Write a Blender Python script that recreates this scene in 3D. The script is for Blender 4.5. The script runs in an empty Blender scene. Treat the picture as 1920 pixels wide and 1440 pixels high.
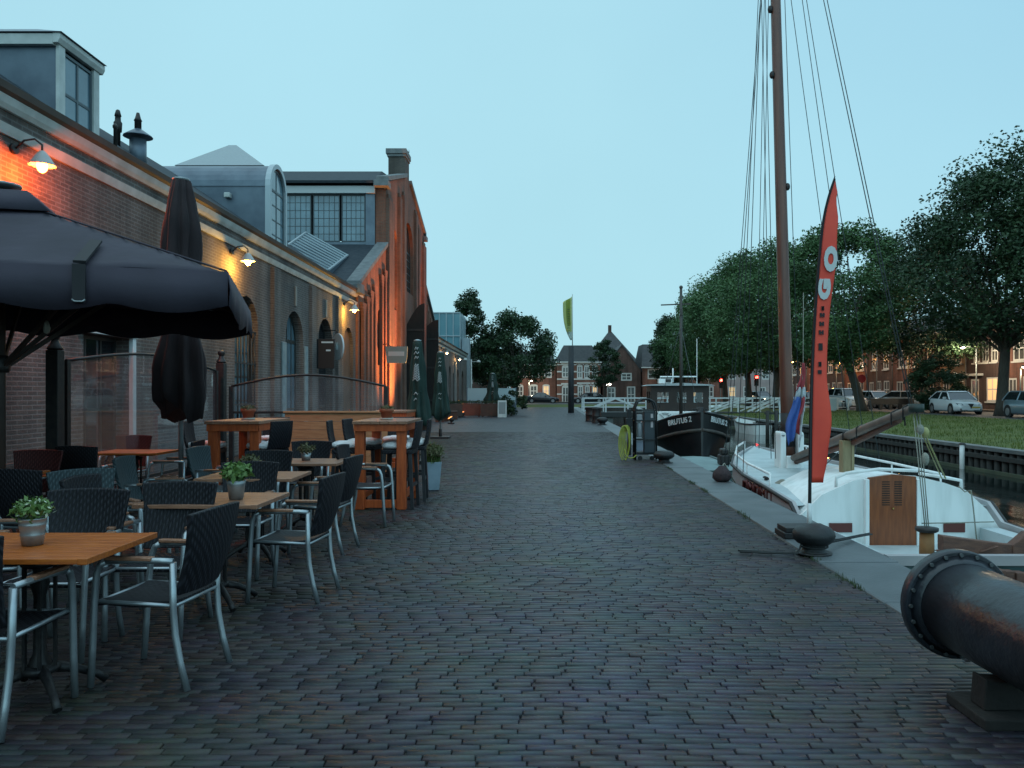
import bpy, bmesh, math, random
import numpy as np
from mathutils import Vector, Matrix
R = math.radians
PI = math.pi
rnd = random.Random(11)
sc = bpy.context.scene
col = sc.collection
# ------------------------------------------------------------------ camera
H = 1.5                                   # eye height above the quay
cam_d = bpy.data.cameras.new("camera")
cam = bpy.data.objects.new("camera", cam_d)
col.objects.link(cam)
cam.location = (0, 0, H)
cam.rotation_euler = (R(90), 0, 0)
cam_d.sensor_width = 36
cam_d.lens = 1500 / 1920 * 36
cam_d.shift_x = -40 / 1920
cam_d.shift_y = 15 / 1920
cam_d.clip_start = 0.05
cam_d.clip_end = 3000
sc.camera = cam

# ------------------------------------------------------------------ mesh builder
class MB:
    def __init__(s):
        s.v = []; s.f = []; s.m = []; s.s = []
    def add(s, vs, fs, mi=0, sm=False):
        b = len(s.v)
        s.v.extend([(float(v[0]), float(v[1]), float(v[2])) for v in vs])
        for f in fs:
            s.f.append([i + b for i in f]); s.m.append(mi); s.s.append(sm)
        return s
    def box(s, x0, x1, y0, y1, z0, z1, mi=0):
        return s.add([(x0,y0,z0),(x1,y0,z0),(x1,y1,z0),(x0,y1,z0),(x0,y0,z1),(x1,y0,z1),(x1,y1,z1),(x0,y1,z1)],
                     [(0,3,2,1),(4,5,6,7),(0,1,5,4),(1,2,6,5),(2,3,7,6),(3,0,4,7)], mi)
    def bar(s, p0, p1, w, h, up=(0,0,1), mi=0):
        p0 = Vector(p0); p1 = Vector(p1); d = (p1-p0).normalized(); u = Vector(up)
        if abs(d.dot(u)) > .98: u = Vector((0,1,0))
        a = d.cross(u).normalized()*w/2; b = a.cross(d).normalized()*h/2
        vs = [p0-a-b,p0+a-b,p0+a+b,p0-a+b,p1-a-b,p1+a-b,p1+a+b,p1-a+b]
        return s.add(vs, [(0,3,2,1),(4,5,6,7),(0,1,5,4),(1,2,6,5),(2,3,7,6),(3,0,4,7)], mi)
    def tube(s, pts, r, n=8, caps=True, mi=0):
        P = [Vector(p) for p in pts]; k = len(P)
        rr = r if isinstance(r, (list, tuple)) else [r]*k
        vs = []; ref = None
        for i in range(k):
            d = (P[min(i+1,k-1)]-P[max(i-1,0)]).normalized()
            if ref is None:
                ref = Vector((0,0,1)) if abs(d.z) < .9 else Vector((1,0,0))
            a = d.cross(ref)
            if a.length < 1e-6: a = d.cross(Vector((0,1,.3)))
            a.normalize(); b = a.cross(d).normalized(); ref = b
            for j in range(n):
                t = 2*PI*j/n
                vs.append(P[i]+a*math.cos(t)*rr[i]+b*math.sin(t)*rr[i])
        fs = [(i*n+j, i*n+(j+1)%n, (i+1)*n+(j+1)%n, (i+1)*n+j) for i in range(k-1) for j in range(n)]
        s.add(vs, fs, mi, True)
        if caps:
            b0 = len(s.v)-k*n
            s.f.append([b0+j for j in reversed(range(n))]); s.m.append(mi); s.s.append(False)
            s.f.append([b0+(k-1)*n+j for j in range(n)]); s.m.append(mi); s.s.append(False)
        return s
    def cyl(s, p0, p1, r0, r1=None, n=12, mi=0):
        return s.tube([p0,p1], [r0, r0 if r1 is None else r1], n, True, mi)
    def lathe(s, prof, c=(0,0,0), n=24, mi=0, sx=1, sy=1, sm=True, fn=None):
        vs = []
        for (r,z) in prof:
            for j in range(n):
                t = 2*PI*j/n; q = r*(fn(t,z) if fn else 1)
                vs.append((c[0]+q*math.cos(t)*sx, c[1]+q*math.sin(t)*sy, c[2]+z))
        k = len(prof)
        fs = [(i*n+j, i*n+(j+1)%n, (i+1)*n+(j+1)%n, (i+1)*n+j) for i in range(k-1) for j in range(n)]
        s.add(vs, fs, mi, sm); b0 = len(s.v)-k*n
        if prof[0][0] > 1e-5: s.f.append([b0+j for j in reversed(range(n))]); s.m.append(mi); s.s.append(False)
        if prof[-1][0] > 1e-5: s.f.append([b0+(k-1)*n+j for j in range(n)]); s.m.append(mi); s.s.append(False)
        return s
    def prism(s, poly, fn, a, b, mi=0):
        """poly of (u,v) pulled from w=a to w=b; fn(u,v,w) gives the point"""
        n = len(poly)
        vs = [fn(u,v,a) for u,v in poly]+[fn(u,v,b) for u,v in poly]
        fs = [list(reversed(range(n))), list(range(n,2*n))]+[(i,(i+1)%n,n+(i+1)%n,n+i) for i in range(n)]
        return s.add(vs, fs, mi)
    def ball(s, c, r, n=12, k=8, mi=0, sx=1, sy=1, sz=1):
        return s.lathe([(max(r*math.sin(PI*i/k),1e-6), -r*math.cos(PI*i/k)*sz) for i in range(k+1)], c, n, mi, sx, sy)
    def loft(s, rings, closed=True, caps=True, mi=0, sm=True):
        n = len(rings[0]); k = len(rings)
        vs = [p for r in rings for p in r]; m = n if closed else n-1
        fs = [(i*n+j, i*n+(j+1)%n, (i+1)*n+(j+1)%n, (i+1)*n+j) for i in range(k-1) for j in range(m)]
        s.add(vs, fs, mi, sm); b0 = len(s.v)-k*n
        if caps:
            s.f.append([b0+j for j in reversed(range(n))]); s.m.append(mi); s.s.append(False)
            s.f.append([b0+(k-1)*n+j for j in range(n)]); s.m.append(mi); s.s.append(False)
        return s
    def text(s, txt, M4, size=1, depth=.01, bold=0, mi=0):
        cu = bpy.data.curves.new("lettering", 'FONT'); cu.body = txt; cu.size = size
        cu.extrude = depth; cu.offset = bold; cu.align_x = 'CENTER'; cu.resolution_u = 3
        ob = bpy.data.objects.new("lettering", cu)
        me = bpy.data.meshes.new_from_object(ob)
        s.add([M4 @ v.co for v in me.vertices], [list(p.vertices) for p in me.polygons], mi)
        bpy.data.objects.remove(ob); bpy.data.curves.remove(cu); bpy.data.meshes.remove(me)
        return s
    def each(s, name, mat, parent=None, world=False, bevel=0):
        """one object per separate piece"""
        up = list(range(len(s.v)))
        def fd(i):
            while up[i] != i: up[i] = up[up[i]]; i = up[i]
            return i
        for f in s.f:
            for i in f[1:]: up[fd(i)] = fd(f[0])
        grp = {}
        for k,f in enumerate(s.f): grp.setdefault(fd(f[0]), []).append(k)
        out = []
        for ks in grp.values():
            m = MB(); ix = {}
            for k in ks:
                for i in s.f[k]:
                    if i not in ix: ix[i] = len(m.v); m.v.append(s.v[i])
                m.f.append([ix[i] for i in s.f[k]]); m.m.append(s.m[k]); m.s.append(s.s[k])
            out.append(m.build(name, mat, parent, world, bevel))
        return out
    def build(s, name, mat, parent=None, world=False, bevel=0, seg=2, fix=True, loc=None):
        me = bpy.data.meshes.new(name)
        off = Vector((0,0,0))
        if world and parent is not None:
            p = parent
            while p is not None: off = off+p.location; p = p.parent
        if loc is not None: off = Vector(loc)
        me.from_pydata([tuple(Vector(v)-off) for v in s.v] if off.length > 0 else s.v, [], s.f)
        mats = mat if isinstance(mat, (list, tuple)) else [mat]
        for m in mats: me.materials.append(m)
        me.polygons.foreach_set("material_index", s.m)
        me.polygons.foreach_set("use_smooth", s.s)
        if fix:
            bm = bmesh.new(); bm.from_mesh(me); bmesh.ops.recalc_face_normals(bm, faces=bm.faces); bm.to_mesh(me); bm.free()
        me.update()
        o = bpy.data.objects.new(name, me); col.objects.link(o)
        if parent is not None: o.parent = parent
        if loc is not None: o.location = loc
        if bevel:
            b = o.modifiers.new("edge", 'BEVEL'); b.width = bevel; b.segments = seg; b.limit_method = 'ANGLE'; b.angle_limit = R(40)
        return o

def np_mesh(name, V, F, mat, parent=None, colors=None):
    me = bpy.data.meshes.new(name)
    V = np.asarray(V, dtype=np.float32); F = np.asarray(F, dtype=np.int32); k = F.shape[1]
    me.vertices.add(len(V)); me.vertices.foreach_set("co", V.ravel())
    me.loops.add(F.size); me.loops.foreach_set("vertex_index", F.ravel())
    me.polygons.add(len(F)); me.polygons.foreach_set("loop_start", np.arange(0, F.size, k, dtype=np.int32))
    me.update(calc_edges=True)
    if colors is not None:
        at = me.color_attributes.new("tone", 'FLOAT_COLOR', 'POINT'); at.data.foreach_set("color", np.asarray(colors, dtype=np.float32).ravel())
    me.materials.append(mat)
    o = bpy.data.objects.new(name, me); col.objects.link(o)
    if parent is not None: o.parent = parent
    return o

def tag(o, label, cat, group=None):
    o["label"] = label; o["category"] = cat
    if group: o["group"] = group
    return o
def struct(o, kind="structure"):
    o["kind"] = kind; return o
def thing(name, label, cat, loc=(0,0,0), rz=0, group=None):
    o = bpy.data.objects.new(name, None); col.objects.link(o); o.empty_display_size = .2
    o.location = loc; o.rotation_euler = (0,0,rz)
    return tag(o, label, cat, group)
def copy_tree(o, parent=None):
    kids = list(o.children)
    c = o.copy(); col.objects.link(c)
    if parent is not None: c.parent = parent
    for k in kids: copy_tree(k, c)
    return c
def dup(o, loc, rz, label, group=None, scale=None):
    c = copy_tree(o); c.location = loc; c.rotation_euler = (0,0,rz); c["label"] = label
    if group: c["group"] = group
    if scale: c.scale = scale
    return c
class Kind:
    """the first put() moves the built thing itself, later ones copy it"""
    def __init__(s, root): s.root = root; s.used = False
    def put(s, loc, rz, label, scale=None):
        if not s.used:
            s.used = True; o = s.root; o.location = loc; o.rotation_euler = (0,0,rz); o["label"] = label
            if scale: o.scale = scale
            return o
        return dup(s.root, loc, rz, label, None, scale)

# ------------------------------------------------------------------ materials
_mats = {}
def newmat(name):
    m = bpy.data.materials.new(name); m.use_nodes = True
    nt = m.node_tree; b = nt.nodes["Principled BSDF"]
    return m, nt, b, nt.nodes, nt.links
def mat(name, c, rough=.6, metal=0, c2=None, ns=6, bump=0, bs=None, spec=.5, coat=0, stretch=None, detail=4, contrast=(.35,.68)):
    if name in _mats: return _mats[name]
    m, nt, b, N, L = newmat(name)
    b.inputs["Base Color"].default_value = (*c, 1); b.inputs["Roughness"].default_value = rough
    b.inputs["Metallic"].default_value = metal; b.inputs["Specular IOR Level"].default_value = spec
    if coat: b.inputs["Coat Weight"].default_value = coat; b.inputs["Coat Roughness"].default_value = .12
    if c2 is not None or bump:
        tc = N.new("ShaderNodeTexCoord"); mp = N.new("ShaderNodeMapping"); L.new(tc.outputs["Object"], mp.inputs["Vector"])
        if stretch: mp.inputs["Scale"].default_value = stretch
    if c2 is not None:
        no = N.new("ShaderNodeTexNoise"); no.inputs["Scale"].default_value = ns; no.inputs["Detail"].default_value = detail
        L.new(mp.outputs[0], no.inputs["Vector"])
        rp = N.new("ShaderNodeValToRGB"); rp.color_ramp.elements[0].position = contrast[0]; rp.color_ramp.elements[1].position = contrast[1]
        rp.color_ramp.elements[0].color = (*c, 1); rp.color_ramp.elements[1].color = (*c2, 1)
        L.new(no.outputs["Fac"], rp.inputs["Fac"]); L.new(rp.outputs["Color"], b.inputs["Base Color"])
    if bump:
        n2 = N.new("ShaderNodeTexNoise"); n2.inputs["Scale"].default_value = bs or ns*4; n2.inputs["Detail"].default_value = 5
        L.new(mp.outputs[0], n2.inputs["Vector"])
        bp = N.new("ShaderNodeBump"); bp.inputs["Strength"].default_value = bump; bp.inputs["Distance"].default_value = .02
        L.new(n2.outputs["Fac"], bp.inputs["Height"]); L.new(bp.outputs["Normal"], b.inputs["Normal"])
    _mats[name] = m
    return m
def brickmat(name, c1, c2, mort, bw=.22, bh=.07, flat=False, rough=.85, bump=.5, ms=.012, dirt=.45, dscale=.5):
    """courses follow the wall whichever way it faces"""
    if name in _mats: return _mats[name]
    m, nt, b, N, L = newmat(name)
    tc = N.new("ShaderNodeTexCoord"); sp = N.new("ShaderNodeSeparateXYZ"); L.new(tc.outputs["Object"], sp.inputs[0])
    cb = N.new("ShaderNodeCombineXYZ")
    if flat:
        L.new(sp.outputs[0], cb.inputs[0]); L.new(sp.outputs[1], cb.inputs[1])
    else:
        ge = N.new("ShaderNodeNewGeometry"); s2 = N.new("ShaderNodeSeparateXYZ"); L.new(ge.outputs["True Normal"], s2.inputs[0])
        ab = N.new("ShaderNodeMath"); ab.operation = 'ABSOLUTE'; L.new(s2.outputs[0], ab.inputs[0])
        gt = N.new("ShaderNodeMath"); gt.operation = 'GREATER_THAN'; gt.inputs[1].default_value = .6; L.new(ab.outputs[0], gt.inputs[0])
        mx = N.new("ShaderNodeMix"); mx.data_type = 'FLOAT'; L.new(gt.outputs[0], mx.inputs[0]); L.new(sp.outputs[0], mx.inputs[2]); L.new(sp.outputs[1], mx.inputs[3])
        L.new(mx.outputs[0], cb.inputs[0]); L.new(sp.outputs[2], cb.inputs[1])
    br = N.new("ShaderNodeTexBrick"); L.new(cb.outputs[0], br.inputs["Vector"])
    br.inputs["Scale"].default_value = 1; br.inputs["Brick Width"].default_value = bw; br.inputs["Row Height"].default_value = bh
    br.inputs["Mortar Size"].default_value = ms; br.inputs["Mortar Smooth"].default_value = .3; br.inputs["Bias"].default_value = -.1
    br.inputs["Color1"].default_value = (*c1, 1); br.inputs["Color2"].default_value = (*c2, 1); br.inputs["Mortar"].default_value = (*mort, 1)
    no = N.new("ShaderNodeTexNoise"); no.inputs["Scale"].default_value = dscale; no.inputs["Detail"].default_value = 7; no.inputs["Roughness"].default_value = .65
    L.new(tc.outputs["Object"], no.inputs["Vector"])
    rp = N.new("ShaderNodeValToRGB"); rp.color_ramp.elements[0].position = .3; rp.color_ramp.elements[1].position = .72
    g = 1-dirt; rp.color_ramp.elements[0].color = (g,g,g*1.03,1); rp.color_ramp.elements[1].color = (1.25,1.2,1.15,1)
    L.new(no.outputs["Fac"], rp.inputs["Fac"])
    ml = N.new("ShaderNodeMix"); ml.data_type = 'RGBA'; ml.blend_type = 'MULTIPLY'; ml.inputs[0].default_value = 1
    L.new(br.outputs["Color"], ml.inputs[6]); L.new(rp.outputs["Color"], ml.inputs[7]); m8 = N.new("ShaderNodeMapping"); m8.inputs["Scale"].default_value = (1.7,1.7,.16 if not flat else 1.7); L.new(tc.outputs["Object"], m8.inputs[0])
    n8 = N.new("ShaderNodeTexNoise"); n8.inputs["Scale"].default_value = 1; n8.inputs["Detail"].default_value = 6; n8.inputs["Roughness"].default_value = .6; L.new(m8.outputs[0], n8.inputs["Vector"])
    r8 = N.new("ShaderNodeMapRange"); r8.inputs[1].default_value = .38; r8.inputs[2].default_value = .6; r8.inputs[3].default_value = .62; r8.inputs[4].default_value = 1.08; L.new(n8.outputs["Fac"], r8.inputs[0])
    v8 = N.new("ShaderNodeVectorMath"); v8.operation = 'SCALE'; L.new(ml.outputs[2], v8.inputs[0]); L.new(r8.outputs[0], v8.inputs["Scale"])
    L.new(v8.outputs[0], b.inputs["Base Color"])
    b.inputs["Roughness"].default_value = rough
    n3 = N.new("ShaderNodeTexNoise"); n3.inputs["Scale"].default_value = 30; L.new(tc.outputs["Object"], n3.inputs["Vector"])
    ad = N.new("ShaderNodeMath"); ad.operation = 'MULTIPLY_ADD'; L.new(br.outputs["Fac"], ad.inputs[0]); ad.inputs[1].default_value = -1; L.new(n3.outputs["Fac"], ad.inputs[2])
    bp = N.new("ShaderNodeBump"); bp.inputs["Strength"].default_value = bump; bp.inputs["Distance"].default_value = .012
    L.new(ad.outputs[0], bp.inputs["Height"]); L.new(bp.outputs["Normal"], b.inputs["Normal"])
    _mats[name] = m
    return m
def emit(name, c, s):
    if name in _mats: return _mats[name]
    m, nt, b, N, L = newmat(name)
    b.inputs["Base Color"].default_value = (*c,1); b.inputs["Emission Color"].default_value = (*c,1); b.inputs["Emission Strength"].default_value = s
    _mats[name] = m
    return m
def thin_glass(name, tint=(.85,.92,.95), fac=.1, rough=.02):
    if name in _mats: return _mats[name]
    m, nt, b, N, L = newmat(name); N.remove(b)
    t = N.new("ShaderNodeBsdfTransparent"); t.inputs[0].default_value = (*tint,1)
    g = N.new("ShaderNodeBsdfGlossy"); g.inputs["Roughness"].default_value = rough
    fr = N.new("ShaderNodeFresnel"); fr.inputs["IOR"].default_value = 1.45
    ad = N.new("ShaderNodeMath"); ad.operation = 'MULTIPLY_ADD'; ad.inputs[1].default_value = .2; ad.inputs[2].default_value = fac; L.new(fr.outputs[0], ad.inputs[0])
    mx = N.new("ShaderNodeMixShader"); L.new(ad.outputs[0], mx.inputs[0]); L.new(t.outputs[0], mx.inputs[1]); L.new(g.outputs[0], mx.inputs[2])
    L.new(mx.outputs[0], N["Material Output"].inputs[0])
    _mats[name] = m
    return m
def screen_glass(name):
    """glass that has not been washed for a while: a faint diffuse film over the clear pane"""
    m = thin_glass(name, (.86,.9,.92), .02); nt = m.node_tree; N = nt.nodes; L = nt.links
    out = N["Material Output"]; prev = out.inputs[0].links[0].from_socket
    df = N.new("ShaderNodeBsdfDiffuse"); df.inputs[0].default_value = (.55,.55,.58,1)
    tl = N.new("ShaderNodeBsdfTranslucent"); tl.inputs[0].default_value = (.55,.55,.58,1)
    ml = N.new("ShaderNodeMixShader"); ml.inputs[0].default_value = .4; L.new(df.outputs[0], ml.inputs[1]); L.new(tl.outputs[0], ml.inputs[2])
    tc = N.new("ShaderNodeTexCoord"); no = N.new("ShaderNodeTexNoise"); no.inputs["Scale"].default_value = 2.5; no.inputs["Detail"].default_value = 6; L.new(tc.outputs["Object"], no.inputs[0])
    mr = N.new("ShaderNodeMapRange"); mr.inputs[1].default_value = .3; mr.inputs[2].default_value = .75; mr.inputs[3].default_value = .07; mr.inputs[4].default_value = .17; L.new(no.outputs["Fac"], mr.inputs[0])
    mx = N.new("ShaderNodeMixShader"); L.new(mr.outputs[0], mx.inputs[0]); L.new(prev, mx.inputs[1]); L.new(ml.outputs[0], mx.inputs[2]); L.new(mx.outputs[0], out.inputs[0])
    return m
def weave(name, c, c2, s=60, rough=.55):
    if name in _mats: return _mats[name]
    m, nt, b, N, L = newmat(name)
    tc = N.new("ShaderNodeTexCoord")
    w1 = N.new("ShaderNodeTexWave"); w1.inputs["Scale"].default_value = s; w1.bands_direction = 'X'; w1.inputs["Distortion"].default_value = .6
    w2 = N.new("ShaderNodeTexWave"); w2.inputs["Scale"].default_value = s; w2.bands_direction = 'DIAGONAL'; w2.inputs["Distortion"].default_value = .6
    L.new(tc.outputs["Object"], w1.inputs[0]); L.new(tc.outputs["Object"], w2.inputs[0])
    ml = N.new("ShaderNodeMath"); ml.operation = 'MULTIPLY'; L.new(w1.outputs["Fac"], ml.inputs[0]); L.new(w2.outputs["Fac"], ml.inputs[1])
    rp = N.new("ShaderNodeValToRGB"); rp.color_ramp.elements[0].color = (*c,1); rp.color_ramp.elements[1].color = (*c2,1); L.new(ml.outputs[0], rp.inputs[0])
    L.new(rp.outputs[0], b.inputs["Base Color"]); b.inputs["Roughness"].default_value = rough; b.inputs["Specular IOR Level"].default_value = .3
    bp = N.new("ShaderNodeBump"); bp.inputs["Strength"].default_value = .7; bp.inputs["Distance"].default_value = .004; L.new(ml.outputs[0], bp.inputs["Height"]); L.new(bp.outputs[0], b.inputs["Normal"])
    _mats[name] = m
    return m

ALU = mat("brushed_aluminium", (.42,.46,.48), .38, .75, (.33,.36,.38), 9)
WICK = weave("black_wicker", (.005,.005,.007), (.026,.026,.034), 15)
WICK_T = weave("teal_grey_wicker", (.02,.032,.036), (.06,.085,.095), 15)
WICK_R = weave("dark_red_wicker", (.05,.010,.010), (.13,.026,.024), 15)
TEAK = mat("varnished_teak", (.48,.125,.018), .4, 0, (.32,.070,.011), 5, .12, 40, .4, .08, (2,14,14))
TEAK_G = mat("weathered_teak", (.33,.155,.09), .45, 0, (.20,.088,.05), 5, .15, 40, .5, .3, (2,14,14))
REDWOOD = mat("red_stained_wood", (.50,.098,.022), .5, 0, (.34,.058,.014), 3, .15, 30, .4, 0, (10,10,1.5))
IRON = mat("black_iron", (.014,.014,.016), .5, .2, (.03,.026,.024), 12, .15, 50)
WHITE = mat("white_paint", (.72,.75,.75), .4, 0, (.58,.61,.60), 4)
WHITE_M = mat("white_moulding", (.55,.58,.56), .55, 0, (.40,.43,.41), 3, .1, 20)
DGLASS = mat("dark_window_glass", (.012,.016,.02), .06, 0, None, spec=.8)
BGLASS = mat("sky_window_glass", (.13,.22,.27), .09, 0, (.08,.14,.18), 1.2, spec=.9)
ZINC = mat("zinc_sheet", (.13,.17,.21), .42, .35, (.09,.12,.155), 2.2, .08, 12)
ROOF = mat("slate_roof", (.026,.036,.046), .75, 0, (.044,.055,.066), 5, .3, 18, .2)
COPING = mat("grey_coping_stone", (.16,.175,.18), .7, 0, (.10,.115,.12), 4, .2, 25)
# ------------------------------------------------------------------ world and sun
w = bpy.data.worlds.new("World"); sc.world = w; w.use_nodes = True
N = w.node_tree.nodes; L = w.node_tree.links; bg = N["Background"]
sky = N.new("ShaderNodeTexSky"); sky.sky_type = 'NISHITA'; sky.sun_disc = False
sky.sun_elevation = R(4); sky.sun_rotation = R(275); sky.altitude = 0; sky.ozone_density = 3; sky.air_density = 1; sky.dust_density = .5
# overcast dusk: a soft even blue-green veil over the clear sky behind it
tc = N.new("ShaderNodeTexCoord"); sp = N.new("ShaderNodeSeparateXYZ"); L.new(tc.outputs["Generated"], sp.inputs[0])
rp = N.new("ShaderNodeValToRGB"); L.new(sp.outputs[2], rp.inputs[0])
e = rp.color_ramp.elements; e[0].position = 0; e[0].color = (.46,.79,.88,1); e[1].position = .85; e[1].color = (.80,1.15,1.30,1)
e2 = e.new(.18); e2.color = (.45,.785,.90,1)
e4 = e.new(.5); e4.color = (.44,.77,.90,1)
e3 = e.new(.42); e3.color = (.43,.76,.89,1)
no = N.new("ShaderNodeTexNoise"); no.inputs["Scale"].default_value = 2.2; no.inputs["Detail"].default_value = 4; L.new(tc.outputs["Generated"], no.inputs[0])
mr = N.new("ShaderNodeMapRange"); mr.inputs[1].default_value = .3; mr.inputs[2].default_value = .7; mr.inputs[3].default_value = .97; mr.inputs[4].default_value = 1.03; L.new(no.outputs["Fac"], mr.inputs[0])
gx_ = N.new("ShaderNodeMath"); gx_.operation = 'MULTIPLY'; L.new(sp.outputs[0], gx_.inputs[0]); L.new(sp.outputs[2], gx_.inputs[1])
gm = N.new("ShaderNodeMapRange"); gm.inputs[1].default_value = .02; gm.inputs[2].default_value = .26; L.new(gx_.outputs[0], gm.inputs[0])
gc = N.new("ShaderNodeMix"); gc.data_type = 'RGBA'; gc.blend_type = 'MULTIPLY'; L.new(gm.outputs[0], gc.inputs[0]); L.new(rp.outputs[0], gc.inputs[6]); gc.inputs[7].default_value = (.80,.86,.94,1)
vm = N.new("ShaderNodeVectorMath"); vm.operation = 'SCALE'; L.new(gc.outputs[2], vm.inputs[0]); L.new(mr.outputs[0], vm.inputs["Scale"])
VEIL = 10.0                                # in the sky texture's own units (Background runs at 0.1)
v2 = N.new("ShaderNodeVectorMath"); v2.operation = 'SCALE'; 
# veil brightness added behind the photographer, out of view, to lift camera-facing whites
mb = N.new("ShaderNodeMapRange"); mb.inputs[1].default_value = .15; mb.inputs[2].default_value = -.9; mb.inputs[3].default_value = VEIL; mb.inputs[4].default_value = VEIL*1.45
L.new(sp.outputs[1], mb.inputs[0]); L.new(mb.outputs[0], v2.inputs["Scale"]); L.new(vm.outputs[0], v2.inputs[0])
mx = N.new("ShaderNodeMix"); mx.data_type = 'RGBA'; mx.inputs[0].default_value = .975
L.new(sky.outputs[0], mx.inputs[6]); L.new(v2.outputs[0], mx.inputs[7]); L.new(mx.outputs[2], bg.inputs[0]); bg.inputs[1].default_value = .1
sd = bpy.data.lights.new("sun", 'SUN'); sd.energy = .06; sd.angle = R(20); sd.color = (1,.86,.74)
so = bpy.data.objects.new("sun", sd); col.objects.link(so); so.rotation_euler = (0, R(-80), R(25)); so.location = (0,0,40)
sc.view_settings.view_transform = 'Standard'; sc.view_settings.look = 'None'; sc.view_settings.exposure = 0; sc.view_settings.gamma = 1
sc.render.engine = 'CYCLES'; sc.cycles.max_bounces = 6; sc.cycles.transparent_max_bounces = 12; sc.cycles.caustics_reflective = False; sc.cycles.caustics_refractive = False
sc.cycles.sample_clamp_indirect = 4

# ------------------------------------------------------------------ ground, paving, quay, water
def qx(y): return 3.1+.018*y               # quay edge
BANK = 13.7                                # far bank line
SOIL = mat("dark_soil", (.05,.055,.045), .9, 0, (.035,.04,.03), .4)
g = MB()
g.add([(-900,-60,-.03),(qx(-60)-.5,-60,-.03),(qx(96)-.5,96,-.03),(-900,96,-.03)],[(0,1,2,3)])
g.add([(-900,96,-.03),(900,96,-.03),(900,1500,-.03),(-900,1500,-.03)],[(0,1,2,3)])
g.add([(36,-60,-.03),(900,-60,-.03),(900,96,-.03),(36,96,-.03)],[(0,1,2,3)])
struct(g.build("ground", SOIL, fix=False))
WATER, nt, b, N, L = newmat("canal_water")
b.inputs["Base Color"].default_value = (.008,.013,.012,1); b.inputs["Roughness"].default_value = .085; b.inputs["IOR"].default_value = 1.33; b.inputs["Specular IOR Level"].default_value = .75
tc = N.new("ShaderNodeTexCoord"); mp = N.new("ShaderNodeMapping"); mp.inputs["Scale"].default_value = (1,.45,1); L.new(tc.outputs["Object"], mp.inputs[0])
no = N.new("ShaderNodeTexNoise"); no.inputs["Scale"].default_value = 2.4; no.inputs["Detail"].default_value = 3; L.new(mp.outputs[0], no.inputs[0])
bp = N.new("ShaderNodeBump"); bp.inputs["Strength"].default_value = .15; bp.inputs["Distance"].default_value = .05; L.new(no.outputs["Fac"], bp.inputs["Height"]); L.new(bp.outputs[0], b.inputs["Normal"])
g = MB(); g.add([(2.4,-60,-.9),(60,-60,-.9),(60,100,-.9),(2.4,100,-.9)],[(0,1,2,3)])
struct(g.build("water", WATER, fix=False))

# the paving: single bricks near by, the same courses as a relief further off
PAV, nt, b, N, L = newmat("clay_paver")
at = N.new("ShaderNodeVertexColor"); at.layer_name = "tone"
tc = N.new("ShaderNodeTexCoord")
n1 = N.new("ShaderNodeTexNoise"); n1.inputs["Scale"].default_value = .35; n1.inputs["Detail"].default_value = 6; L.new(tc.outputs["Object"], n1.inputs[0])
rp = N.new("ShaderNodeValToRGB"); L.new(n1.outputs["Fac"], rp.inputs[0])
e = rp.color_ramp.elements; e[0].position = .32; e[0].color = (.72,.66,.62,1); e[1].position = .68; e[1].color = (1.16,1.2,1.24,1)
m1 = N.new("ShaderNodeMix"); m1.data_type = 'RGBA'; m1.blend_type = 'MULTIPLY'; m1.inputs[0].default_value = 1; L.new(at.outputs[0], m1.inputs[6]); L.new(rp.outputs[0], m1.inputs[7])
n2 = N.new("ShaderNodeTexNoise"); n2.inputs["Scale"].default_value = 45; n2.inputs["Detail"].default_value = 6; L.new(tc.outputs["Object"], n2.inputs[0])
m2 = N.new("ShaderNodeMix"); m2.data_type = 'RGBA'; m2.blend_type = 'MULTIPLY'; m2.inputs[0].default_value = .55; L.new(m1.outputs[2], m2.inputs[6]); L.new(n2.outputs["Color"], m2.inputs[7])
n4 = N.new("ShaderNodeTexNoise"); n4.inputs["Scale"].default_value = 1.1; n4.inputs["Detail"].default_value = 8; L.new(tc.outputs["Object"], n4.inputs[0])
r4 = N.new("ShaderNodeValToRGB"); r4.color_ramp.elements[0].position = .56; r4.color_ramp.elements[0].color = (0,0,0,1); r4.color_ramp.elements[1].position = .72; r4.color_ramp.elements[1].color = (.55,.55,.55,1); L.new(n4.outputs["Fac"], r4.inputs[0])
m3 = N.new("ShaderNodeMix"); m3.data_type = 'RGBA'; L.new(r4.outputs[0], m3.inputs[0]); L.new(m2.outputs[2], m3.inputs[6]); m3.inputs[7].default_value = (.045,.06,.04,1)
# stains and wear: some metres warmer or greener than others, the walked middle polished
n5 = N.new("ShaderNodeTexNoise"); n5.inputs["Scale"].default_value = 2.6; n5.inputs["Detail"].default_value = 4; L.new(tc.outputs["Object"], n5.inputs[0])
hs_ = N.new("ShaderNodeHueSaturation"); hs_.inputs["Saturation"].default_value = .55; hs_.inputs["Value"].default_value = 1.9; L.new(n5.outputs["Color"], hs_.inputs["Color"])
m6 = N.new("ShaderNodeMix"); m6.data_type = 'RGBA'; m6.blend_type = 'MULTIPLY'; m6.inputs[0].default_value = .75; L.new(m3.outputs[2], m6.inputs[6]); L.new(hs_.outputs[0], m6.inputs[7])
sx_ = N.new("ShaderNodeSeparateXYZ"); L.new(tc.outputs["Object"], sx_.inputs[0])
ds = N.new("ShaderNodeMath"); ds.operation = 'SUBTRACT'; ds.inputs[1].default_value = .5; L.new(sx_.outputs[0], ds.inputs[0])
da = N.new("ShaderNodeMath"); da.operation = 'ABSOLUTE'; L.new(ds.outputs[0], da.inputs[0])
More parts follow.
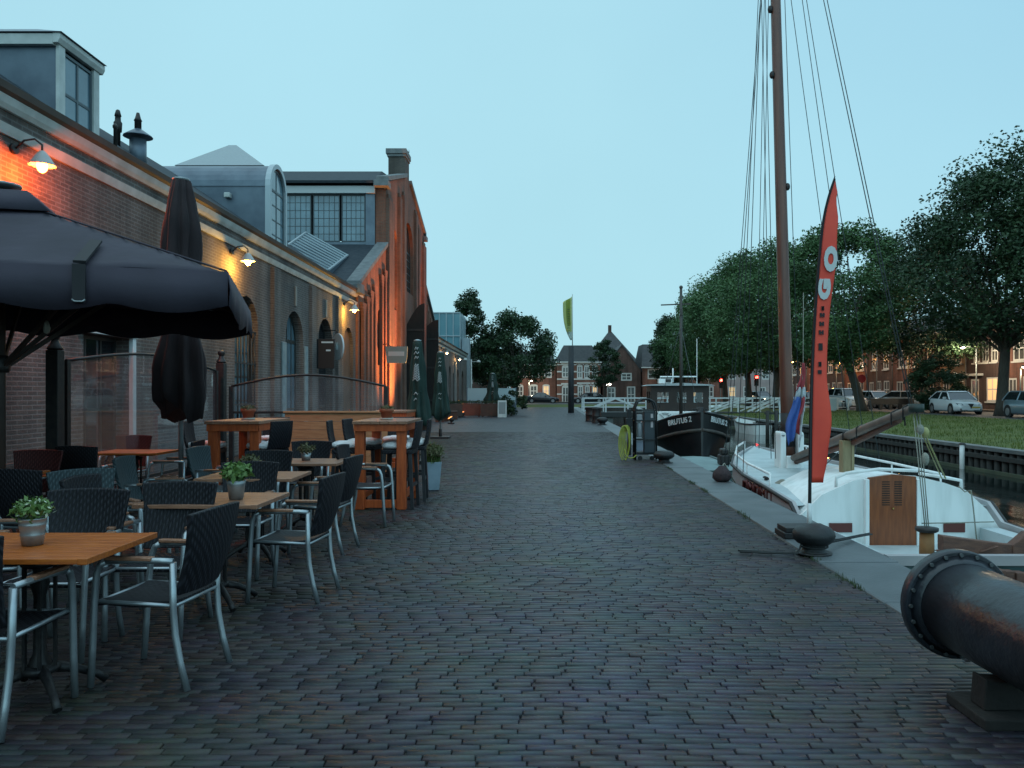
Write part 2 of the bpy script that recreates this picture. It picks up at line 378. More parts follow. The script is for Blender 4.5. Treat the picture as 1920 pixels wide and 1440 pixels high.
nn = N.new("ShaderNodeMath"); nn.operation = 'MULTIPLY_ADD'; nn.inputs[1].default_value = 2.4; L.new(n1.outputs["Fac"], nn.inputs[0]); L.new(da.outputs[0], nn.inputs[2])
wr = N.new("ShaderNodeMapRange"); wr.inputs[1].default_value = 1.6; wr.inputs[2].default_value = 3.8; L.new(nn.outputs[0], wr.inputs[0])
m7 = N.new("ShaderNodeMix"); m7.data_type = 'RGBA'; m7.blend_type = 'MULTIPLY'; L.new(wr.outputs[0], m7.inputs[0]); L.new(m6.outputs[2], m7.inputs[6]); m7.inputs[7].default_value = (.78,.70,.58,1)
L.new(m7.outputs[2], b.inputs["Base Color"]); b.inputs["Specular IOR Level"].default_value = .26
mr = N.new("ShaderNodeMapRange"); mr.inputs[3].default_value = .35; mr.inputs[4].default_value = .6; L.new(wr.outputs[0], mr.inputs[0]); L.new(mr.outputs[0], b.inputs["Roughness"])
bp = N.new("ShaderNodeBump"); bp.inputs["Strength"].default_value = .35; bp.inputs["Distance"].default_value = .006; L.new(n2.outputs["Fac"], bp.inputs["Height"]); L.new(bp.outputs[0], b.inputs["Normal"])
rg = np.random.default_rng(5)
BW, BH, YN, YF = .198, .052, 1.7, 30.0
vs = []; fs = []; cs = []; nb = 0
pal = np.array([(.135,.112,.125),(.115,.11,.135),(.145,.115,.118),(.105,.118,.125),(.125,.108,.14),(.150,.128,.128),(.10,.10,.115)])
row = 0; y = YN
while y < YF:
    x0 = max(-.72*y-2.2, -8.2); x1 = qx(y)-.72
    x = math.floor(x0/BW)*BW+(row%2)*BW*.5+.05*math.sin(row*.37)+rg.uniform(-.035,.035)
    wob = .006*math.sin(y*.9)+.003*math.sin(y*2.7)
    while x < x1:
        l = min(BW+rg.normal(0,.007), x1-x)
        if l > .05:
            gx, gy = .0012+rg.uniform(0,.0016)+(.005 if rg.random() < .10 else 0), .0016+rg.uniform(0,.0022)
            a0, a1, b0, b1 = x+gx, x+l-gx, y+gy, y+BH-gy
            cx, cy = (a0+a1)/2, (b0+b1)/2
            tx, ty, dz, rot = rg.normal(0,.006), rg.normal(0,.022), rg.normal(0,.0014), rg.normal(0,.004)
            sag = .012*math.sin(cx*.7+cy*.31)+.01*math.sin(cx*1.6-cy*.5)
            c = .0035; t = pal[rg.integers(len(pal))]*np.array([.47,.49,.53])*rg.uniform(.82,1.2)
            for (ax,ay,zz) in ((a0,b0,-.03),(a1,b0,-.03),(a1,b1,-.03),(a0,b1,-.03),(a0,b0,-.006),(a1,b0,-.006),(a1,b1,-.006),(a0,b1,-.006),
                               (a0+c,b0+c,0),(a1-c,b0+c,0),(a1-c,b1-c,0),(a0+c,b1-c,0)):
                dx, dy = ax-cx, ay-cy
                vs.append((cx+dx-rot*dy, cy+dy+rot*dx+wob, zz+dz+tx*dx+ty*dy+sag*.5-.004)); cs.append((*t,1))
            for f in ((8,9,10,11),(4,5,9,8),(5,6,10,9),(6,7,11,10),(7,4,8,11),(0,1,5,4),(1,2,6,5),(2,3,7,6),(3,0,4,7)):
                fs.append([nb+i for i in f])
            nb += 12
        x += l if l > .05 else BW
    y += BH; row += 1
struct(np_mesh("pavement", vs, fs, PAV, colors=cs))
SAND = mat("joint_sand", (.040,.040,.038), .95, 0, (.055,.055,.045), 3)
g = MB(); g.add([(-8.3,.5,-.02),(qx(.5)-.70,.5,-.02),(qx(YF)-.70,YF+.2,-.02),(-8.3,YF+.2,-.02)],[(0,1,2,3)])
struct(g.build("ground", SAND, fix=False))
PAV2 = brickmat("clay_paver_far", (.071,.070,.083), (.054,.060,.071), (.034,.034,.036), .198, .052, True, .5, .9, .006, .35, .35)
g = MB(); g.add([(-8.3,YF,-.006),(qx(YF)-.70,YF,-.006),(qx(79)-.70,79,-.006),(-8.3,79,-.006)],[(0,1,2,3)])
g.add([(-8.3,-30,-.024),(qx(-30)-.70,-30,-.024),(qx(1.6)-.70,1.65,-.024),(-8.3,1.65,-.024)],[(0,1,2,3)])
PAV2.node_tree.nodes["Principled BSDF"].inputs["Specular IOR Level"].default_value = .26
struct(g.build("pavement", PAV2, fix=False))
# stone coping along the quay edge
STONE = mat("quay_stone", (.105,.12,.128), .5, 0, (.06,.072,.078), 1.6, .3, 30, detail=8)
g = MB(); y = -12.0
while y < 77.5:
    l = rnd.uniform(1.05,1.5); a, b2 = y+.006, y+l-.006; z = rnd.uniform(-.004,.006)
    g.prism([(qx(a)-.70+rnd.uniform(-.006,.006),a),(qx(a)+rnd.uniform(-.012,.012),a),(qx(b2)+rnd.uniform(-.012,.012),b2),(qx(b2)-.70,b2)], lambda u,v,w_: (u,v,w_), -.32, z)
    y += l
struct(g.build("quay_coping", STONE, bevel=.022, seg=2))
QW = brickmat("quay_brick", (.07,.06,.055), (.05,.05,.05), (.05,.052,.05), dirt=.6)
g = MB(); g.prism([(qx(-40)-.5,-40),(qx(-40)-.05,-40),(qx(79.4)-.05,79.4),(qx(79.4)-.5,79.4)], lambda u,v,w_: (u,v,w_), -2.2, -.322); g.box(qx(79)-.04,BANK+.1,79.0,79.4,-2.2,.02)
struct(g.build("quay_wall", QW))
# moss in the joint between stone and brick
MOSS = mat("moss", (.035,.055,.018), .9, 0, (.05,.075,.025), 9)
def blades(name, spots, hmin, hmax, wd, m, parent=None, lean=.5, seed=1, cs=None):
    r = np.random.default_rng(seed); V = []; F = []; k = 0
    for (x,y,z) in spots:
        a = r.uniform(0,2*PI); h = r.uniform(hmin,hmax); q = r.uniform(0,lean)*h; c, s_ = math.cos(a), math.sin(a); b_ = a+PI/2+r.normal(0,.5)
        dx, dy = math.cos(b_)*wd, math.sin(b_)*wd
        V += [(x-dx,y-dy,z),(x+dx,y+dy,z),(x+dx*.7+c*q*.4,y+dy*.7+s_*q*.4,z+h*.55),(x-dx*.7+c*q*.4,y-dy*.7+s_*q*.4,z+h*.55),(x+c*q,y+s_*q,z+h),(x+c*q-dx*.1,y+s_*q-dy*.1,z+h)]
        F += [(k,k+1,k+2,k+3),(k+3,k+2,k+4,k+5)]; k += 6
    return np_mesh(name, V, F, m, parent)
sp_ = []
for i in range(1500):
    y = rnd.uniform(4,16); c = rnd.gauss(0,.02)
    if math.sin(y*2.1)+math.sin(y*5.3) > .7: sp_.append((qx(y)-.71+c, y, -.01))
struct(blades("weeds", sp_, .012, .05, .004, MOSS, seed=3), "stuff")

# far bank: terrain, grass, road
GRS = mat("bank_grass", (.046,.072,.008), .95, 0, (.085,.108,.017), .9, .6, 14, detail=9)
g = MB(); n = 30; ys = np.linspace(-30,86,117)
xs = [BANK-.05,BANK+.5,BANK+2,BANK+4,BANK+6,BANK+8,BANK+10,24.6]
vs = []
for y in ys:
    for i,x in enumerate(xs):
        t = (x-BANK)/(24.6-BANK); z = -.2+.30*max(t,0)**.8+(.025*math.sin(x*1.3+y*.7)+.02*math.sin(y*1.9-x))*(0 if i in (0,len(xs)-1) else 1)
        vs.append((x,y,z))
k = len(xs); fs = [(i*k+j,i*k+j+1,(i+1)*k+j+1,(i+1)*k+j) for i in range(len(ys)-1) for j in range(k-1)]
g.add(vs, fs, 0, True)
g.add([(qx(79)-3.2,79.05,-.01),(BANK,79.05,-.01),(BANK,86,-.01),(24.6,86,.1),(24.6,95.5,.02),(-40,95.5,.02),(-40,84,-.01),(-8,79.05,-.01)],[list(range(8))],0)
struct(g.build("bank", GRS, fix=False))
sp_ = []
for i in range(26000):
    y = 12+rnd.random()**1.5*50; x = rnd.uniform(BANK+.1,24.2); t = (x-BANK)/(24.6-BANK)
    sp_.append((x,y,-.2+.30*max(t,0)**.8-.03))
GRS2 = mat("grass_blade", (.046,.077,.007), .8, 0, (.105,.13,.02), .7, detail=6)
struct(blades("grass", sp_, .06, .17, .012, GRS2, seed=8), "stuff")
ASPH = mat("asphalt", (.05,.052,.055), .7, 0, (.038,.04,.043), .8, .3, 40)
g = MB(); g.add([(24.6,-60,.1),(32,-60,.1),(32,112,.1),(24.6,112,.1)],[(0,1,2,3)])
g.add([(-60,95.5,.024),(24.6,95.5,.024),(24.6,108,.024),(-60,108,.024)],[(0,1,2,3)])
struct(g.build("road", ASPH, fix=False))
SLAB = brickmat("sidewalk_brick", (.14,.10,.085), (.11,.085,.075), (.06,.06,.055), .2, .1, True, .7, .5)
g = MB(); g.box(32,36,-60,118,-.2,.22); g.box(-60,32,108,113,-.2,.16)
struct(g.build("sidewalk", SLAB))
# the quay wall of the far bank: piles behind a waling beam
PILE = mat("tarred_timber", (.022,.024,.024), .75, 0, (.045,.045,.04), 5, .4, 20, stretch=(6,6,1))
WALE = mat("grey_waling", (.17,.185,.185), .7, 0, (.09,.10,.10), 4, .3, 20, stretch=(4,.6,4))
t = thing("bank_revetment", "dark timber piled wall with a grey capping beam along the grassy far bank", "wall", (BANK,20,-.9))
g = MB(); g.box(BANK-.02,BANK+.1,-30,60,-2,-.22)
y = -30.0
while y < 60:
    g.cyl((BANK-.1,y,-1.6),(BANK-.1,y,-.26),.105,.10,8); y += .36+rnd.uniform(-.03,.03)
g.build("piling", PILE, t, True)
MB().box(BANK-.24,BANK+.12,-30,60,-.25,-.13).build("capping_beam", WALE, t, True, .015)
MB().box(BANK-.25,BANK-.18,-30,60,-.5,-.36).build("waling", PILE, t, True, .01)
MB().box(BANK-.24,BANK-.17,-30,60,-.93,-.80).build("waterline_beam", mat("algae_timber", (.075,.095,.06), .7, 0, (.05,.065,.042), 2, .3, 18), t, True, .01)
t = thing("marker_post", "white painted marker post on the far piled bank above the dark water", "post", (BANK-.3,25.5,-.9))
MB().cyl((BANK-.3,25.0,-1.4),(BANK-.3,25.0,-.14),.075,.075,10).build("post", WHITE, t, True)
MB().lathe([(.10,0),(.10,.03),(.03,.06)],(BANK-.3,25.0,-.14),10).build("cap", IRON, t, True)
# ------------------------------------------------------------------ facades and windows
def arch_pts(u0, u1, v, rise, n=10):
    """points from (u1,v) over the arch to (u0,v)"""
    if rise <= 0: return [(u1,v),(u0,v)]
    c = (u0+u1)/2; a = (u1-u0)/2
    return [(c+a*math.cos(PI*i/n), v+rise*math.sin(PI*i/n)) for i in range(n+1)]
def facade(mb, fn, u0, u1, v0, v1, ops, depth=.3, top=None):
    """wall skin with real openings; ops = (ua, ub, sill, spring, rise); top(u) may give the upper edge"""
    tp = top or (lambda u: v1)
    br_ = {u0, u1}
    for (ua,ub,sill,spr,rise) in ops: br_ |= {ua, ub} | ({p[0] for p in arch_pts(ua,ub,spr,rise)} if rise > 0 else set())
    if top:
        k = max(1, int((u1-u0)/1.0)); br_ |= {u0+(u1-u0)*i/k for i in range(k+1)}
    bs_ = [u for u in sorted(br_) if u0-1e-6 <= u <= u1+1e-6]
    bs_ = [u for i,u in enumerate(bs_) if i == 0 or u-bs_[i-1] > 1e-5]
    def head(o, u):
        ua,ub,sill,spr,rise = o
        if rise <= 0: return spr
        q = (u-(ua+ub)/2)/((ub-ua)/2); return spr+rise*math.sqrt(max(0,1-q*q))
    for p,r_ in zip(bs_, bs_[1:]):
        lo = (v0, v0)
        for o in sorted([o for o in ops if o[0] < p+1e-4 and o[1] > r_-1e-4], key=lambda o: o[2]):
            if o[2] > lo[0]+1e-5 or o[2] > lo[1]+1e-5: mb.add([fn(p,lo[0],0),fn(r_,lo[1],0),fn(r_,o[2],0),fn(p,o[2],0)],[(0,1,2,3)])
            lo = (head(o,p), head(o,r_))
        mb.add([fn(p,lo[0],0),fn(r_,lo[1],0),fn(r_,tp(r_),0),fn(p,tp(p),0)],[(0,1,2,3)])
    for (ua,ub,sill,spr,rise) in ops:
        loop = [(ua,sill),(ub,sill)]+arch_pts(ua,ub,spr,rise)
        for i in range(len(loop)):
            a, b = loop[i], loop[(i+1)%len(loop)]
            if a == b: continue
            mb.add([fn(a[0],a[1],0),fn(b[0],b[1],0),fn(b[0],b[1],depth),fn(a[0],a[1],depth)],[(0,1,2,3)])
def window(parent, fn, op, w, fm, gm, nx=2, ny=3, fr=.06, bar=.025, name="window", trans=None, thick=.05, bars=True):
    ua,ub,sill,spr,rise = op
    ap = arch_pts(ua,ub,spr,rise,12); f = MB(); c = (ua+ub)/2
    loop = [(ua,sill),(ub,sill)]+ap
    cv = (sill+spr+rise*.5)/2
    def inn(p):
        if rise > 0 and p[1] > spr+1e-4:
            k = 1-fr/((ub-ua)/2); return (c+(p[0]-c)*k, spr+(p[1]-spr)*(1-fr/rise))
        return (ua+fr if p[0] < c else ub-fr, sill+fr if p[1] <= sill+1e-4 else (p[1]-fr if rise <= 0 else p[1]))
    n = len(loop); il = [inn(p) for p in loop]
    for i in range(n):
        a, b, d, e_ = loop[i], loop[(i+1)%n], il[(i+1)%n], il[i]
        f.prism([a,b,d,e_], fn, w-thick/2, w+thick/2)
    def top_at(u):
        if rise <= 0: return spr-fr
        q = (u-c)/((ub-ua)/2-fr); return spr+(rise-fr)*math.sqrt(max(0,1-q*q))
    if bars:
        for i in range(1,nx):
            u = ua+(ub-ua)*i/nx; f.prism([(u-bar/2,sill+fr),(u+bar/2,sill+fr),(u+bar/2,top_at(u)),(u-bar/2,top_at(u))], fn, w-.015, w+.015)
        for j in range(1,ny):
            v = sill+(spr-sill)*j/ny; f.prism([(ua+fr,v-bar/2),(ub-fr,v-bar/2),(ub-fr,v+bar/2),(ua+fr,v+bar/2)], fn, w-.012, w+.012)
        if rise > 0: f.prism([(ua+fr,spr-bar),(ub-fr,spr-bar),(ub-fr,spr+bar),(ua+fr,spr+bar)], fn, w-.018, w+.018)
    fo = f.build(name, fm, parent, True)
    g = MB(); g.add([fn(u,v,w) for u,v in loop], [list(range(n))])
    g.build("pane", gm, fo, True)
    return fo
BR1 = brickmat("old_yellow_brown_brick", (.15,.118,.105), (.108,.086,.08), (.20,.185,.175), .22, .066, dirt=.5, dscale=.55)
BR1b = brickmat("old_grey_brown_brick", (.125,.108,.10), (.095,.084,.08), (.16,.15,.145), .22, .066, dirt=.5, dscale=.9)
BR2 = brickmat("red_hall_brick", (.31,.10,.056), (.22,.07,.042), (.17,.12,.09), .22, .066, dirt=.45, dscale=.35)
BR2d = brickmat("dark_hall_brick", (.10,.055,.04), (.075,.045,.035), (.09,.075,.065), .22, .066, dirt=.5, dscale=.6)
PLAS = mat("pale_pilaster_plaster", (.27,.27,.25), .8, 0, (.19,.19,.18), 2.5, .2, 20)
WX = -7.0
fE = lambda x0: (lambda u,v,w: (x0-w,u,v))            # facade looking along +X, u = Y, v = Z
fS = lambda y0: (lambda u,v,w: (u,y0+w,v))            # facade looking along -Y, u = X
fW = lambda x0: (lambda u,v,w: (x0+w,u,v))            # facade looking along -X

def cornice(parent, x, y0, y1, hot=None):
    """two pale mouldings with a brick frieze and the gutter above"""
    m = MB(); pr = lambda prof: m.prism(prof, lambda u,v,w: (x+u,w,v), y0, y1)
    pr([(0,4.90),(.04,4.90),(.06,4.95),(.085,5.03),(0,5.03)])
    pr([(0,5.23),(.05,5.23),(.09,5.29),(.125,5.385),(0,5.385)])
    m.build("moulding", WHITE_M, parent, True)
    m = MB(); m.prism([(0,5.387),(.13,5.387),(.17,5.43),(.19,5.52),(.14,5.53),(.12,5.48),(0,5.48)], lambda u,v,w: (x+u,w,v), y0-.02, y1+.02)
    m.build("gutter", mat("brown_gutter", (.075,.055,.045), .6, 0, (.05,.04,.035), 3), parent, True)

# ---- the long low workshop wing
wk = thing("brick_workshop", "long low brick workshop with white cornice, arched doors and zinc dormers beside the terrace", "building", (WX,18,0))
ops = [(4.0,5.6,.0,2.3,.0),(7.6,9.0,.9,2.9,.7),(12.45,13.85,.0,2.42,0),(18.75,20.35,.7,3.05,.8),(22.6,24.35,.0,3.0,.87),(26.0,27.9,.0,3.05,.92),(29.5,31.1,.35,3.1,.85)]
m = MB(); facade(m, fE(WX), -6, 33.3, 0, 5.48, ops, .36)
m.add([(WX,33.3,0),(WX-4.6,33.3,0),(WX-4.6,33.3,8.3),(WX,33.3,5.56)],[(0,1,2,3)])
m.build("wall", BR1, wk, True, fix=False)
m = MB()
for y in (21.55,25.2,28.55): m.box(WX-.01,WX+.11,y-.25,y+.25,0,4.84)
m.box(WX-.01,WX+.14,32.55,33.3,0,4.84)
m.each("pilaster", BR1b, wk, True, .01)
MB().box(WX+.004,WX+.10,31.75,32.2,0,4.84).build("downpipe", PLAS, wk, True, .03)
m = MB()
for (a,b) in ((-6,4.0),(5.6,12.45),(13.85,22.6),(24.35,26.0),(27.9,33.3)): m.box(WX-.01,WX+.05,a+.01,b-.01,0,.55)
m.each("plinth", BR1b, wk, True, .01)
cornice(wk, WX, -6, 33.25)
m = MB(); m.prism([(WX+.08,5.485),(WX-4.0,8.2),(WX-8.2,5.57)], lambda u,v,w: (u,w,v), -6, 33.3); m.build("roof", ROOF, wk, True)
DKW = mat("dark_painted_timber", (.022,.026,.026), .5, 0, (.035,.036,.034), 6)
PALEW = mat("pale_door_timber", (.30,.34,.34), .6, 0, (.22,.25,.26), 5)
window(wk, fE(WX), ops[0], .22, DKW, DGLASS, 2, 3, .09, .05, "door")
window(wk, fE(WX), ops[1], .22, DKW, DGLASS, 3, 4, .07)
window(wk, fE(WX), ops[2], .25, DKW, DGLASS, 3, 2, .06, .05, "door")
m = MB(); m.box(WX-.02,WX+.09,12.25,14.0,2.425,2.55); m.box(WX-.02,WX+.07,13.855,13.97,0,2.424); m.build("door_surround", WHITE, wk, True, .008)
window(wk, fE(WX), ops[3], .22, DKW, BGLASS, 4, 4, .07, .04)
m = MB()
for i in range(7): m.cyl((WX-.06,18.85+i*.233,.72),(WX-.06,18.85+i*.233,3.0),.018,.018,6)
for z in (1.2,2.2,3.0): m.box(WX-.075,WX-.045,18.77,20.33,z-.02,z+.02)
m.build("window_grille", IRON, wk, True)
window(wk, fE(WX), ops[4], .25, DKW, BGLASS, 4, 3, .09, .05, "door")
window(wk, fE(WX), ops[5], .25, DKW, DGLASS, 2, 3, .10, .09, "door")
m = MB(); m.prism([(29.5,.35),(31.1,.35)]+arch_pts(29.5,31.1,3.1,.85,12), fE(WX), .12, .2); m.build("blind_panel", mat("brown_shutter", (.13,.075,.045), .7, 0, (.09,.055,.035), 3), wk, True)
m = MB(); m.box(WX+.003,WX+.05,22.2,22.55,0,2.9); m.box(WX+.003,WX+.05,24.4,24.7,0,2.9); m.each("door_jamb", PALEW, wk, True, .01)
# iron keys above the arches
m = MB()
for y in (23.5,26.95): m.box(WX+.002,WX+.05,y-.06,y+.06,4.02,4.6)
m.each("wall_anchor", PLAS, wk, True, .01)
# square dormer
def dormer_square(y0, y1, xf, zb, zt, nm):
    m = MB(); m.box(xf-3.0,xf-.02,y0,y0+.12,zb,zt); m.box(xf-3.0,xf-.02,y1-.12,y1,zb,zt); m.box(xf-3,xf-2.9,y0+.12,y1-.12,zb,zt)
    d = m.build("dormer", ZINC, wk, True)
    m = MB(); m.box(xf-.02,xf+.04,y0-.02,y0+.16,zb-.3,zt); m.box(xf-.02,xf+.04,y1-.16,y1+.02,zb-.3,zt)
    m.prism([(0,0),(.08,0),(.12,.08),(.12,.16),(0,.16)], lambda u,v,w: (xf+.04-.06+u,w,zt+v), y0-.1, y1+.1)
    m.box(xf-3,xf-.02,y0-.1,y0,zt-.03,zt+.15); m.box(xf-3,xf-.02,y1,y1+.1,zt-.03,zt+.15)
    m.build("dormer_frame", WHITE_M, d, True, .006)
    window(d, fE(xf), (y0+.16,y1-.16,zb-.3,zt-.05,0), .02, mat("grey_sash", (.07,.10,.115), .5), BGLASS, 2, 2, .05, .05)
    r = MB(); a = [(xf+.14,y0-.13,zt+.17),(xf+.14,y1+.10,zt+.17),(xf-3,y1+.10,zt+.17),(xf-3,y0-.13,zt+.17)]
    b_ = [(xf-.55,y0+.35,zt+.42),(xf-.55,y1-.35,zt+.42),(xf-3,y1-.35,zt+.42),(xf-3,y0+.35,zt+.42)]
    r.loft([a,b_], sm=False); r.build("dormer_roof", ZINC, d, True)
dormer_square(13.45, 14.66, -8.0, 6.2, 7.34, "a")
# barrel dormer with a round-headed window
y0, y1, xf, zs = 24.2, 25.75, -8.0, 7.75; rr = (y1-y0)/2; yc = (y0+y1)/2
m = MB(); prof = [(y0,5.9),(y1,5.9)]+[(yc+rr*math.cos(PI*i/14), zs+rr*math.sin(PI*i/14)) for i in range(15)]
m.prism(prof, lambda u,v,w: (w,u,v), -11.6, xf-.1)
m.box(-11.4,xf-.1,y0-.025,y0-.005,zs-.03,zs+.01)
d = m.build("dormer", ZINC, wk, True)
m = MB(); out = [(yc+(rr+.05)*math.cos(PI*i/14), zs+(rr+.05)*math.sin(PI*i/14)) for i in range(15)]; inr = [(yc+(rr-.09)*math.cos(PI*i/14), zs+(rr-.09)*math.sin(PI*i/14)) for i in range(15)]
for i in range(14): m.prism([out[i],out[i+1],inr[i+1],inr[i]], lambda u,v,w: (w,u,v), xf-.1, xf+.06)
m.box(xf-.1,xf+.06,y0-.05,y0+.09,5.9,zs); m.box(xf-.1,xf+.06,y1-.09,y1+.05,5.9,zs); m.build("dormer_frame", mat("pale_zinc", (.36,.42,.45), .4, .3), d, True)
window(d, fE(xf), (y0+.09,y1-.09,5.9,zs-.04,rr-.1), .03, mat("grey_sash", (.07,.10,.115), .5), BGLASS, 2, 4, .04, .035)
m = MB(); m.box(-9.3,-9.12,y0-.18,y0,7.35,7.5); m.build("wall_box", WHITE_M, d, True, .02)
# flues and vents on the slope
m = MB(); m.lathe([(.05,0),(.05,.42),(.075,.43),(.085,.62),(.06,.66),(.055,.75),(.07,.76),(.04,.88),(.01,.9)], (-8.75,16.85,6.55), 12); m.build("flue", IRON, wk, True)
m = MB(); m.lathe([(.17,0),(.17,.62)], (-8.5,17.2,6.3), 16)
v = m.build("vent_cowl", ZINC, wk, True)
MB().lathe([(.30,.68),(.29,.70),(.06,.86),(.05,.86)], (-8.5,17.2,6.3), 16).build("hood", ZINC, v, True)
MB().lathe([(.07,.86),(.07,1.02),(.085,1.03),(.06,1.08),(.03,1.2)], (-8.5,17.2,6.3), 12).build("flue", IRON, v, True)
MB().lathe([(.035,0),(.035,.5),(.05,.52),(.05,.56),(.02,.6)], (-8.1,15.5,6.1), 8).build("flue", IRON, wk, True)

# ---- the tall gabled hall, basilica section, gable to the quay
HX = -6.9
hall = thing("gabled_hall", "tall red brick hall with stepped basilica gable, clerestory glazing and a tall chimney", "building", (HX,44,0))
def htop(u):
    d = abs(u-44.0)
    if d <= 6.5: return 13.3-d*(13.3-11.35)/6.5
    return 8.35-(d-6.5)*(8.35-5.75)/6.0
sl = [(35.5,36.2,2.7,4.9,.3),(38.0,38.5,2.6,4.2,.25),(42.7,46.0,7.0,9.3,1.55),(38.95,40.5,5.6,9.1,.5),(48.0,49.4,5.6,9.0,.5)]
m = MB()
facade(m, fE(HX), 31.5, 37.499, 0, 0, sl[:1], .35, htop); facade(m, fE(HX), 37.5, 50.5, 0, 0, [sl[1],sl[3],sl[2],sl[4]], .35, htop); facade(m, fE(HX), 50.501, 56.5, 0, 0, [], .35, htop)
m.add([(HX,31.5,0),(HX,31.5,5.75),(-32,31.5,5.75),(-32,31.5,0)],[(0,1,2,3)])
for y in (37.5,50.5): m.add([(HX,y,8.3),(HX,y,11.35),(HX-.5,y,11.35),(HX-.5,y,8.3)],[(0,1,2,3)])
m.build("wall", BR2, hall, True, fix=False)
for (a,b,z0,z1,r_) in (sl[0],sl[1],sl[3],sl[4]):
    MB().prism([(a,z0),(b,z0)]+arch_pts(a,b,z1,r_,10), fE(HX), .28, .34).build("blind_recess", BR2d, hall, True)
window(hall, fE(HX), sl[2], .2, DKW, DGLASS, 4, 6, .1, .05)
m = MB()
for (a,b,z1) in ((37.5,38.85,10.6),(40.6,41.2,11.4),(41.9,42.55,11.8),(46.15,46.8,11.8),(47.3,47.9,11.2),(49.5,50.5,10.6)):
    m.box(HX-.01,HX+.16,a,b,0,z1); m.box(HX-.01,HX+.10,a+.08,b-.08,z1,z1+.22)
m.each("pilaster", brickmat("hall_pilaster_brick", (.20,.09,.058), (.15,.07,.048), (.15,.12,.10), .22, .066, dirt=.5), hall, True)
# corbelled blind arcade under the aisle rake
m = MB()
for i in range(7):
    y = 32.0+i*.78
    if i in (4,): continue
    zt = htop(y)-.9
    m.box(HX-.01,HX+.13,y,y+.3,0,zt-.5)
    for k in range(4): m.box(HX-.01,HX+.13,y-.05*k-.05,y+.35+.05*k,zt-.5+k*.13,zt-.5+(k+1)*.13-.004)
    m.build("corbel_strip", BR2, hall, True); m = MB()
for i in range(6):
    y = 51.3+i*.8; zt = htop(y)-.9; m.box(HX-.01,HX+.13,y,y+.3,0,zt)
m.each("corbel_strip", BR2, hall, True)
m = MB()
for (ya,yb) in ((31.3,37.42),(50.58,56.7)):
    za, zb = htop(max(ya,31.5)), htop(min(yb,56.5))
    m.prism([(ya,za-.1),(yb,zb-.0),(yb,zb+.2),(ya,za+.12)], lambda u,v,w: (w,u,v), HX-.42, HX+.12)
for (ya,yb) in ((37.2,43.2),(44.65,50.8)):
    za, zb = htop(min(max(ya,37.5),50.5)), htop(min(max(yb,37.5),50.5))
    m.prism([(ya,za-.02),(yb,zb+.02),(yb,zb+.24),(ya,za+.2)], lambda u,v,w: (w,u,v), HX-.42, HX+.12)
m.box(HX-.5,HX+.18,37.0,37.75,11.05,11.33); m.box(HX-.5,HX+.18,50.3,51.0,11.05,11.33)
m.box(HX-.5,HX+.2,31.0,31.75,5.35,5.72); m.box(HX-.5,HX+.2,56.3,56.9,5.35,5.72)
m.each("gable_coping", COPING, hall, True, .02)
m = MB(); m.box(HX-.94,HX-.03,43.25,44.6,12.2,14.22); c = m.build("chimney", brickmat("chimney_brick", (.10,.085,.07), (.075,.065,.058), (.10,.095,.09), .22,.066), hall, True)
m = MB(); m.box(HX-1.0,HX+.02,43.17,44.68,14.224,14.36); m.box(HX-1.06,HX+.06,43.1,44.75,14.364,14.64); m.build("chimney_cap", COPING, c, True, .02)
# clerestory on the side that looks back along the quay
m = MB(); m.box(-32,HX-.55,37.55,37.75,8.3,8.55); m.box(HX-.95,HX-.52,37.45,37.7,8.3,11.0)
m.build("clerestory_wall", ZINC, hall, True)
bays = [(-9.0,-7.88),(-10.34,-9.08),(-11.68,-10.42),(-13.02,-11.76),(-14.36,-13.1),(-15.7,-14.44),(-17.04,-15.78)]
for (a,b) in bays: window(hall, fS(37.5), (a,b,8.55,10.75,0), .06, mat("steel_sash", (.025,.04,.05), .45), BGLASS, 5, 6, .05, .022, "clerestory_window")
MB().box(-32,HX-.5,37.3,37.7,10.78,11.12).build("fascia", mat("pale_fascia", (.42,.45,.46), .5), hall, True, .01)
m = MB()
m.add([(HX-.42,37.1,11.2),(-32,37.1,11.2),(-32,44,13.6),(HX-1.4,44,13.6),(HX-.42,50.9,11.2),(-32,50.9,11.2),(HX-.42,44,12.9)],[(0,1,2,3),(0,3,6),(4,5,2,3),(4,3,6)])
m.add([(HX-.4,31.2,5.62),(-32,31.2,5.62),(-32,37.6,8.32),(HX-.4,37.6,8.32)],[(0,1,2,3)])
m.add([(HX-.4,56.8,5.62),(-32,56.8,5.62),(-32,50.4,8.25),(HX-.4,50.4,8.25)],[(0,1,2,3)])
rf = m.build("roof", ROOF, hall, True, fix=False)
sm_ = rf.modifiers.new("thick", 'SOLIDIFY'); sm_.thickness = .12
# glazed lantern riding on the ridge
m = MB(); m.loft([[(-18.7,42.2,12.6),(-14.3,42.2,12.6),(-14.3,45.8,12.6),(-18.7,45.8,12.6)],[(-18.7,42.2,13.4),(-14.3,42.2,13.4),(-14.3,45.8,13.4),(-18.7,45.8,13.4)]], sm=False)
ln = m.build("lantern", ZINC, hall, True)
m = MB(); m.loft([[(-18.85,42.0,13.41),(-14.15,42.0,13.41),(-14.15,46.0,13.41),(-18.85,46.0,13.41)],[(-16.7,43.9,15.05),(-16.3,43.9,15.05),(-16.3,44.1,15.05),(-16.7,44.1,15.05)]], sm=False); m.build("lantern_glazing", mat("ribbed_glass_roof", (.26,.31,.33), .3, 0, (.20,.245,.265), 8, stretch=(1,8,1)), ln, True)
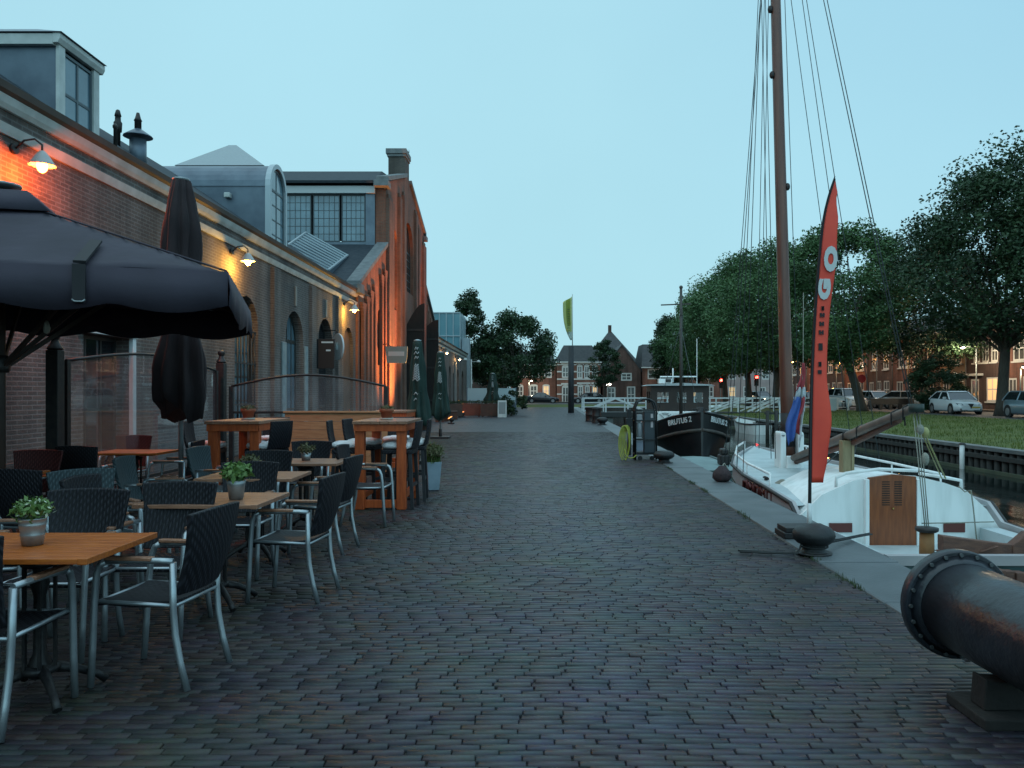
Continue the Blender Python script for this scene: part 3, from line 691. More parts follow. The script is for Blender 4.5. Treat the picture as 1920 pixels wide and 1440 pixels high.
# tilted glazed rooflight in the corner between wing and aisle
P = [Vector((-9.96,32.0,7.25)),Vector((-8.2,32.0,6.35)),Vector((-8.17,35.2,7.5)),Vector((-10.0,35.2,8.5))]
m = MB(); m.loft([[p-Vector((0,0,1.2)) for p in P],[p-Vector((0,0,.02)) for p in P]], sm=False); rl = m.build("rooflight", ZINC, hall, True)
m = MB(); m.add(P, [(0,1,2,3)]); m.build("pane", mat("rooflight_glass", (.10,.14,.17), .15, 0, None, spec=.9), rl, True)
m = MB()
for i in range(10): t_ = i/9; m.bar(P[0].lerp(P[3],t_)+Vector((0,0,.03)), P[1].lerp(P[2],t_)+Vector((0,0,.03)), .07, .05)
for i in range(2): m.bar((P[0] if i == 0 else P[1])+Vector((0,0,.03)), (P[3] if i == 0 else P[2])+Vector((0,0,.03)), .09, .06)
m.build("glazing_bar", mat("pale_zinc", (.36,.42,.45), .4, .3), rl, True)
# tall dark gate leaves standing open from the gable
GATE = mat("tarred_gate", (.010,.008,.007), .85, 0, (.018,.014,.012), 3, stretch=(6,6,1))
for (y,wd,za,zb) in ((43.3,1.0,5.1,6.3),(50.9,.85,5.6,6.1)):
    lf = MB(); n = 8
    poly = [(HX+.02,0),(HX+wd,0)]+[(HX+wd-(wd-.02)*i/n, zb-(zb-za)*(1-math.cos(PI/2*i/n))) for i in range(n+1)]
    lf.prism(poly, lambda u,v,w: (u,w,v), y, y+.12); lo = lf.build("gate_leaf", GATE, hall, True)
    s_ = MB()
    for z in (.9,3.0,4.8): s_.box(HX+.03,HX+wd-.05,y-.03,y-.002,z,z+.12)
    s_.each("strap_hinge", IRON, lo, True)
# gull on the chimney
gl = thing("gull", "small grey gull perched on the hall chimney", "bird", (HX-.05,44.5,14.645))
m = MB(); m.loft([[(.0+dx*r_*.8, y+0, .17+z+dz*r_) for (dx,dz) in [(math.cos(2*PI*i/8),math.sin(2*PI*i/8)) for i in range(8)]] for (y,z,r_) in ((-.26,.0,.012),(-.12,.02,.05),(.02,.04,.075),(.1,.08,.06),(.15,.14,.04),(.19,.18,.045),(.22,.18,.03),(.27,.165,.008))])
m.cyl((.025,.0,.0),(.025,.02,.12),.008); m.cyl((-.025,.0,.0),(-.025,.02,.12),.008)
m.build("body", mat("gull_grey", (.42,.45,.47), .7, 0, (.62,.64,.65), 9), gl)

# ---- the low wing beyond the hall
lw = thing("far_brick_wing", "low brick wing with white cornice and lit wall lamps running on beyond the tall hall", "building", (WX,72,0))
ops2 = [(58.2,59.6,.0,2.4,.5),(62.6,64.4,.6,2.9,.7),(66.2,68.0,0,2.9,.8),(69.6,70.6,0,2.8,.4),(73.4,75.2,.6,2.9,.7),(78,80,.6,2.9,.7)]
m = MB(); facade(m, fE(WX), 56.55, 84, 0, 5.56, ops2, .3); m.add([(WX,84,0),(-14,84,0),(-14,84,5.56),(WX,84,5.56)],[(0,1,2,3)]); m.build("wall", BR1, lw, True, fix=False)
cornice(lw, WX, 56.6, 84)
MB().prism([(WX+.08,5.485),(WX-3,6.9),(WX-6,5.57)], lambda u,v,w: (u,w,v), 56.6, 84).build("roof", ROOF, lw, True)
for i,o_ in enumerate(ops2): window(lw, fE(WX), o_, .2, DKW, DGLASS, 2, 3, .08, .05, "door" if o_[2] == 0 else "window")
m = MB(); m.box(WX+.003,WX+.12,70.9,71.6,0,4.2); m.build("pilaster", PLAS, lw, True, .01)
# glass annex standing behind it
ax = thing("glass_annex", "pale blue glass box building rising behind the far brick wing", "building", (-9.5,84,0))
MB().box(-12.8,-7.7,84.2,92,0,9.9).build("glazed_block", mat("teal_curtain_glass", (.16,.32,.36), .12, 0, (.10,.22,.27), .35, spec=.8), ax, True)
m = MB()
for i in range(8):
    x = -12.8+i*5.1/7; m.box(x-.04,x+.04,84.12,84.195,0,9.9)
for z in (2.6,5.0,7.4,9.85): m.box(-12.8,-7.7,84.1,84.19,z-.05,z+.05)
for y in (86,88,90): m.box(-7.695,-7.62,y-.04,y+.04,0,9.9)
m.build("glazing_frame", mat("pale_zinc", (.36,.42,.45), .4, .3), ax, True)
MB().box(-7.6,-6.75,84.6,86,0,7.2).build("stair_tower", mat("pale_panel", (.30,.36,.39), .45, 0, (.25,.30,.33), 1), ax, True, .02)

# ------------------------------------------------------------------ wall lamps
def wall_lamp(y, z, label, colr, watt, xw=WX, g="wall lamps along the workshop front"):
    t = thing("wall_lamp", label, "lamp", (xw,y,z), 0, g)
    m = MB(); m.cyl((0,0,.25),(.05,0,.25),.07,.07,12); m.tube([(.04,0,.25),(.16,0,.36),(.30,0,.38),(.40,0,.30),(.40,0,.2)], .014, 8); m.build("arm", IRON, t)
    m = MB(); m.lathe([(.03,.22),(.05,.2),(.09,.15),(.145,.06),(.17,.03),(.17,.02),(.135,.055),(.08,.14),(.03,.2)], (.40,0,0), 20); m.build("shade", mat("enamel_shade", (.35,.36,.35), .35), t)
    m = MB(); m.ball((.40,0,.015), .07, 12, 8, sz=1.3); m.build("bulb", emit("bulb_"+str(round(colr[1],2)), colr, 55), t)
    l = bpy.data.lights.new("lamp_light", 'POINT'); l.energy = watt; l.color = colr; l.shadow_soft_size = .07
    o = bpy.data.objects.new("lamp_light", l); col.objects.link(o); o.parent = t; o.location = (.40,0,-.07)
    return t
wall_lamp(10.75, 4.52, "wall lamp with a red-orange glow above the open parasol", (1,.13,.02), 300)
wall_lamp(18.5, 4.5, "yellow-orange wall lamp above the arched grille window", (1,.50,.08), 190)
wall_lamp(29.5, 4.5, "yellow-orange wall lamp nearest the tall red hall", (1,.50,.08), 210)
wall_lamp(61.1, 4.45, "small lit wall lamp on the far wing, nearest the hall", (1,.55,.2), 90)
wall_lamp(71.7, 4.4, "small lit wall lamp at the far end of the far wing", (1,.6,.25), 90)
# ------------------------------------------------------------------ signs on the wall
t = thing("projecting_sign", "round white disc sign on an iron bracket between the arched doors", "sign", (WX,26.6,3.0))
MB().tube([(0,0,.55),(.45,0,.55),(.5,0,.46)], .02, 8).build("bracket", IRON, t)
ca, sa = math.cos(R(52)), math.sin(R(52))
m = MB(); m.tube([(.5-.03*sa,-.03*ca,0),(.5+.03*sa,.03*ca,0)], [.45,.45], 28); m.build("disc", mat("sign_white", (.55,.60,.62), .45), t, bevel=.01)
m = MB(); m.bar((.5+.034*sa-.11*ca,-.034*ca-.11*sa,.02),(.5+.034*sa+.11*ca,-.034*ca+.11*sa,.02),.004,.24); m.build("emblem", mat("sign_pale", (.35,.42,.43), .5), t)
t = thing("menu_board", "dark rectangular board sign hanging across the arched door", "sign", (WX,25.7,2.15))
m = MB(); m.box(.02,.62,-.04,.04,.1,1.05); m.build("board", mat("sign_black", (.012,.012,.013), .5), t, bevel=.01)
m = MB(); m.box(.2,.58,-.046,-.042,.92,.97); m.box(.35,.5,-.046,-.042,.66,.71); m.build("lettering", WHITE, t)
t = thing("projecting_sign", "small grey-green rectangular sign bracketed off the orange-lit hall pilaster", "sign", (HX,36.0,2.9))
MB().tube([(0,0,.75),(.35,0,.75),(.55,0,.62)], .02, 8).build("bracket", IRON, t)
m = MB(); m.prism([(.3,.0),(.32,-.1),(1.15,-.1),(1.2,.0),(1.25,.65),(.25,.65)], lambda u,v,w: (u,w,v), -.04, .04); m.build("panel", mat("sign_teal", (.13,.20,.20), .5), t)
m = MB(); m.box(.38,1.1,-.048,-.042,.22,.42); m.build("stripe", mat("sign_pale", (.35,.42,.43), .5), t)
# flood lamp that washes the gable
def flood(loc, aim, watt, colr, label, size=R(70)):
    t = thing("ground_floodlight", label, "lamp", loc)
    d = (Vector(aim)-Vector(loc)).normalized()
    m = MB(); m.box(-.16,.16,-.12,.12,0,.05); m.box(-.03,.03,-.03,.03,.05,.14); m.build("base", IRON, t, bevel=.008)
    m = MB(); m.tube([Vector((0,0,.2))-d*.12, Vector((0,0,.2))+d*.1], [.09,.13], 14); hd = m.build("head", IRON, t)
    m = MB(); m.tube([Vector((0,0,.2))+d*.1, Vector((0,0,.2))+d*.108], [.115,.115], 14); m.build("lens", emit("flood_lens", colr, 4), hd)
    l = bpy.data.lights.new("flood_light", 'SPOT'); l.energy = watt; l.color = colr; l.spot_size = size; l.spot_blend = .9; l.shadow_soft_size = .1
    o = bpy.data.objects.new("flood_light", l); col.objects.link(o); o.parent = t
    o.location = Vector((0,0,.2))+d*.14; o.rotation_euler = d.to_track_quat('-Z','Y').to_euler()
flood((-3.9,38.0,0), (-7,37.2,5.2), 7500, (1,.34,.09), "small black ground floodlight washing the hall gable orange", R(110))
flood((-4.2,47.6,0), (-7,46.5,9.0), 10500, (1,.26,.10), "small black floodlight aimed up the far half of the gable", R(80))
# ------------------------------------------------------------------ terrace chairs
GT = "wicker armchairs on the terrace"
def make_chair(wm, armm):
    t = thing("terrace_chair", "chair", "chair", (0,0,0), 0, GT)          # faces +Y
    for s in (-1,1):
        MB().tube([(s*.225,.245,0),(s*.228,.232,.2),(s*.232,.218,.45),(s*.235,.205,.58),(s*.236,.185,.627),(s*.237,.15,.645)], .0175, 8).build("leg", ALU, t)
        MB().tube([(s*.215,-.27,0),(s*.212,-.232,.14),(s*.212,-.205,.28),(s*.214,-.195,.42),(s*.225,-.2,.645)], .0175, 8).build("leg", ALU, t)
        a = MB().tube([(s*.237,.15,.645),(s*.238,0,.652),(s*.236,-.14,.654),(s*.228,-.205,.650)], .0155, 8).build("armrest", ALU, t)
        m = MB(); m.prism([(-.10,-.024),(.15,-.024),(.165,0),(.15,.024),(-.10,.024)], lambda u,v,w: (s*.237+v,u,w), .6535, .671); m.build("arm_pad", armm, a, bevel=.004)
    m = MB()
    for s in (-1,1): m.tube([(s*.215,-.195,.425),(s*.215,.215,.435)], .011, 6)
    m.tube([(-.23,.215,.43),(.23,.215,.43)], .011, 6); m.tube([(-.215,-.195,.42),(.215,-.195,.42)], .011, 6)
    m.build("seat_frame", ALU, t)
    rings = []
    for i in range(8):
        y = -.2+.425*i/7; z = .452-.014*math.sin(PI*i/7)-(.012 if i == 7 else 0)
        rings.append([(-.213,y,z),(-.1,y,z-.008),(.1,y,z-.008),(.213,y,z),(.213,y,z-.03),(-.213,y,z-.03)])
    MB().loft(rings, sm=False).build("seat", wm, t, bevel=.006)
    rings = []
    for i in range(9):
        q = i/8; z = .47+.42*q; y = -.185-.10*q-.02*math.sin(PI*q); hw = .195+.055*q; cv = .03
        row = [(hw*u, y-cv*(1-u*u), z+(.012*(1-u*u) if i == 8 else 0)) for u in (-1,-.66,-.33,0,.33,.66,1)]
        rings.append(row+[(x,yy-.03,zz) for (x,yy,zz) in reversed(row)])
    MB().loft(rings, sm=False).build("backrest", wm, t, bevel=.008)
    return Kind(t)
ch = {"b": make_chair(WICK, TEAK_G), "t": make_chair(WICK_T, TEAK_G), "r": make_chair(WICK_R, TEAK)}
def face(dx, dy): return math.atan2(-dx, dy)
for (k,x,y,r_,lab) in (
  ("b",-1.98,4.26,face(-1,.12),"black wicker armchair at the right of the front table, nearest the camera"),
  ("b",-2.49,3.70,face(.03,1),"armchair cut off by the left edge, silver legs before the front table"),
  ("b",-2.74,4.66,face(.05,-1),"purple-black wicker chair behind the front table and its flower bucket"),
  ("b",-2.36,5.06,face(.02,-1),"black wicker chair standing between the front table and the table with the leafy plant"),
  ("b",-1.77,5.9,face(-1,.1),"black wicker armchair side-on at the right of the table with the leafy plant"),
  ("b",-2.0,7.62,face(-1,.12),"black wicker armchair at the right of the third table from the camera"),
  ("b",-1.88,9.12,face(1,-.05),"armchair with a pale olive arm pad turned to the road before the right bistro table"),
  ("t",-3.3,6.05,face(.75,-.65),"teal-grey wicker chair with its rounded back behind the purple-black chair"),
  ("b",-2.44,6.62,face(.03,-1),"black wicker chair directly behind the second table and its green plant"),
  ("b",-2.72,7.95,face(.02,-1),"wide-backed black wicker chair behind the third table from the camera"),
  ("b",-2.72,9.55,face(.03,-1),"black wicker chair behind the fourth table from the camera"),
  ("t",-3.52,7.5,face(1,.12),"teal-grey chair seen side-on beside the pole of the folded brown parasol"),
  ("t",-3.4,8.8,face(1,-.1),"teal-grey chair under the front of the left red bistro table"),
  ("b",-5.1,9.25,face(.05,1),"black wicker chair with its back turned, left of the teal-grey chair under the parasol"),
  ("b",-4.48,9.95,face(-1,-.1),"black wicker chair to the right of the rear orange table against the glass screen"),
  ("r",-5.12,8.0,face(.05,-1),"dark red chair behind the small orange table at the left edge"),
  ("r",-5.55,10.85,face(.05,-1),"dark red chair in front of the dark glazed door in the brick wall"),
  ("b",-3.35,5.0,face(1,.2),"black chair tucked behind the front table beside the teal-grey chair, mostly hidden"),
  ("b",-5.55,6.9,face(1,.1),"black chair at the left edge of the small orange table under the parasol"),
  ("b",-2.95,5.75,face(1,0),"black chair at the left side of the second table from the camera"),
  ("b",-4.0,6.55,face(.2,1),"black chair under the open parasol with its back to the camera")):
    ch[k].put((x,y,0), r_, lab)
# ------------------------------------------------------------------ low tables
def make_table(tm, sx=.84, sy=.68):
    t = thing("terrace_table", "table", "table", (0,0,0), 0, "square wooden tables on the terrace")
    m = MB(); n = 8; w_ = sy/n
    for i in range(n): m.box(-sx/2+.045,sx/2-.045,-sy/2+i*w_+.0025,-sy/2+(i+1)*w_-.0025,.722,.748)
    m.box(-sx/2,-sx/2+.044,-sy/2,sy/2,.72,.750); m.box(sx/2-.044,sx/2,-sy/2,sy/2,.72,.750)
    m.build("tabletop", tm, t, bevel=.003)
    m = MB(); m.box(-.24,.24,-.03,.03,.69,.719); m.box(-.03,.03,-.22,.22,.69,.719); m.build("top_bracket", IRON, t)
    m = MB(); m.lathe([(.05,.10),(.055,.16),(.03,.22),(.028,.5),(.045,.56),(.03,.62),(.05,.69)], n=14)
    for i in range(6):
        a = 2*PI*i/6; m.bar((.075*math.cos(a),.075*math.sin(a),.14),(.075*math.cos(a),.075*math.sin(a),.66),.014,.014)
    m.lathe([(.06,.64),(.085,.65),(.085,.67),(.06,.68)], n=14); m.lathe([(.07,.12),(.09,.13),(.09,.15),(.07,.16)], n=14)
    m.build("column", IRON, t)
    for i in range(4):
        a = PI/4+i*PI/2; c, s = math.cos(a), math.sin(a)
        MB().tube([(c*.05,s*.05,.14),(c*.16,s*.16,.105),(c*.26,s*.26,.05),(c*.30,s*.30,.015)], [.03,.022,.018,.022], 8).build("foot", IRON, t)
    return Kind(t)
tb = {"o": make_table(TEAK), "g": make_table(TEAK_G)}
for (k,x,y,r_,lab) in (("o",-2.43,3.94,.0,"orange varnished table with a bucket of flowers, nearest the camera"),
  ("g",-2.25,5.66,-.02,"brown wooden table with a leafy green plant in a bucket"),
  ("g",-2.52,7.25,.02,"brown wooden table third from the camera along the paving"),
  ("g",-2.48,8.74,-.02,"brown wooden table just before the right red bistro table"),
  ("o",-5.06,7.35,.03,"orange varnished table at the left edge under the open parasol"),
  ("o",-5.05,10.15,.0,"orange varnished table by the glass screen and the lit door")):
    tb[k].put((x,y,0), r_, lab)
# ------------------------------------------------------------------ plants
LEAF = mat("herb_leaf", (.055,.115,.02), .6, 0, (.11,.19,.04), 40)
LEAF_W = mat("white_blossom", (.45,.50,.36), .7)
LEAF_D = mat("dry_leaf", (.07,.075,.03), .7, 0, (.12,.10,.045), 30)
GALV = mat("galvanised_steel", (.36,.38,.385), .38, .7, (.26,.28,.285), 14)
TERRA = mat("terracotta", (.30,.085,.04), .75, 0, (.22,.06,.03), 9, .1, 30)
def leaf_ball(r_, c, rad, n, sz, flat=.8, thr=None):
    V = []; F = []; k = 0
    for i in range(n):
        u = r_.normal(size=3); u /= np.linalg.norm(u); u[2] = abs(u[2])*flat if r_.random() < .8 else u[2]*.5
        p = np.array(c)+u*rad*r_.uniform(.45,1.08)
        a = r_.normal(size=3); a /= np.linalg.norm(a); b_ = np.cross(a, u+r_.normal(size=3)*.4); b_ /= np.linalg.norm(b_)+1e-6
        s = sz*r_.uniform(.6,1.35); a = a*s; b_ = b_*s*.5
        V += [p-a,p-b_*.9,p+a,p+b_*.9]; F.append((k,k+1,k+2,k+3)); k += 4
    return V, F
def potted(name, label, cat, loc, kind, seed):
    t = thing(name, label, cat, loc, rnd.uniform(0,3), None); r_ = np.random.default_rng(seed)
    if kind == "bucket":
        m = MB(); m.lathe([(.001,0),(.047,0),(.052,.04),(.054,.045),(.054,.053),(.0525,.058),(.058,.09),(.060,.095),(.060,.103),(.0585,.107),(.063,.126),(.066,.131),(.062,.131),(.058,.115),(.001,.113)], n=24); m.build("pot", GALV, t)
        m = MB(); m.lathe([(.001,.116),(.0575,.116)], n=16); m.build("soil", SOIL, t)
        V, F = leaf_ball(r_, (0,0,.155), .095, 520, .016); np_mesh("foliage", V, F, LEAF, t)
        V, F = leaf_ball(r_, (0,0,.16), .10, 90, .011); np_mesh("blossom", V, F, LEAF_W, t)
    elif kind == "leafy":
        m = MB(); m.lathe([(.001,0),(.047,0),(.058,.09),(.060,.095),(.060,.103),(.066,.131),(.062,.131),(.058,.115),(.001,.113)], n=24); m.build("pot", GALV, t)
        V, F = leaf_ball(r_, (0,0,.17), .105, 230, .034); np_mesh("foliage", V, F, LEAF, t)
    elif kind == "terra":
        m = MB(); m.lathe([(.001,0),(.062,0),(.082,.10),(.094,.102),(.098,.145),(.088,.145),(.08,.12),(.001,.118)], n=20); m.build("pot", TERRA, t)
        m = MB(); m.lathe([(.001,-.001),(.085,.001),(.09,.02),(.08,.02)], n=20); m.build("saucer", mat("pale_saucer", (.45,.43,.38), .6), t)
        V, F = leaf_ball(r_, (0,0,.14), .10, 200, .02, .5); np_mesh("foliage", V, F, LEAF_D, t)
    elif kind == "small":
        m = MB(); m.lathe([(.001,0),(.045,0),(.055,.08),(.05,.08),(.001,.07)], n=18); m.build("pot", GALV, t)
        V, F = leaf_ball(r_, (0,0,.11), .095, 260, .02); np_mesh("foliage", V, F, LEAF_D, t)
    elif kind == "tall":
        m = MB()
        m.loft([[(-a,-a,z),(a,-a,z),(a,a,z),(-a,a,z)] for (a,z) in ((.115,0),(.16,.5),(.15,.5),(.14,.46))], sm=False); m.build("pot", mat("pale_blue_planter", (.26,.34,.40), .5, 0, (.20,.27,.32), 4), t, bevel=.008)
        V, F = leaf_ball(r_, (0,0,.62), .24, 900, .04, .8); np_mesh("foliage", V, F, LEAF_D, t)
        sp2 = [(r_.normal(0,.08),r_.normal(0,.08),.48) for i in range(260)]; blades("grass_tuft", sp2, .2,.42,.006, LEAF, t, .9, 4)
    return t
potted("flower_bucket", "galvanised bucket of small white-green flowers on the orange table nearest the camera", "plant", (-2.46,3.93,.751), "bucket", 1)
potted("plant_bucket", "galvanised bucket with a leafy green plant on the brown second table", "plant", (-2.08,5.6,.751), "leafy", 2)
potted("potted_plant", "small dry plant on the third table from the camera", "plant", (-2.55,7.2,.751), "small", 3)
potted("potted_plant", "small dry plant on the brown table before the right bistro table", "plant", (-2.5,8.8,.751), "small", 4)
potted("terracotta_pot", "terracotta pot with a low plant on the right red bistro table", "plant", (-1.98,10.8,1.131), "terra", 5)
potted("terracotta_pot", "terracotta pot with a low plant on the left red bistro table", "plant", (-3.85,10.8,1.131), "terra", 6)
potted("tall_planter", "tall pale blue planter with dry grasses on the paving beside the bar stools", "planter", (-1.55,12.3,0), "tall", 7).scale = (.72,.72,.86)
# ------------------------------------------------------------------ bistro tables and stools
def make_bistro(sx=.70, sy=1.30):
    t = thing("bistro_table", "table", "table", (0,0,0), 0, "tall red bistro tables")
    m = MB(); n = 6; w_ = sx/n
    for i in range(n): m.box(-sx/2+i*w_+.002,-sx/2+(i+1)*w_-.002,-sy/2,sy/2,1.09,1.13)
    m.build("tabletop", TEAK_G, t, bevel=.004)
    m = MB()
    for s in (-1,1): m.box(-sx/2+.02,sx/2-.02,s*(sy/2-.04)-.015,s*(sy/2-.04)+.015,1.0,1.088); m.box(s*(sx/2-.035)-.015,s*(sx/2-.035)+.015,-sy/2+.03,sy/2-.03,1.0,1.088)
    m.each("apron", REDWOOD, t, bevel=.003)
    for a in (-1,1):
        for b_ in (-1,1):
            x, y = a*(sx/2-.085), b_*(sy/2-.115); m = MB(); m.box(x-.06,x+.06,y-.055,y+.055,.0,1.0); m.build("leg", REDWOOD, t, bevel=.006)
    m = MB()
    for s in (-1,1): m.box(-sx/2+.146,sx/2-.146,s*(sy/2-.115)-.03,s*(sy/2-.115)+.03,.02,.12)
    for s in (-1,1): m.box(s*(sx/2-.085)-.03,s*(sx/2-.085)+.03,-sy/2+.172,sy/2-.172,.12,.20)
    m.each("foot_rail", REDWOOD, t, bevel=.004)
    return Kind(t)
bs = make_bistro()
bs.put((-1.95,10.78,0), 0, "tall red bistro table beside the open paving, black stools around it")
bs.put((-3.83,10.8,0), 0, "tall red bistro table left of the paving, in front of the glass screen posts")
bs.put((-2.8,16.2,0), 0, "tall bistro table partly hidden behind the right one, before the wooden fence")
BLK = mat("black_painted_wood", (.012,.013,.016), .5, 0, (.022,.023,.027), 9)
CUSH = mat("white_fleece", (.85,.85,.86), .95, 0, (.70,.69,.70), 12, .8, 60)
def make_stool():
    t = thing("bar_stool", "stool", "bar stool", (0,0,0), 0, "black wicker bar stools at the bistro tables")
    for a in (-1,1):
        for b_ in (-1,1): MB().bar((a*.2,b_*.2,0),(a*.17,b_*.165,.74),.042,.042).build("leg", BLK, t)
    m = MB()
    for s in (-1,1): m.box(-.165,.165,s*.185-.012,s*.185+.012,.28,.32); m.box(s*.19-.012,s*.19+.012,-.165,.165,.36,.40)
    m.each("foot_rail", BLK, t)
    m = MB(); m.box(-.2,.2,-.2,.2,.70,.765); m.build("seat", WICK, t, bevel=.015)
    rings = []
    for i in range(6):
        q = i/5; z = .766+.36*q; y = -.175-.06*q-.012*math.sin(PI*q)
        row = [(.2*u, y-.02*(1-u*u), z) for u in (-1,-.5,0,.5,1)]
        rings.append(row+[(x,yy-.03,zz) for (x,yy,zz) in reversed(row)])
    MB().loft(rings, sm=False).build("backrest", WICK, t, bevel=.01)
    return Kind(t)
st = make_stool()
m = MB(); rings = []
for (q,z) in ((.18,.766),(.215,.777),(.225,.81),(.21,.838),(.15,.852),(.05,.856)):
    rings.append([(q*(abs(math.cos(a))**.6)*math.copysign(1,math.cos(a)), q*(abs(math.sin(a))**.6)*math.copysign(1,math.sin(a)), z+.006*math.sin(5*a)) for a in [2*PI*i/24 for i in range(24)]])
m.loft(rings); cu = tag(m.build("seat_cushion", CUSH), "cushion", "cushion", "white cushions on the bar stools"); ck = Kind(cu)
for (x,y,r_,lab) in ((-1.74,10.45,face(-1,.05),"on the paving side of the right bistro table, nearer"),
  (-1.70,11.15,face(-1,-.05),"on the paving side of the right bistro table, farther"),
  (-2.42,10.5,face(1,.1),"left of the right bistro table, nearer"),
  (-2.35,11.15,face(1,-.1),"left of the right bistro table, farther back"),
  (-1.98,11.75,face(0,-1),"at the far end of the right bistro table"),
  (-3.48,10.45,face(-1,.45),"on the right side of the left bistro table"),
  (-4.28,10.5,face(1,.1),"left of the left bistro table, by the brown parasol"),
  (-3.85,11.75,face(0,-1),"at the far end of the left bistro table")):
    st.put((x,y,0), r_, "black bar stool "+lab); ck.put((x,y,.002), r_, "white fleece cushion on the stool "+lab)
# ------------------------------------------------------------------ parasols
CANV = mat("dark_plum_canvas", (.040,.034,.052), .8, 0, (.029,.025,.038), 2.5, .25, 8)
CANV_B = mat("brown_plum_canvas", (.014,.008,.010), .85, 0, (.024,.013,.015), 3, .3, 14, stretch=(5,5,1))
POLE = mat("grey_parasol_pole", (.36,.40,.41), .4, .5, (.28,.32,.33), 6)
th = R(16.5)
t = thing("open_parasol", "large dark plum rectangular parasol standing open over the terrace tables", "parasol", (-4.93,7.40,0), th)
a, b_ = 2.1, 1.66; ze, zp = 2.46, 3.30
m = MB(); n = 28; grid = []
for i in range(n+1):
    row = []
    for j in range(n+1):
        x = -a+2*a*i/n; y = -b_+2*b_*j/n; d = max(abs(x)/a, abs(y)/b_)
        row.append((x,y, zp-(zp-ze)*d-.05*math.sin(PI*min(1,d))*(1-min(abs(x)/a,abs(y)/b_)/max(d,1e-6))+d*(.012*math.sin(x*5.1+y*1.7)*math.sin(y*4.3-x)+.005*math.sin(x*17+y*6))))
    grid.append(row)
vs = [p for r_ in grid for p in r_]; fs = [(i*(n+1)+j,(i+1)*(n+1)+j,(i+1)*(n+1)+j+1,i*(n+1)+j+1) for i in range(n) for j in range(n)]
m.add(vs, fs, 0, True); co = m.build("canopy", CANV, t); so_ = co.modifiers.new("cloth", 'SOLIDIFY'); so_.thickness = .006
m = MB(); k = 42; per = []
def edge(p0, p1, nx_, ny_, scal):
    vs = []; N_ = 48
    for i in range(N_+1):
        q = i/N_; x = p0[0]+(p1[0]-p0[0])*q; y = p0[1]+(p1[1]-p0[1])*q
        dr = .27+.07*abs(math.sin(q*PI*scal)); wv = .018*math.sin(q*23)+.012*math.sin(q*9.3)
        vs += [(x,y,ze+.004),(x+nx_*(.02+wv*.4),y+ny_*(.02+wv*.4),ze-.14),(x+nx_*(.01+wv),y+ny_*(.01+wv),ze-dr)]
    m.add(vs, [(i*3+c,(i+1)*3+c,(i+1)*3+c+1,i*3+c+1) for i in range(N_) for c in range(2)], 0, True)
edge((-a,-b_),(a,-b_),0,-1,5); edge((a,-b_),(a,b_),1,0,5); edge((a,b_),(-a,b_),0,1,5); edge((-a,b_),(-a,-b_),-1,0,5)
vo = m.build("valance", CANV, co); so_ = vo.modifiers.new("cloth", 'SOLIDIFY'); so_.thickness = .005
m = MB(); m.loft([[(-.5,-.4,zp-.18),(.5,-.4,zp-.18),(.5,.4,zp-.18),(-.5,.4,zp-.18)],[(-.28,-.22,zp+.03),(.28,-.22,zp+.03),(.28,.22,zp+.03),(-.28,.22,zp+.03)],[(-.05,-.05,zp+.07),(.05,-.05,zp+.07),(.05,.05,zp+.07),(-.05,.05,zp+.07)]]); m.build("vent_cap", CANV, t)
for (ex,ey) in ((a,b_),(a,-b_),(-a,b_),(-a,-b_)):
    MB().tube([(ex*q,ey*q,zp-(zp-ze)*q+.004) for q in (.1,.3,.5,.7,.9,.995)], .009, 6).build("seam", CANV, co)
MB().lathe([(.04,zp+.06),(.10,zp+.09),(.17,zp+.10),(.17,zp+.12),(.02,zp+.15)], n=18).build("finial", POLE, t)
m = MB(); m.cyl((0,0,0),(0,0,zp+.06),.045,.04,14); m.build("pole", mat("dark_wood_pole", (.035,.022,.018), .6, 0, (.055,.035,.028), 5), t)
for (ex,ey) in ((a,b_),(a,-b_),(-a,b_),(-a,-b_),(a,0),(-a,0),(0,b_),(0,-b_)):
    m = MB(); m.bar((0,0,zp-.17),(ex*.97,ey*.97,ze-.06),.03,.045); r_ = m.build("rib", mat("dark_wood_pole", (0,0,0)), t)
    MB().bar((.05*ex/a,.05*ey/b_,1.75),(ex*.52,ey*.52,zp-.13-(zp-ze)*.52),.025,.04).build("strut", mat("dark_wood_pole", (0,0,0)), r_)
MB().lathe([(.07,1.68),(.08,1.72),(.08,1.80),(.06,1.84)], n=14).build("runner", IRON, t)
m = MB(); m.box(-.34,.34,-.34,.34,.0,.07); m.lathe([(.07,.07),(.06,.35)], n=14); m.build("base", IRON, t, bevel=.01)
m = MB(); m.box(1.0,1.09,-b_-.055,-b_-.03,ze-.28,ze+.01); m.bar((1.045,-b_-.03,ze+.03),(1.045,-b_+.5,ze+.03+.5*(zp-ze)/b_),.09,.02)
m.build("tie_strap", mat("black_strap", (.012,.012,.015), .7), co)
MB().tube([(1.0,-b_-.06,ze-.26),(1.02,-b_-.065,ze-.275),(1.07,-b_-.065,ze-.275),(1.09,-b_-.06,ze-.26)], .006, 6).build("strap_buckle", POLE, co)
t2 = thing("lantern_ornament", "small pale ornament hanging under the open parasol", "ornament", (-4.35,7.15,2.02))
MB().lathe([(.005,.12),(.02,.1),(.03,.05),(.022,.01),(.001,0)], n=12).build("body", mat("pale_ceramic", (.35,.35,.30), .5), t2); MB().cyl((0,0,.12),(0,0,.66),.003,.003,5).build("cord", IRON, t2)

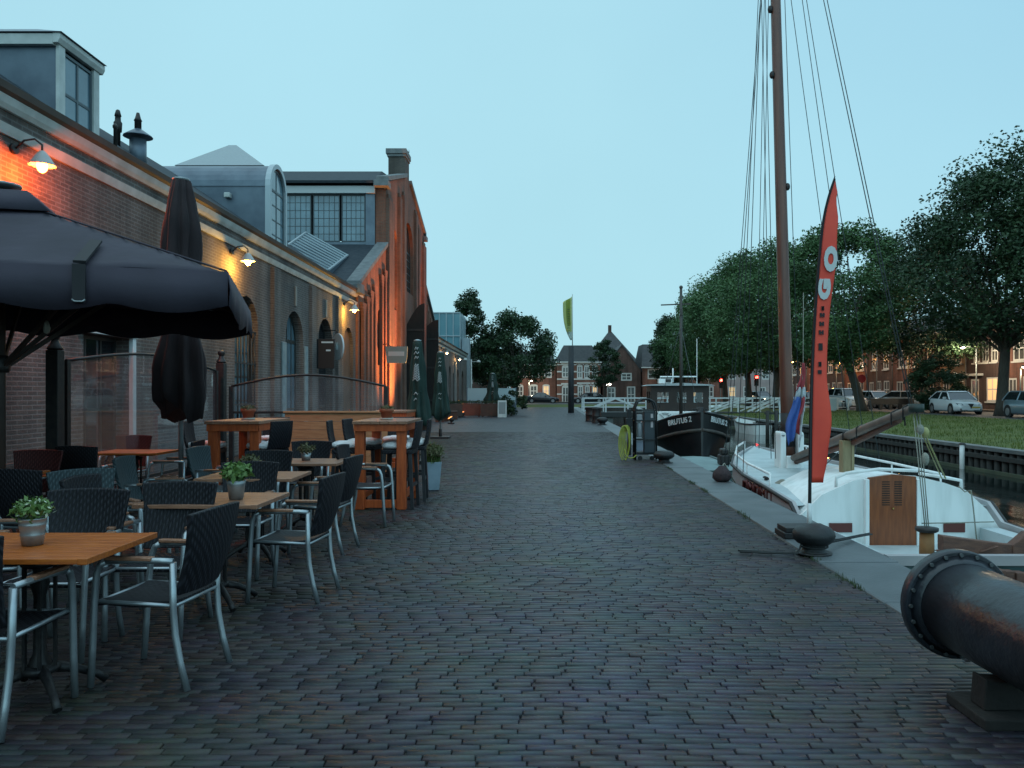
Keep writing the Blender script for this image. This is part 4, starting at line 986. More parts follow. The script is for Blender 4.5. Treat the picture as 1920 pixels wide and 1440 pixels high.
def closed_parasol(loc, ztop, zbot, rmax, m_, label, seed, cap=POLE, rz=0, marks=False, pole_r=.03):
    t = thing("folded_parasol", label, "parasol", loc, rz, "folded parasols along the terrace"); r_ = np.random.default_rng(seed)
    ph = r_.uniform(0,6,6); m = MB(); prof = []; n = 22; hgt = ztop-zbot
    for i in range(n+1):
        q = i/n; z = ztop-.03-q*(hgt-.03)
        ks = ((0,.36),(.06,.46),(.2,.74),(.35,.72),(.5,.62),(.62,.58),(.8,.86),(.92,.94),(1,.80)) if not marks else ((0,.36),(.3,.60),(.55,.70),(.62,.66),(.75,.80),(.92,1.0),(1,.92))
        for (qa,ra),(qb,rb) in zip(ks,ks[1:]):
            if qa <= q <= qb+1e-9: rad = rmax*(ra+(rb-ra)*(q-qa)/(qb-qa)); break
        prof.append((rad,z))
    def fold(tt, z):
        q = (ztop-z)/hgt
        return 1+(.10+.14*q)*math.sin(8*tt+ph[0]+1.5*q)+.10*math.sin(3*tt+ph[1]+q*2.5)+.05*math.sin(17*tt+ph[2])+(.06*math.sin(z*9+2*tt+ph[3]))
    m.lathe(list(reversed(prof)), n=64, fn=fold)
    lowest = {}
    for i,v in enumerate(m.v[:64]):
        tt = 2*PI*i/64; m.v[i] = (v[0],v[1],v[2]+.10*hgt*.5*math.sin(2*tt+ph[4])+.04*math.sin(8*tt+ph[5]))
    c = m.build("canopy", m_, t)
    MB().lathe([(rmax*.30,ztop-.03),(rmax*.34,ztop-.015),(rmax*.34,ztop),(.02,ztop+.02)], n=18).build("cap", cap, t)
    MB().lathe([(pole_r,0),(pole_r,ztop-.05)], n=14).build("pole", POLE, t)
    m = MB(); m.box(-.3,.3,-.3,.3,0,.06); m.lathe([(.055,.06),(.05,.3)], n=12); m.build("base", IRON, t, bevel=.01)
    MB().lathe([(rmax*.60,zbot+hgt*.365),(rmax*.62,zbot+hgt*.37),(rmax*.62,zbot+hgt*.385),(rmax*.60,zbot+hgt*.39)], n=24).build("tie_strap", m_, c)
    if marks:
        for (z0,z1,wd) in ((.30,.345,.035),(.24,.285,.05),(.18,.22,.04),(-.26,-.30,.05),(-.38,-.34,.06)):
            zc = ztop-.40*hgt+(z0+z1)/2*hgt*.9; rad = rmax*.72
            m = MB(); m.tube([(-wd,-rad,zc-.02),(-wd*.2,-rad-.012,zc+.035),(wd*.5,-rad-.01,zc-.015),(wd,-rad,zc+.03)], .012, 5); m.build("letter", mat("worn_white_print", (.40,.44,.44), .7), c)
        for i in range(7):
            zc = ztop-.40*hgt-.02+i*.05-.14; wd = .075-.006*i
            m = MB(); m.tube([(-wd,-rmax*.78,zc),(-wd*.3,-rmax*.8,zc+.05),(wd*.3,-rmax*.8,zc-.01),(wd,-rmax*.78,zc+.045)], .014, 5); m.build("letter", mat("worn_white_print", (.40,.44,.44), .7), c)
    return t
closed_parasol((-4.36,9.9,0), 4.14, 1.28, .285, CANV_B, "folded brown-plum parasol on a grey pole beside the open one", 3, rz=.6)
GREEN = mat("bottle_green_canvas", (.006,.024,.019), .8, 0, (.011,.036,.029), 3, .3, 12, stretch=(5,5,1))
closed_parasol((-2.46,17.0,0), 2.6, .85, .235, GREEN, "folded bottle-green parasol with white print, nearest the right bistro table", 5, marks=True)
closed_parasol((-3.02,26.0,0), 2.8, .7, .28, GREEN, "folded bottle-green parasol farther along the wall, with a small white foot", 7, marks=True)
closed_parasol((-2.5,49.2,0), 2.65, .9, .42, GREEN, "small distant green parasol behind the brown planter boxes", 9, marks=True)
# ------------------------------------------------------------------ glass wind screens
SCR = screen_glass("screen_glass")
t = thing("glass_windscreen", "black-framed glass wind screen with arched tops and ball-topped posts before the brick wall", "wind screen", (-5.5,9.2,0))
def finial_post(x, y, z):
    m = MB(); m.box(x-.07,x+.07,y-.07,y+.07,0,z-.22); m.lathe([(.07,-.22),(.09,-.20),(.05,-.14),(.035,-.10),(.06,-.06),(.06,-.02),(.02,.0)], (x,y,z), 12)
    return m
finial_post(-5.5,9.2,2.2).build("post", IRON, t, True, .006); finial_post(-5.5,14.1,2.23).build("post", IRON, t, True, .006)
def panel(p0, p1, z0, rise, gz):
    p0 = Vector(p0); p1 = Vector(p1); m = MB()
    m.bar((*p0,0),(*p0,z0),.07,.07); m.bar((*p1,0),(*p1,z0),.07,.07)
    pts = [(p0.x+(p1.x-p0.x)*i/16, p0.y+(p1.y-p0.y)*i/16, z0+rise*math.sin(PI*i/16)) for i in range(17)]
    m.tube(pts, .02, 8); m.bar((*p0,gz),(*p1,gz),.04,.04)
    f = m.build("screen_frame", IRON, t, True)
    g = MB(); g.add([(*p0,gz+.02)]+pts+[(*p1,gz+.02)], [list(range(19))]); g.build("pane", SCR, f, True)
panel((-5.5,9.42),(-5.5,13.85), 1.87, .17, .3)
panel((-5.32,14.1),(-2.6,14.1), 1.6, .2, 1.14)
m = MB()
for i in range(7): m.box(-4.35,-2.48,14.0,14.05,.1+i*.148,.1+i*.148+.142)
m.box(-4.37,-2.46,13.96,14.09,1.136,1.165)
m.build("board_panel", mat("pale_oak_board", (.46,.235,.11), .55, 0, (.36,.17,.075), 3, .12, 30, stretch=(1.5,12,12)), t, True, .003)
# ------------------------------------------------------------------ far end of the terrace
OAKD = mat("brown_planter_wood", (.09,.045,.03), .7, 0, (.06,.03,.022), 4)
HEDGE = mat("hedge_leaf", (.02,.038,.016), .8, 0, (.035,.055,.02), 6)
gk = None
t = thing("planter_box", "planter", "planter", (0,0,0), 0, "brown planter boxes at the end of the terrace")
m = MB()
for i in range(5): m.box(-.7,.7,-.2,-.17,.06+i*.15,.06+i*.15+.145); m.box(-.7,.7,.17,.2,.06+i*.15,.06+i*.15+.145)
m.box(-.7,-.67,-.17,.17,.06,.81); m.box(.67,.7,-.17,.17,.06,.81)
for s in (-1,1): m.box(s*.6-.05,s*.6+.05,-.16,.16,0,.06)
m.build("box", OAKD, t)
r_ = np.random.default_rng(4); V = []; F = []
for i in range(5):
    v, f = leaf_ball(r_, (-.55+i*.275,0,.85), .2, 170, .04); F += [[q+len(V) for q in ff] for ff in f]; V += v
np_mesh("foliage", V, F, HEDGE, t); pk = Kind(t)
pk.put((-3.9,48.6,0), .05, "brown planter box with low greenery, left of the distant green parasol"); pk.put((-2.45,48.2,0), 0, "brown planter box in front of the distant green parasol"); pk.put((-4.9,47.2,0), .3, "brown planter box nearest the far wing's wall")
t = thing("a_board", "white folding sandwich board beside the distant planter boxes", "sign board", (-1.85,47.6,0))
m = MB()
for s in (-1,1): m.loft([[(-.26,s*.02-.012,1.0),(.26,s*.02-.012,1.0),(.26,s*.02+.012,1.0),(-.26,s*.02+.012,1.0)],[(-.26,s*.26-.012,0),(.26,s*.26-.012,0),(.26,s*.26+.012,0),(-.26,s*.26+.012,0)]], sm=False)
m.build("frame", WHITE_M, t); m = MB(); m.prism([(-.2,.2),(.2,.2),(.2,.9),(-.2,.9)], lambda u,v,w: (u,-.26+(v)*.24-.012+w,v), -.012, -.006); m.build("panel", mat("board_grey", (.20,.22,.22), .6), t)
bk = thing("terrace_bench", "bench", "bench", (0,0,0), 0, "wooden benches by the far wing")
m = MB()
for i in range(4): m.box(-.7,.7,-.2+i*.11,-.2+i*.11+.095,.42,.45)
m.build("seat", OAKD, bk); m = MB()
for i in range(3): m.box(-.7,.7,.235,.26,.55+i*.13,.55+i*.13+.11)
m.build("backrest", OAKD, bk)
for s in (-1,1): m = MB(); m.box(s*.62-.03,s*.62+.03,-.2,.23,.0,.415); m.build("leg", OAKD, bk)
bk = Kind(bk); bk.put((-4.4,31.0,0), R(80), "wooden bench against the wall behind the second green parasol"); bk.put((-4.6,40.5,0), R(85), "wooden bench below the open gate leaves of the hall"); bk.put((-4.4,44.2,0), R(95), "wooden bench between the gate leaves and the planter boxes")
fr = thing("terrace_screen", "pale glass terrace screen panel standing behind the distant planters", "wind screen", (-3.9,51.5,0), 0, "pale glass panels behind the planters")
m = MB(); m.box(-.72,.72,-.02,.02,.75,1.75); m.build("pane", mat("frosted_pane", (.38,.48,.50), .3), fr); m = MB()
for s in (-1,1): m.box(s*.75-.03,s*.75+.03,-.03,.03,0,1.8)
m.box(-.72,.72,-.02,.02,.1,.74); m.build("frame", ZINC, fr); fk = Kind(fr)
fk.put((-3.6,52.5,0), 0, "pale glass terrace screen left of the distant green parasol"); fk.put((-1.9,53,0), 0, "pale glass terrace screen right of the distant green parasol")
# ------------------------------------------------------------------ boats
def hull(st, cx, zbot, n=7):
    """st = (y, half width at rail, rail z, half width at keel line); ring runs port rail - keel - starboard rail"""
    rings = []
    for (y,hw,zr,hb) in st:
        ring = []
        for i in range(n): q = i/(n-1); ring.append((cx-(hb+(hw-hb)*(1-q)**.8), y, zr+(zbot-zr)*q))
        for i in reversed(range(n)): q = i/(n-1); ring.append((cx+(hb+(hw-hb)*(1-q)**.8), y, zr+(zbot-zr)*q))
        rings.append(ring)
    return rings
def rail_line(st, cx, s, dz=0, out=0): return [(cx+s*(hw+out), y, zr+dz) for (y,hw,zr,hb) in st]
BWHITE = mat("boat_white", (.84,.87,.86), .38, 0, (.62,.65,.63), 1.3, .05, 30, coat=.15, stretch=(4,4,.7), detail=8, contrast=(.45,.78))
BPINK = mat("boat_offwhite", (.40,.38,.38), .45, 0, (.32,.31,.32), 2.5)
TEAL = mat("teal_hull_paint", (.06,.12,.125), .35, 0, (.04,.085,.09), 2, coat=.2)
DECK = mat("pale_deck", (.50,.57,.58), .5, 0, (.38,.45,.46), 3, .1, 30)
VARN = mat("varnished_mahogany", (.27,.074,.020), .36, 0, (.17,.043,.012), 3, .05, 30, .5, .35, (9,9,1))
OLDW = mat("old_reddish_timber", (.16,.075,.05), .7, 0, (.10,.05,.038), 4, .4, 20, stretch=(2,8,8))
ROPE = mat("pale_rope", (.30,.30,.25), .9, 0, (.20,.20,.17), 60)
WIRE = mat("rigging_wire", (.07,.085,.09), .5, .5)
HB = mat("black_hull_paint", (.008,.009,.011), .32, 0, (.015,.016,.018), 2, coat=.3)
# ---- the sailing boat
SX = 4.83
sb = thing("sailing_boat", "white flat-bottomed sailing boat with a tall brown mast and varnished cabin door at the quay", "sailing boat", (SX,12,-.9))
S = [(8.15,1.22,-.19,.95),(9.3,1.28,-.25,1.0),(10.45,1.32,-.22,1.02),(10.8,1.33,.0,1.02),(12,1.32,.07,1.0),(13.5,1.26,.10,.92),(15,1.08,.14,.72),(16.2,.74,.20,.42),(17.0,.38,.24,.16),(17.5,.06,.30,.02)]
MB().loft(hull(S, SX, -1.35), False).build("hull", TEAL, sb, True)
m = MB()
for s in (-1,1):
    a = rail_line(S,SX,s,.02,.012); b_ = rail_line(S,SX,s,-.30,.022)
    m.loft([[p,(p[0]-s*.05,p[1],p[2]),(q[0]-s*.06,q[1],q[2]),q] for p,q in zip(a,b_)], sm=False)
m.box(SX-1.24,SX+1.24,8.10,8.2,-.26,-.16)
m.build("topside", BPINK, sb, True)
m = MB()
for s in (-1,1): m.tube(rail_line(S,SX,s,.0,.03), .028, 8)
m.build("rub_rail", IRON, sb, True)
m = MB()
for s in (-1,1): m.tube(rail_line(S[4:9],SX,s,.20,-.04), .022, 8)
for s in (-1,1):
    for (y,hw,zr,hb) in S[4:9]: m.cyl((SX+s*(hw-.04),y,zr-.05),(SX+s*(hw-.04),y,zr+.2),.014,.014,6)
m.build("grab_rail", BWHITE, sb, True)
m = MB(); D = [(y,hw-.03,zr-.04) for (y,hw,zr,hb) in S]
m.loft([[(SX-hw,y,z),(SX-hw*.5,y,z+.05),(SX,y,z+.07),(SX+hw*.5,y,z+.05),(SX+hw,y,z)] for (y,hw,z) in D[3:]], closed=False, caps=False)
m.add([(SX-1.24,8.2,-.5),(SX+1.24,8.2,-.5),(SX+1.3,10.5,-.5),(SX-1.3,10.5,-.5)],[(0,1,2,3)])
for s in (-1,1): m.box(SX+s*1.12-.12,SX+s*1.12+.12,8.2,10.45,-.42,-.27)
m.build("deck", DECK, sb, True)
# the white coamings and cabin
arch = [(3.50,-.60),(3.50,-.13),(3.79,.15),(4.2,.335),(4.62,.42),(5.04,.394),(5.39,.31),(5.68,.21),(5.95,-.04),(6.14,-.32),(6.14,-.60)]
m = MB(); m.prism(arch, lambda u,v,w: (u,w,v), 10.5, 10.56); bh = m.build("bulkhead", BWHITE, sb, True)
m = MB(); sh = [(SX+(u-SX)*.97, v-.02) for u,v in arch]; sh2 = [(SX+(u-SX)*.86, v*.72-.10) for u,v in arch]
m.loft([[(u,10.56,v) for u,v in sh],[(u,12.6,v-.05) for u,v in [(SX+(p-SX)*.95,q) for p,q in sh]],[(u,12.9,v-.12) for u,v in sh2]]); m.build("cabin", BWHITE, sb, True)
m = MB(); m.box(4.33,4.38,10.42,10.5,-.60,.36); m.box(5.0,5.05,10.42,10.5,-.60,.36); m.each("door_jamb", BWHITE, bh, True, .006)
m = MB(); m.prism([(4.382,-.60),(4.998,-.60),(4.998,.395),(4.70,.425),(4.382,.38)], lambda u,v,w: (u,w,v), 10.44, 10.499); dr = m.build("cabin_door", VARN, sb, True, .004)
m = MB()
for c in (4.60,4.76):
    for i in range(11): z = .02+i*.030; m.prism([(c-.05,z),(c+.05,z),(c+.05,z+.014),(c-.05,z+.014)], lambda u,v,w: (u,w,v), 10.436, 10.4395)
m.build("louvre", mat("louvre_shadow_gap", (.03,.012,.006), .7), dr, True)
m = MB(); m.ball((4.69,10.425,-.02), .014, 10, 6); m.build("door_knob", mat("brass", (.45,.30,.10), .3, .9), dr, True)
m = MB()
for (x0,x1) in ((3.88,4.18),(5.38,5.66)): m.box(x0,x1,10.485,10.498,-.34,-.22)
m.each("vent_panel", mat("dark_red_panel", (.12,.03,.025), .5), bh, True)
m = MB(); m.tube([(4.02,10.62,.24),(4.02,10.62,.36),(4.15,10.62,.42),(4.6,10.64,.475),(5.1,10.62,.455)], .022, 8); m.tube([(5.12,10.62,.42),(5.5,10.62,.36),(5.68,10.62,.325),(5.68,10.62,.22)], .022, 8); m.build("roof_rail", BWHITE, sb, True)
# companion coaming rope and cockpit gear
m = MB(); m.tube([(5.55,10.44,.27),(5.62,10.42,.20),(5.7,10.42,.22),(5.73,10.42,.0),(5.76,10.42,-.3),(5.78,10.40,-.55)], .009, 6); m.tube([(5.06,10.42,-.21),(5.5,10.40,-.20),(6.0,10.42,-.19)], .008, 6); m.build("cordage", ROPE, sb, True)
m = MB(); m.cyl((4.5,9.15,-.52),(4.5,9.15,-.10),.085,.08,14); ps = m.build("mooring_post", mat("orange_timber", (.30,.14,.04), .6, 0, (.20,.09,.03), 5), sb, True)
MB().lathe([(.10,0),(.125,.015),(.125,.05),(.02,.06)], (4.5,9.15,-.10), 14).build("post_cap", IRON, ps, True)
# timber rudder head and tiller over the transom
m = MB(); m.loft([[(4.55,9.0,-.30),(4.75,9.02,-.25),(4.75,9.1,-.25),(4.55,9.1,-.30)],[(4.66,8.3,-.16),(4.84,8.3,-.10),(4.84,8.42,-.10),(4.66,8.42,-.16)]], sm=False)
m.loft([[(4.27,8.34,.0),(4.27,8.34,-.16),(4.27,8.46,-.16),(4.27,8.46,.0)],[(4.95,8.36,-.09),(4.95,8.36,-.24),(4.95,8.44,-.24),(4.95,8.44,-.09)],[(5.25,8.34,-.11),(5.25,8.34,-.27),(5.25,8.46,-.27),(5.25,8.46,-.11)]], sm=False)
m.loft([[(5.0,8.34,-.10),(5.0,8.34,-.26),(5.0,8.46,-.26),(5.0,8.46,-.10)],[(5.16,8.33,.03),(5.16,8.33,-.26),(5.16,8.47,-.26),(5.16,8.47,.03)],[(5.27,8.33,.04),(5.27,8.33,-.27),(5.27,8.47,-.27),(5.27,8.47,.04)]], sm=False)
rd = m.build("rudder_head", OLDW, sb, True, .01)
m = MB()
for i in range(8): m.box(4.5+i*.1,4.595+i*.1,7.96-.02*(i%2),8.06,-1.2,-.26-.012*i)
m.build("rudder_blade", OLDW, rd, True, .008)
m = MB()
for (x,y) in ((SX-1.05,13.0),(SX+1.05,13.0),(SX-.8,15.2),(SX+.75,15.3)):
    m.box(x-.02,x+.02,y-.03,y+.03,.02,.10); m.tube([(x,y-.13,.10),(x,y-.06,.115),(x,y+.06,.115),(x,y+.13,.10)], .017, 6)
m.build("deck_cleat", IRON, sb, True)
m = MB(); m.box(4.95,5.35,13.3,13.75,.06,.13); hc = m.build("deck_hatch", mat("grey_hatch", (.12,.14,.145), .5), sb, True, .012)
m = MB(); m.box(5.0,5.3,13.35,13.7,.131,.137); m.build("hatch_pane", DGLASS, hc, True)
m = MB()
for k_ in range(5): m.tube([(3.98+.16*(1-.12*k_)*math.cos(a),12.6+.16*(1-.12*k_)*math.sin(a),.06+.012*k_) for a in [2*PI*i/18 for i in range(19)]], .013, 6)
m.build("coiled_line", ROPE, sb, True)
# hull lettering: worn brown painted letters near the bow
m = MB()
for i in range(5):
    y = 13.3-i*.34; hw = 1.29; x = SX-hw-.035; z = -.045
    if i % 2 == 0: m.tube([(x,y,z-.07),(x,y+.0,z+.07),(x,y-.2,z+.07),(x,y-.2,z-.07)], .03, 5)
    else: m.tube([(x,y,z-.07),(x,y,z+.07),(x,y-.12,z),(x,y-.22,z+.07),(x,y-.22,z-.07)], .03, 5)
m.build("bow_lettering", mat("brown_lettering", (.10,.02,.018), .6), sb, True)
# mast in a white tabernacle, boom lifted on a crutch
MT = Vector((4.24,14.5,14.0)); MF = Vector((4.63,14.5,.05))
MASTW = mat("brown_mast_varnish", (.15,.058,.036), .4, 0, (.09,.034,.025), 2, .1, 20, .5, .2, (8,8,.6))
ms = MB().tube([MF.lerp(MT,q) for q in (0,.1,.3,.6,.85,1)], [.115,.115,.105,.09,.075,.05], 16).build("mast", MASTW, sb, True)
m = MB()
for q in (.055,): m.tube([MF.lerp(MT,q-.022),MF.lerp(MT,q+.022)], [.121,.121], 16)
m.build("mast_band", IRON, ms, True)
m = MB()
for q,s in ((.37,1),(.515,-1),(.60,-1)): p = MF.lerp(MT,q); m.ball((p.x+s*.11,p.y-.03,p.z), .05, 10, 6, sz=1.4)
m.build("halyard_block", IRON, ms, True)
m = MB()
for s in (-1,1): m.box(4.63+s*.16-.05,4.63+s*.16+.05,14.3,14.68,.02,.74); m.cyl((4.63+s*.16,14.3,.74),(4.63+s*.16,14.68,.74),.05,.05,10)
m.box(4.52,4.74,14.25,14.33,.0,.36); m.box(4.50,4.76,14.17,14.25,.14,.22); m.build("tabernacle", BWHITE, sb, True, .012)
B0 = Vector((4.62,14.2,.33)); B1 = Vector((4.50,9.45,1.31))
bo = MB().tube([B0,B0.lerp(B1,.5),B1], [.055,.065,.05], 12).build("boom", mat("greyed_spar", (.20,.15,.12), .6, 0, (.13,.10,.085), 4, .15, 20), sb, True)
m = MB(); m.tube([B0+Vector((.07,.2,-.10)),B0.lerp(B1,.55)+Vector((.07,0,-.11)),B1+Vector((.05,.5,-.16))], [.045,.045,.04], 10); m.build("gaff", OLDW, sb, True)
m = MB()
for q in (.55,.66,.9,.97): p = B0.lerp(B1,q); m.tube([(p.x-.07,p.y,p.z-.12),(p.x-.075,p.y,p.z+.03),(p.x,p.y,p.z+.07),(p.x+.09,p.y,p.z+.02),(p.x+.10,p.y,p.z-.13)], .010, 6)
m.build("lashing", IRON, bo, True)
m = MB(); m.lathe([(.04,-.05),(.085,-.05),(.085,.05),(.04,.05)], (B1.x,B1.y-.05,B1.z), 16); m.build("boom_end_block", mat("dark_green_block", (.02,.035,.03), .5), bo, True)
m = MB(); m.box(4.46,4.58,11.53,11.68,.12,.80); m.box(4.585,4.63,11.53,11.68,.12,.79); m.build("boom_crutch", mat("yellowed_timber", (.30,.24,.13), .65, 0, (.22,.17,.09), 4, stretch=(6,6,1)), sb, True, .008)
m = MB(); tk = (4.5,9.15,-.05)
for d in (-.035,0,.035): m.tube([(B1.x+d,B1.y-.05,B1.z-.06),(tk[0]+d*.6,tk[1],tk[2])], .0065, 5)
m.ball((4.555,9.3,.72), .045, 10, 8, sz=1.7); m.ball((4.53,9.37,1.06), .045, 10, 8, sz=1.4); m.build("mainsheet", ROPE, sb, True)
m = MB(); m.ball((4.64,9.48,1.02), .05, 10, 8, sz=1.3); m.tube([(4.64,9.48,1.0),(5.45,10.58,.36)], .011, 6); m.tube([(4.60,9.46,1.0),(5.40,10.58,.36)], .008, 6); m.build("guy_tackle", mat("yellow_block", (.36,.34,.14), .6), sb, True)
m = MB()
def stay(p, q, r_=.007): m.tube([p,q], r_, 5)
top = MF.lerp(MT,.92); mid = MF.lerp(MT,.80)
stay(top,(SX-1.24,13.7,.10)); stay(top,(SX-1.22,14.2,.10)); stay(mid,(SX-1.2,14.9,.10)); stay(mid,(SX-1.2,15.2,.10))
stay(top,(SX+1.22,13.9,.10)); stay(top,(SX+1.2,14.4,.10)); stay(mid,(SX+1.15,14.9,.10)); stay(top,(SX,17.4,.28)); stay(mid,(SX+.02,17.2,.26))
stay(MF.lerp(MT,.98),B1+Vector((0,.05,.04))); stay(MF.lerp(MT,.95),B1+Vector((0,.12,.05)))
stay(MF.lerp(MT,.9)+Vector((.13,-.03,0)),(4.80,14.36,.3)); stay(MF.lerp(MT,.9)+Vector((-.17,-.03,0)),(4.36,14.4,.3)); stay(MF.lerp(MT,.85)+Vector((-.24,-.03,0)),(4.28,14.4,.3)); stay((4.32,12.1,.3),(4.55,11.6,.75)); stay((4.95,12.5,.25),(4.6,11.3,.9))
m.build("rigging", WIRE, sb, True)
# national flag drooping from a halyard
fl = thing("draped_flag", "red white and blue flag hanging limp in folds beside the brown mast", "flag", (4.57,13.7,.5))
def drape(m, pts, wds, ph, mi, d0, d1):
    vs = []; n = len(pts); k = 7
    for i,(x,y,z) in enumerate(pts):
        for j in range(k):
            q = d0+(d1-d0)*j/(k-1); f = q*2-1
            vs.append((x+f*wds[i]+.02*math.sin(i*.8+ph), y+.05*math.sin(f*7+ph+i*.5)*min(1,wds[i]*9), z-.10*abs(f)*(i/n)))
    m.add(vs, [(i*k+j,i*k+j+1,(i+1)*k+j+1,(i+1)*k+j) for i in range(n-1) for j in range(k-1)], mi, True)
m = MB(); fp = [(4.62-.0065*i*(1+i*.06),13.7,2.0-i*.083) for i in range(17)]; wd = [.018,.03,.035,.045,.06,.075,.09,.10,.11,.115,.12,.125,.13,.13,.125,.11,.08]
drape(m, fp[:6], wd[:6], 0, 0, 0, 1); drape(m, fp[5:8], wd[5:8], .3, 1, .0, 1); drape(m, fp[7:], wd[7:], .6, 2, 0, .62); drape(m, fp[7:15], wd[7:15], .6, 0, .62, .92); drape(m, fp[7:16], wd[7:16], .6, 1, .92, 1)
f_ = m.build("cloth", [mat("flag_red", (.32,.04,.05), .75), mat("flag_white", (.50,.55,.58), .75), mat("flag_blue", (.045,.11,.36), .75)], fl, True, fix=False)
so_ = f_.modifiers.new("cloth", 'SOLIDIFY'); so_.thickness = .006
MB().tube([(4.625,13.7,3.2),(4.62,13.7,2.0),(4.56,13.7,.55)], .006, 6).build("halyard", ROPE, fl, True)
# ---- the tug, bow on
TX = 6.75
tg = thing("tug_boat", "black tug with a white deckhouse and brown wheelhouse, bow towards the camera", "boat", (TX,36,-.9))
tg.rotation_euler = (0,0,R(-4))
S2 = [(30.0,.05,.74,.02),(30.4,.50,.66,.22),(31.0,.95,.54,.5),(32,1.38,.34,.85),(33.5,1.62,.12,1.15),(36,1.68,-.04,1.25),(40,1.6,-.06,1.1),(43,1.25,.05,.7)]
MB().loft(hull(S2, TX, -1.5, 9), False).build("hull", HB, tg, True)
m = MB()
for s in (-1,1): m.tube(rail_line(S2,TX,s,.0,.03), .05, 8)
m.build("bulwark_rail", HB, tg, True)
m = MB()
for s in (-1,1): m.tube([(p[0],p[1],p[2]) for p in rail_line(S2,TX,s,-.66,-.06)], .075, 8)
m.build("rubbing_strake", mat("worn_strake", (.07,.06,.052), .6, 0, (.04,.035,.032), 4), tg, True)
m = MB(); m.loft([[(TX-hw+.05,y,zr-.25),(TX+hw-.05,y,zr-.25)] for (y,hw,zr,hb) in S2[1:]], closed=False, caps=False, sm=False); m.build("deck", mat("dark_deck", (.05,.055,.055), .6), tg, True, fix=False)
m = MB(); m.cyl((TX,30.55,.4),(TX,30.55,.92),.13,.13,12); m.box(TX-.3,TX+.3,30.5,30.6,.78,.86); m.build("bow_bitt", IRON, tg, True)
m = MB(); m.box(TX-1.48,TX+1.30,36.3,40,-.3,.62); dh = m.build("deckhouse", BWHITE, tg, True, .05)
WH = mat("brown_wheelhouse", (.034,.020,.015), .5, 0, (.022,.014,.012), 3)
op = [(TX-1.15,TX-.55,.98,1.52,0),(TX-.25,TX+.25,.98,1.52,0),(TX+.5,TX+1.0,.98,1.52,0)]
m = MB(); facade(m, fS(36.6), TX-1.42, TX+1.22, .63, 1.78, op, .06)
fw = lambda u,v,w: (TX-1.42+w,u,v)
facade(m, fw, 36.6, 39.2, .63, 1.78, [(36.9,37.7,.98,1.52,0),(38.0,38.8,.98,1.52,0)], .06); fe = lambda u,v,w: (TX+1.22-w,u,v); facade(m, fe, 36.6, 39.2, .63, 1.78, [(36.9,37.7,.98,1.52,0),(38.0,38.8,.98,1.52,0)], .06)
facade(m, lambda u,v,w: (u,39.2-w,v), TX-1.42, TX+1.22, .63, 1.78, [(TX-1.15,TX-.3,.98,1.52,0),(TX+.2,TX+1.0,.98,1.52,0)], .06)
wh = m.build("wheelhouse", WH, tg, True, fix=False)
for o_ in op: window(wh, fS(36.6), o_, .03, WH, thin_glass("cabin_glass", (.7,.78,.8), .08), 1, 1, .04, name="cabin_window", bars=False)
m = MB(); m.prism([(TX-1.68,1.79),(TX-1.5,1.84),(TX,1.92),(TX+1.3,1.84),(TX+1.48,1.79)], lambda u,v,w: (u,w,v), 36.35, 39.5); m.build("wheelhouse_roof", mat("pale_roof", (.42,.47,.48), .4), tg, True)
m = MB(); m.box(TX-1.0,TX-.4,37.0,37.7,1.9,2.12); m.tube([(TX-.9,37.5,1.9),(TX-.9,37.5,2.22),(TX+.8,37.5,2.22),(TX+.8,37.5,1.9)], .03, 8); m.cyl((TX-.3,37.6,1.95),(TX-.3,37.6,2.62),.03,.03,8); m.build("roof_gear", BWHITE, tg, True)
m = MB(); m.box(TX-.7,TX-.45,36.95,37.0,1.95,2.1); m.build("radar_front", IRON, tg, True)
m = MB(); m.cyl((TX-.42,33.2,.3),(TX-.42,33.2,5.85),.075,.055,12); m.ball((TX-.42,33.2,5.85), .08, 10, 6); m.bar((TX-1.25,33.2,5.12),(TX+.0,33.2,5.16),.05,.05); m.box(TX-.48,TX-.36,33.1,33.2,4.7,4.95); m.build("signal_mast", mat("mast_grey_brown", (.06,.055,.05), .6), tg, True)
m = MB(); m.tube([(TX-.42,33.2,4.3),(TX-1.2,35.5,.5)], .012, 5); m.tube([(TX-.42,33.2,4.3),(TX+.05,35.9,.6)], .012, 5); m.tube([(TX-.40,33.2,5.1),(TX+.3,36.5,1.9)], .010, 5); m.tube([(TX-.42,33.2,4.2),(TX-.1,30.5,.9)], .010, 5); m.build("mast_stays", WIRE, tg, True)
m = MB(); m.cyl((TX+1.0,39.0,1.9),(TX+1.0,39.0,4.1),.022,.012,8); m.build("aerial", BWHITE, tg, True)
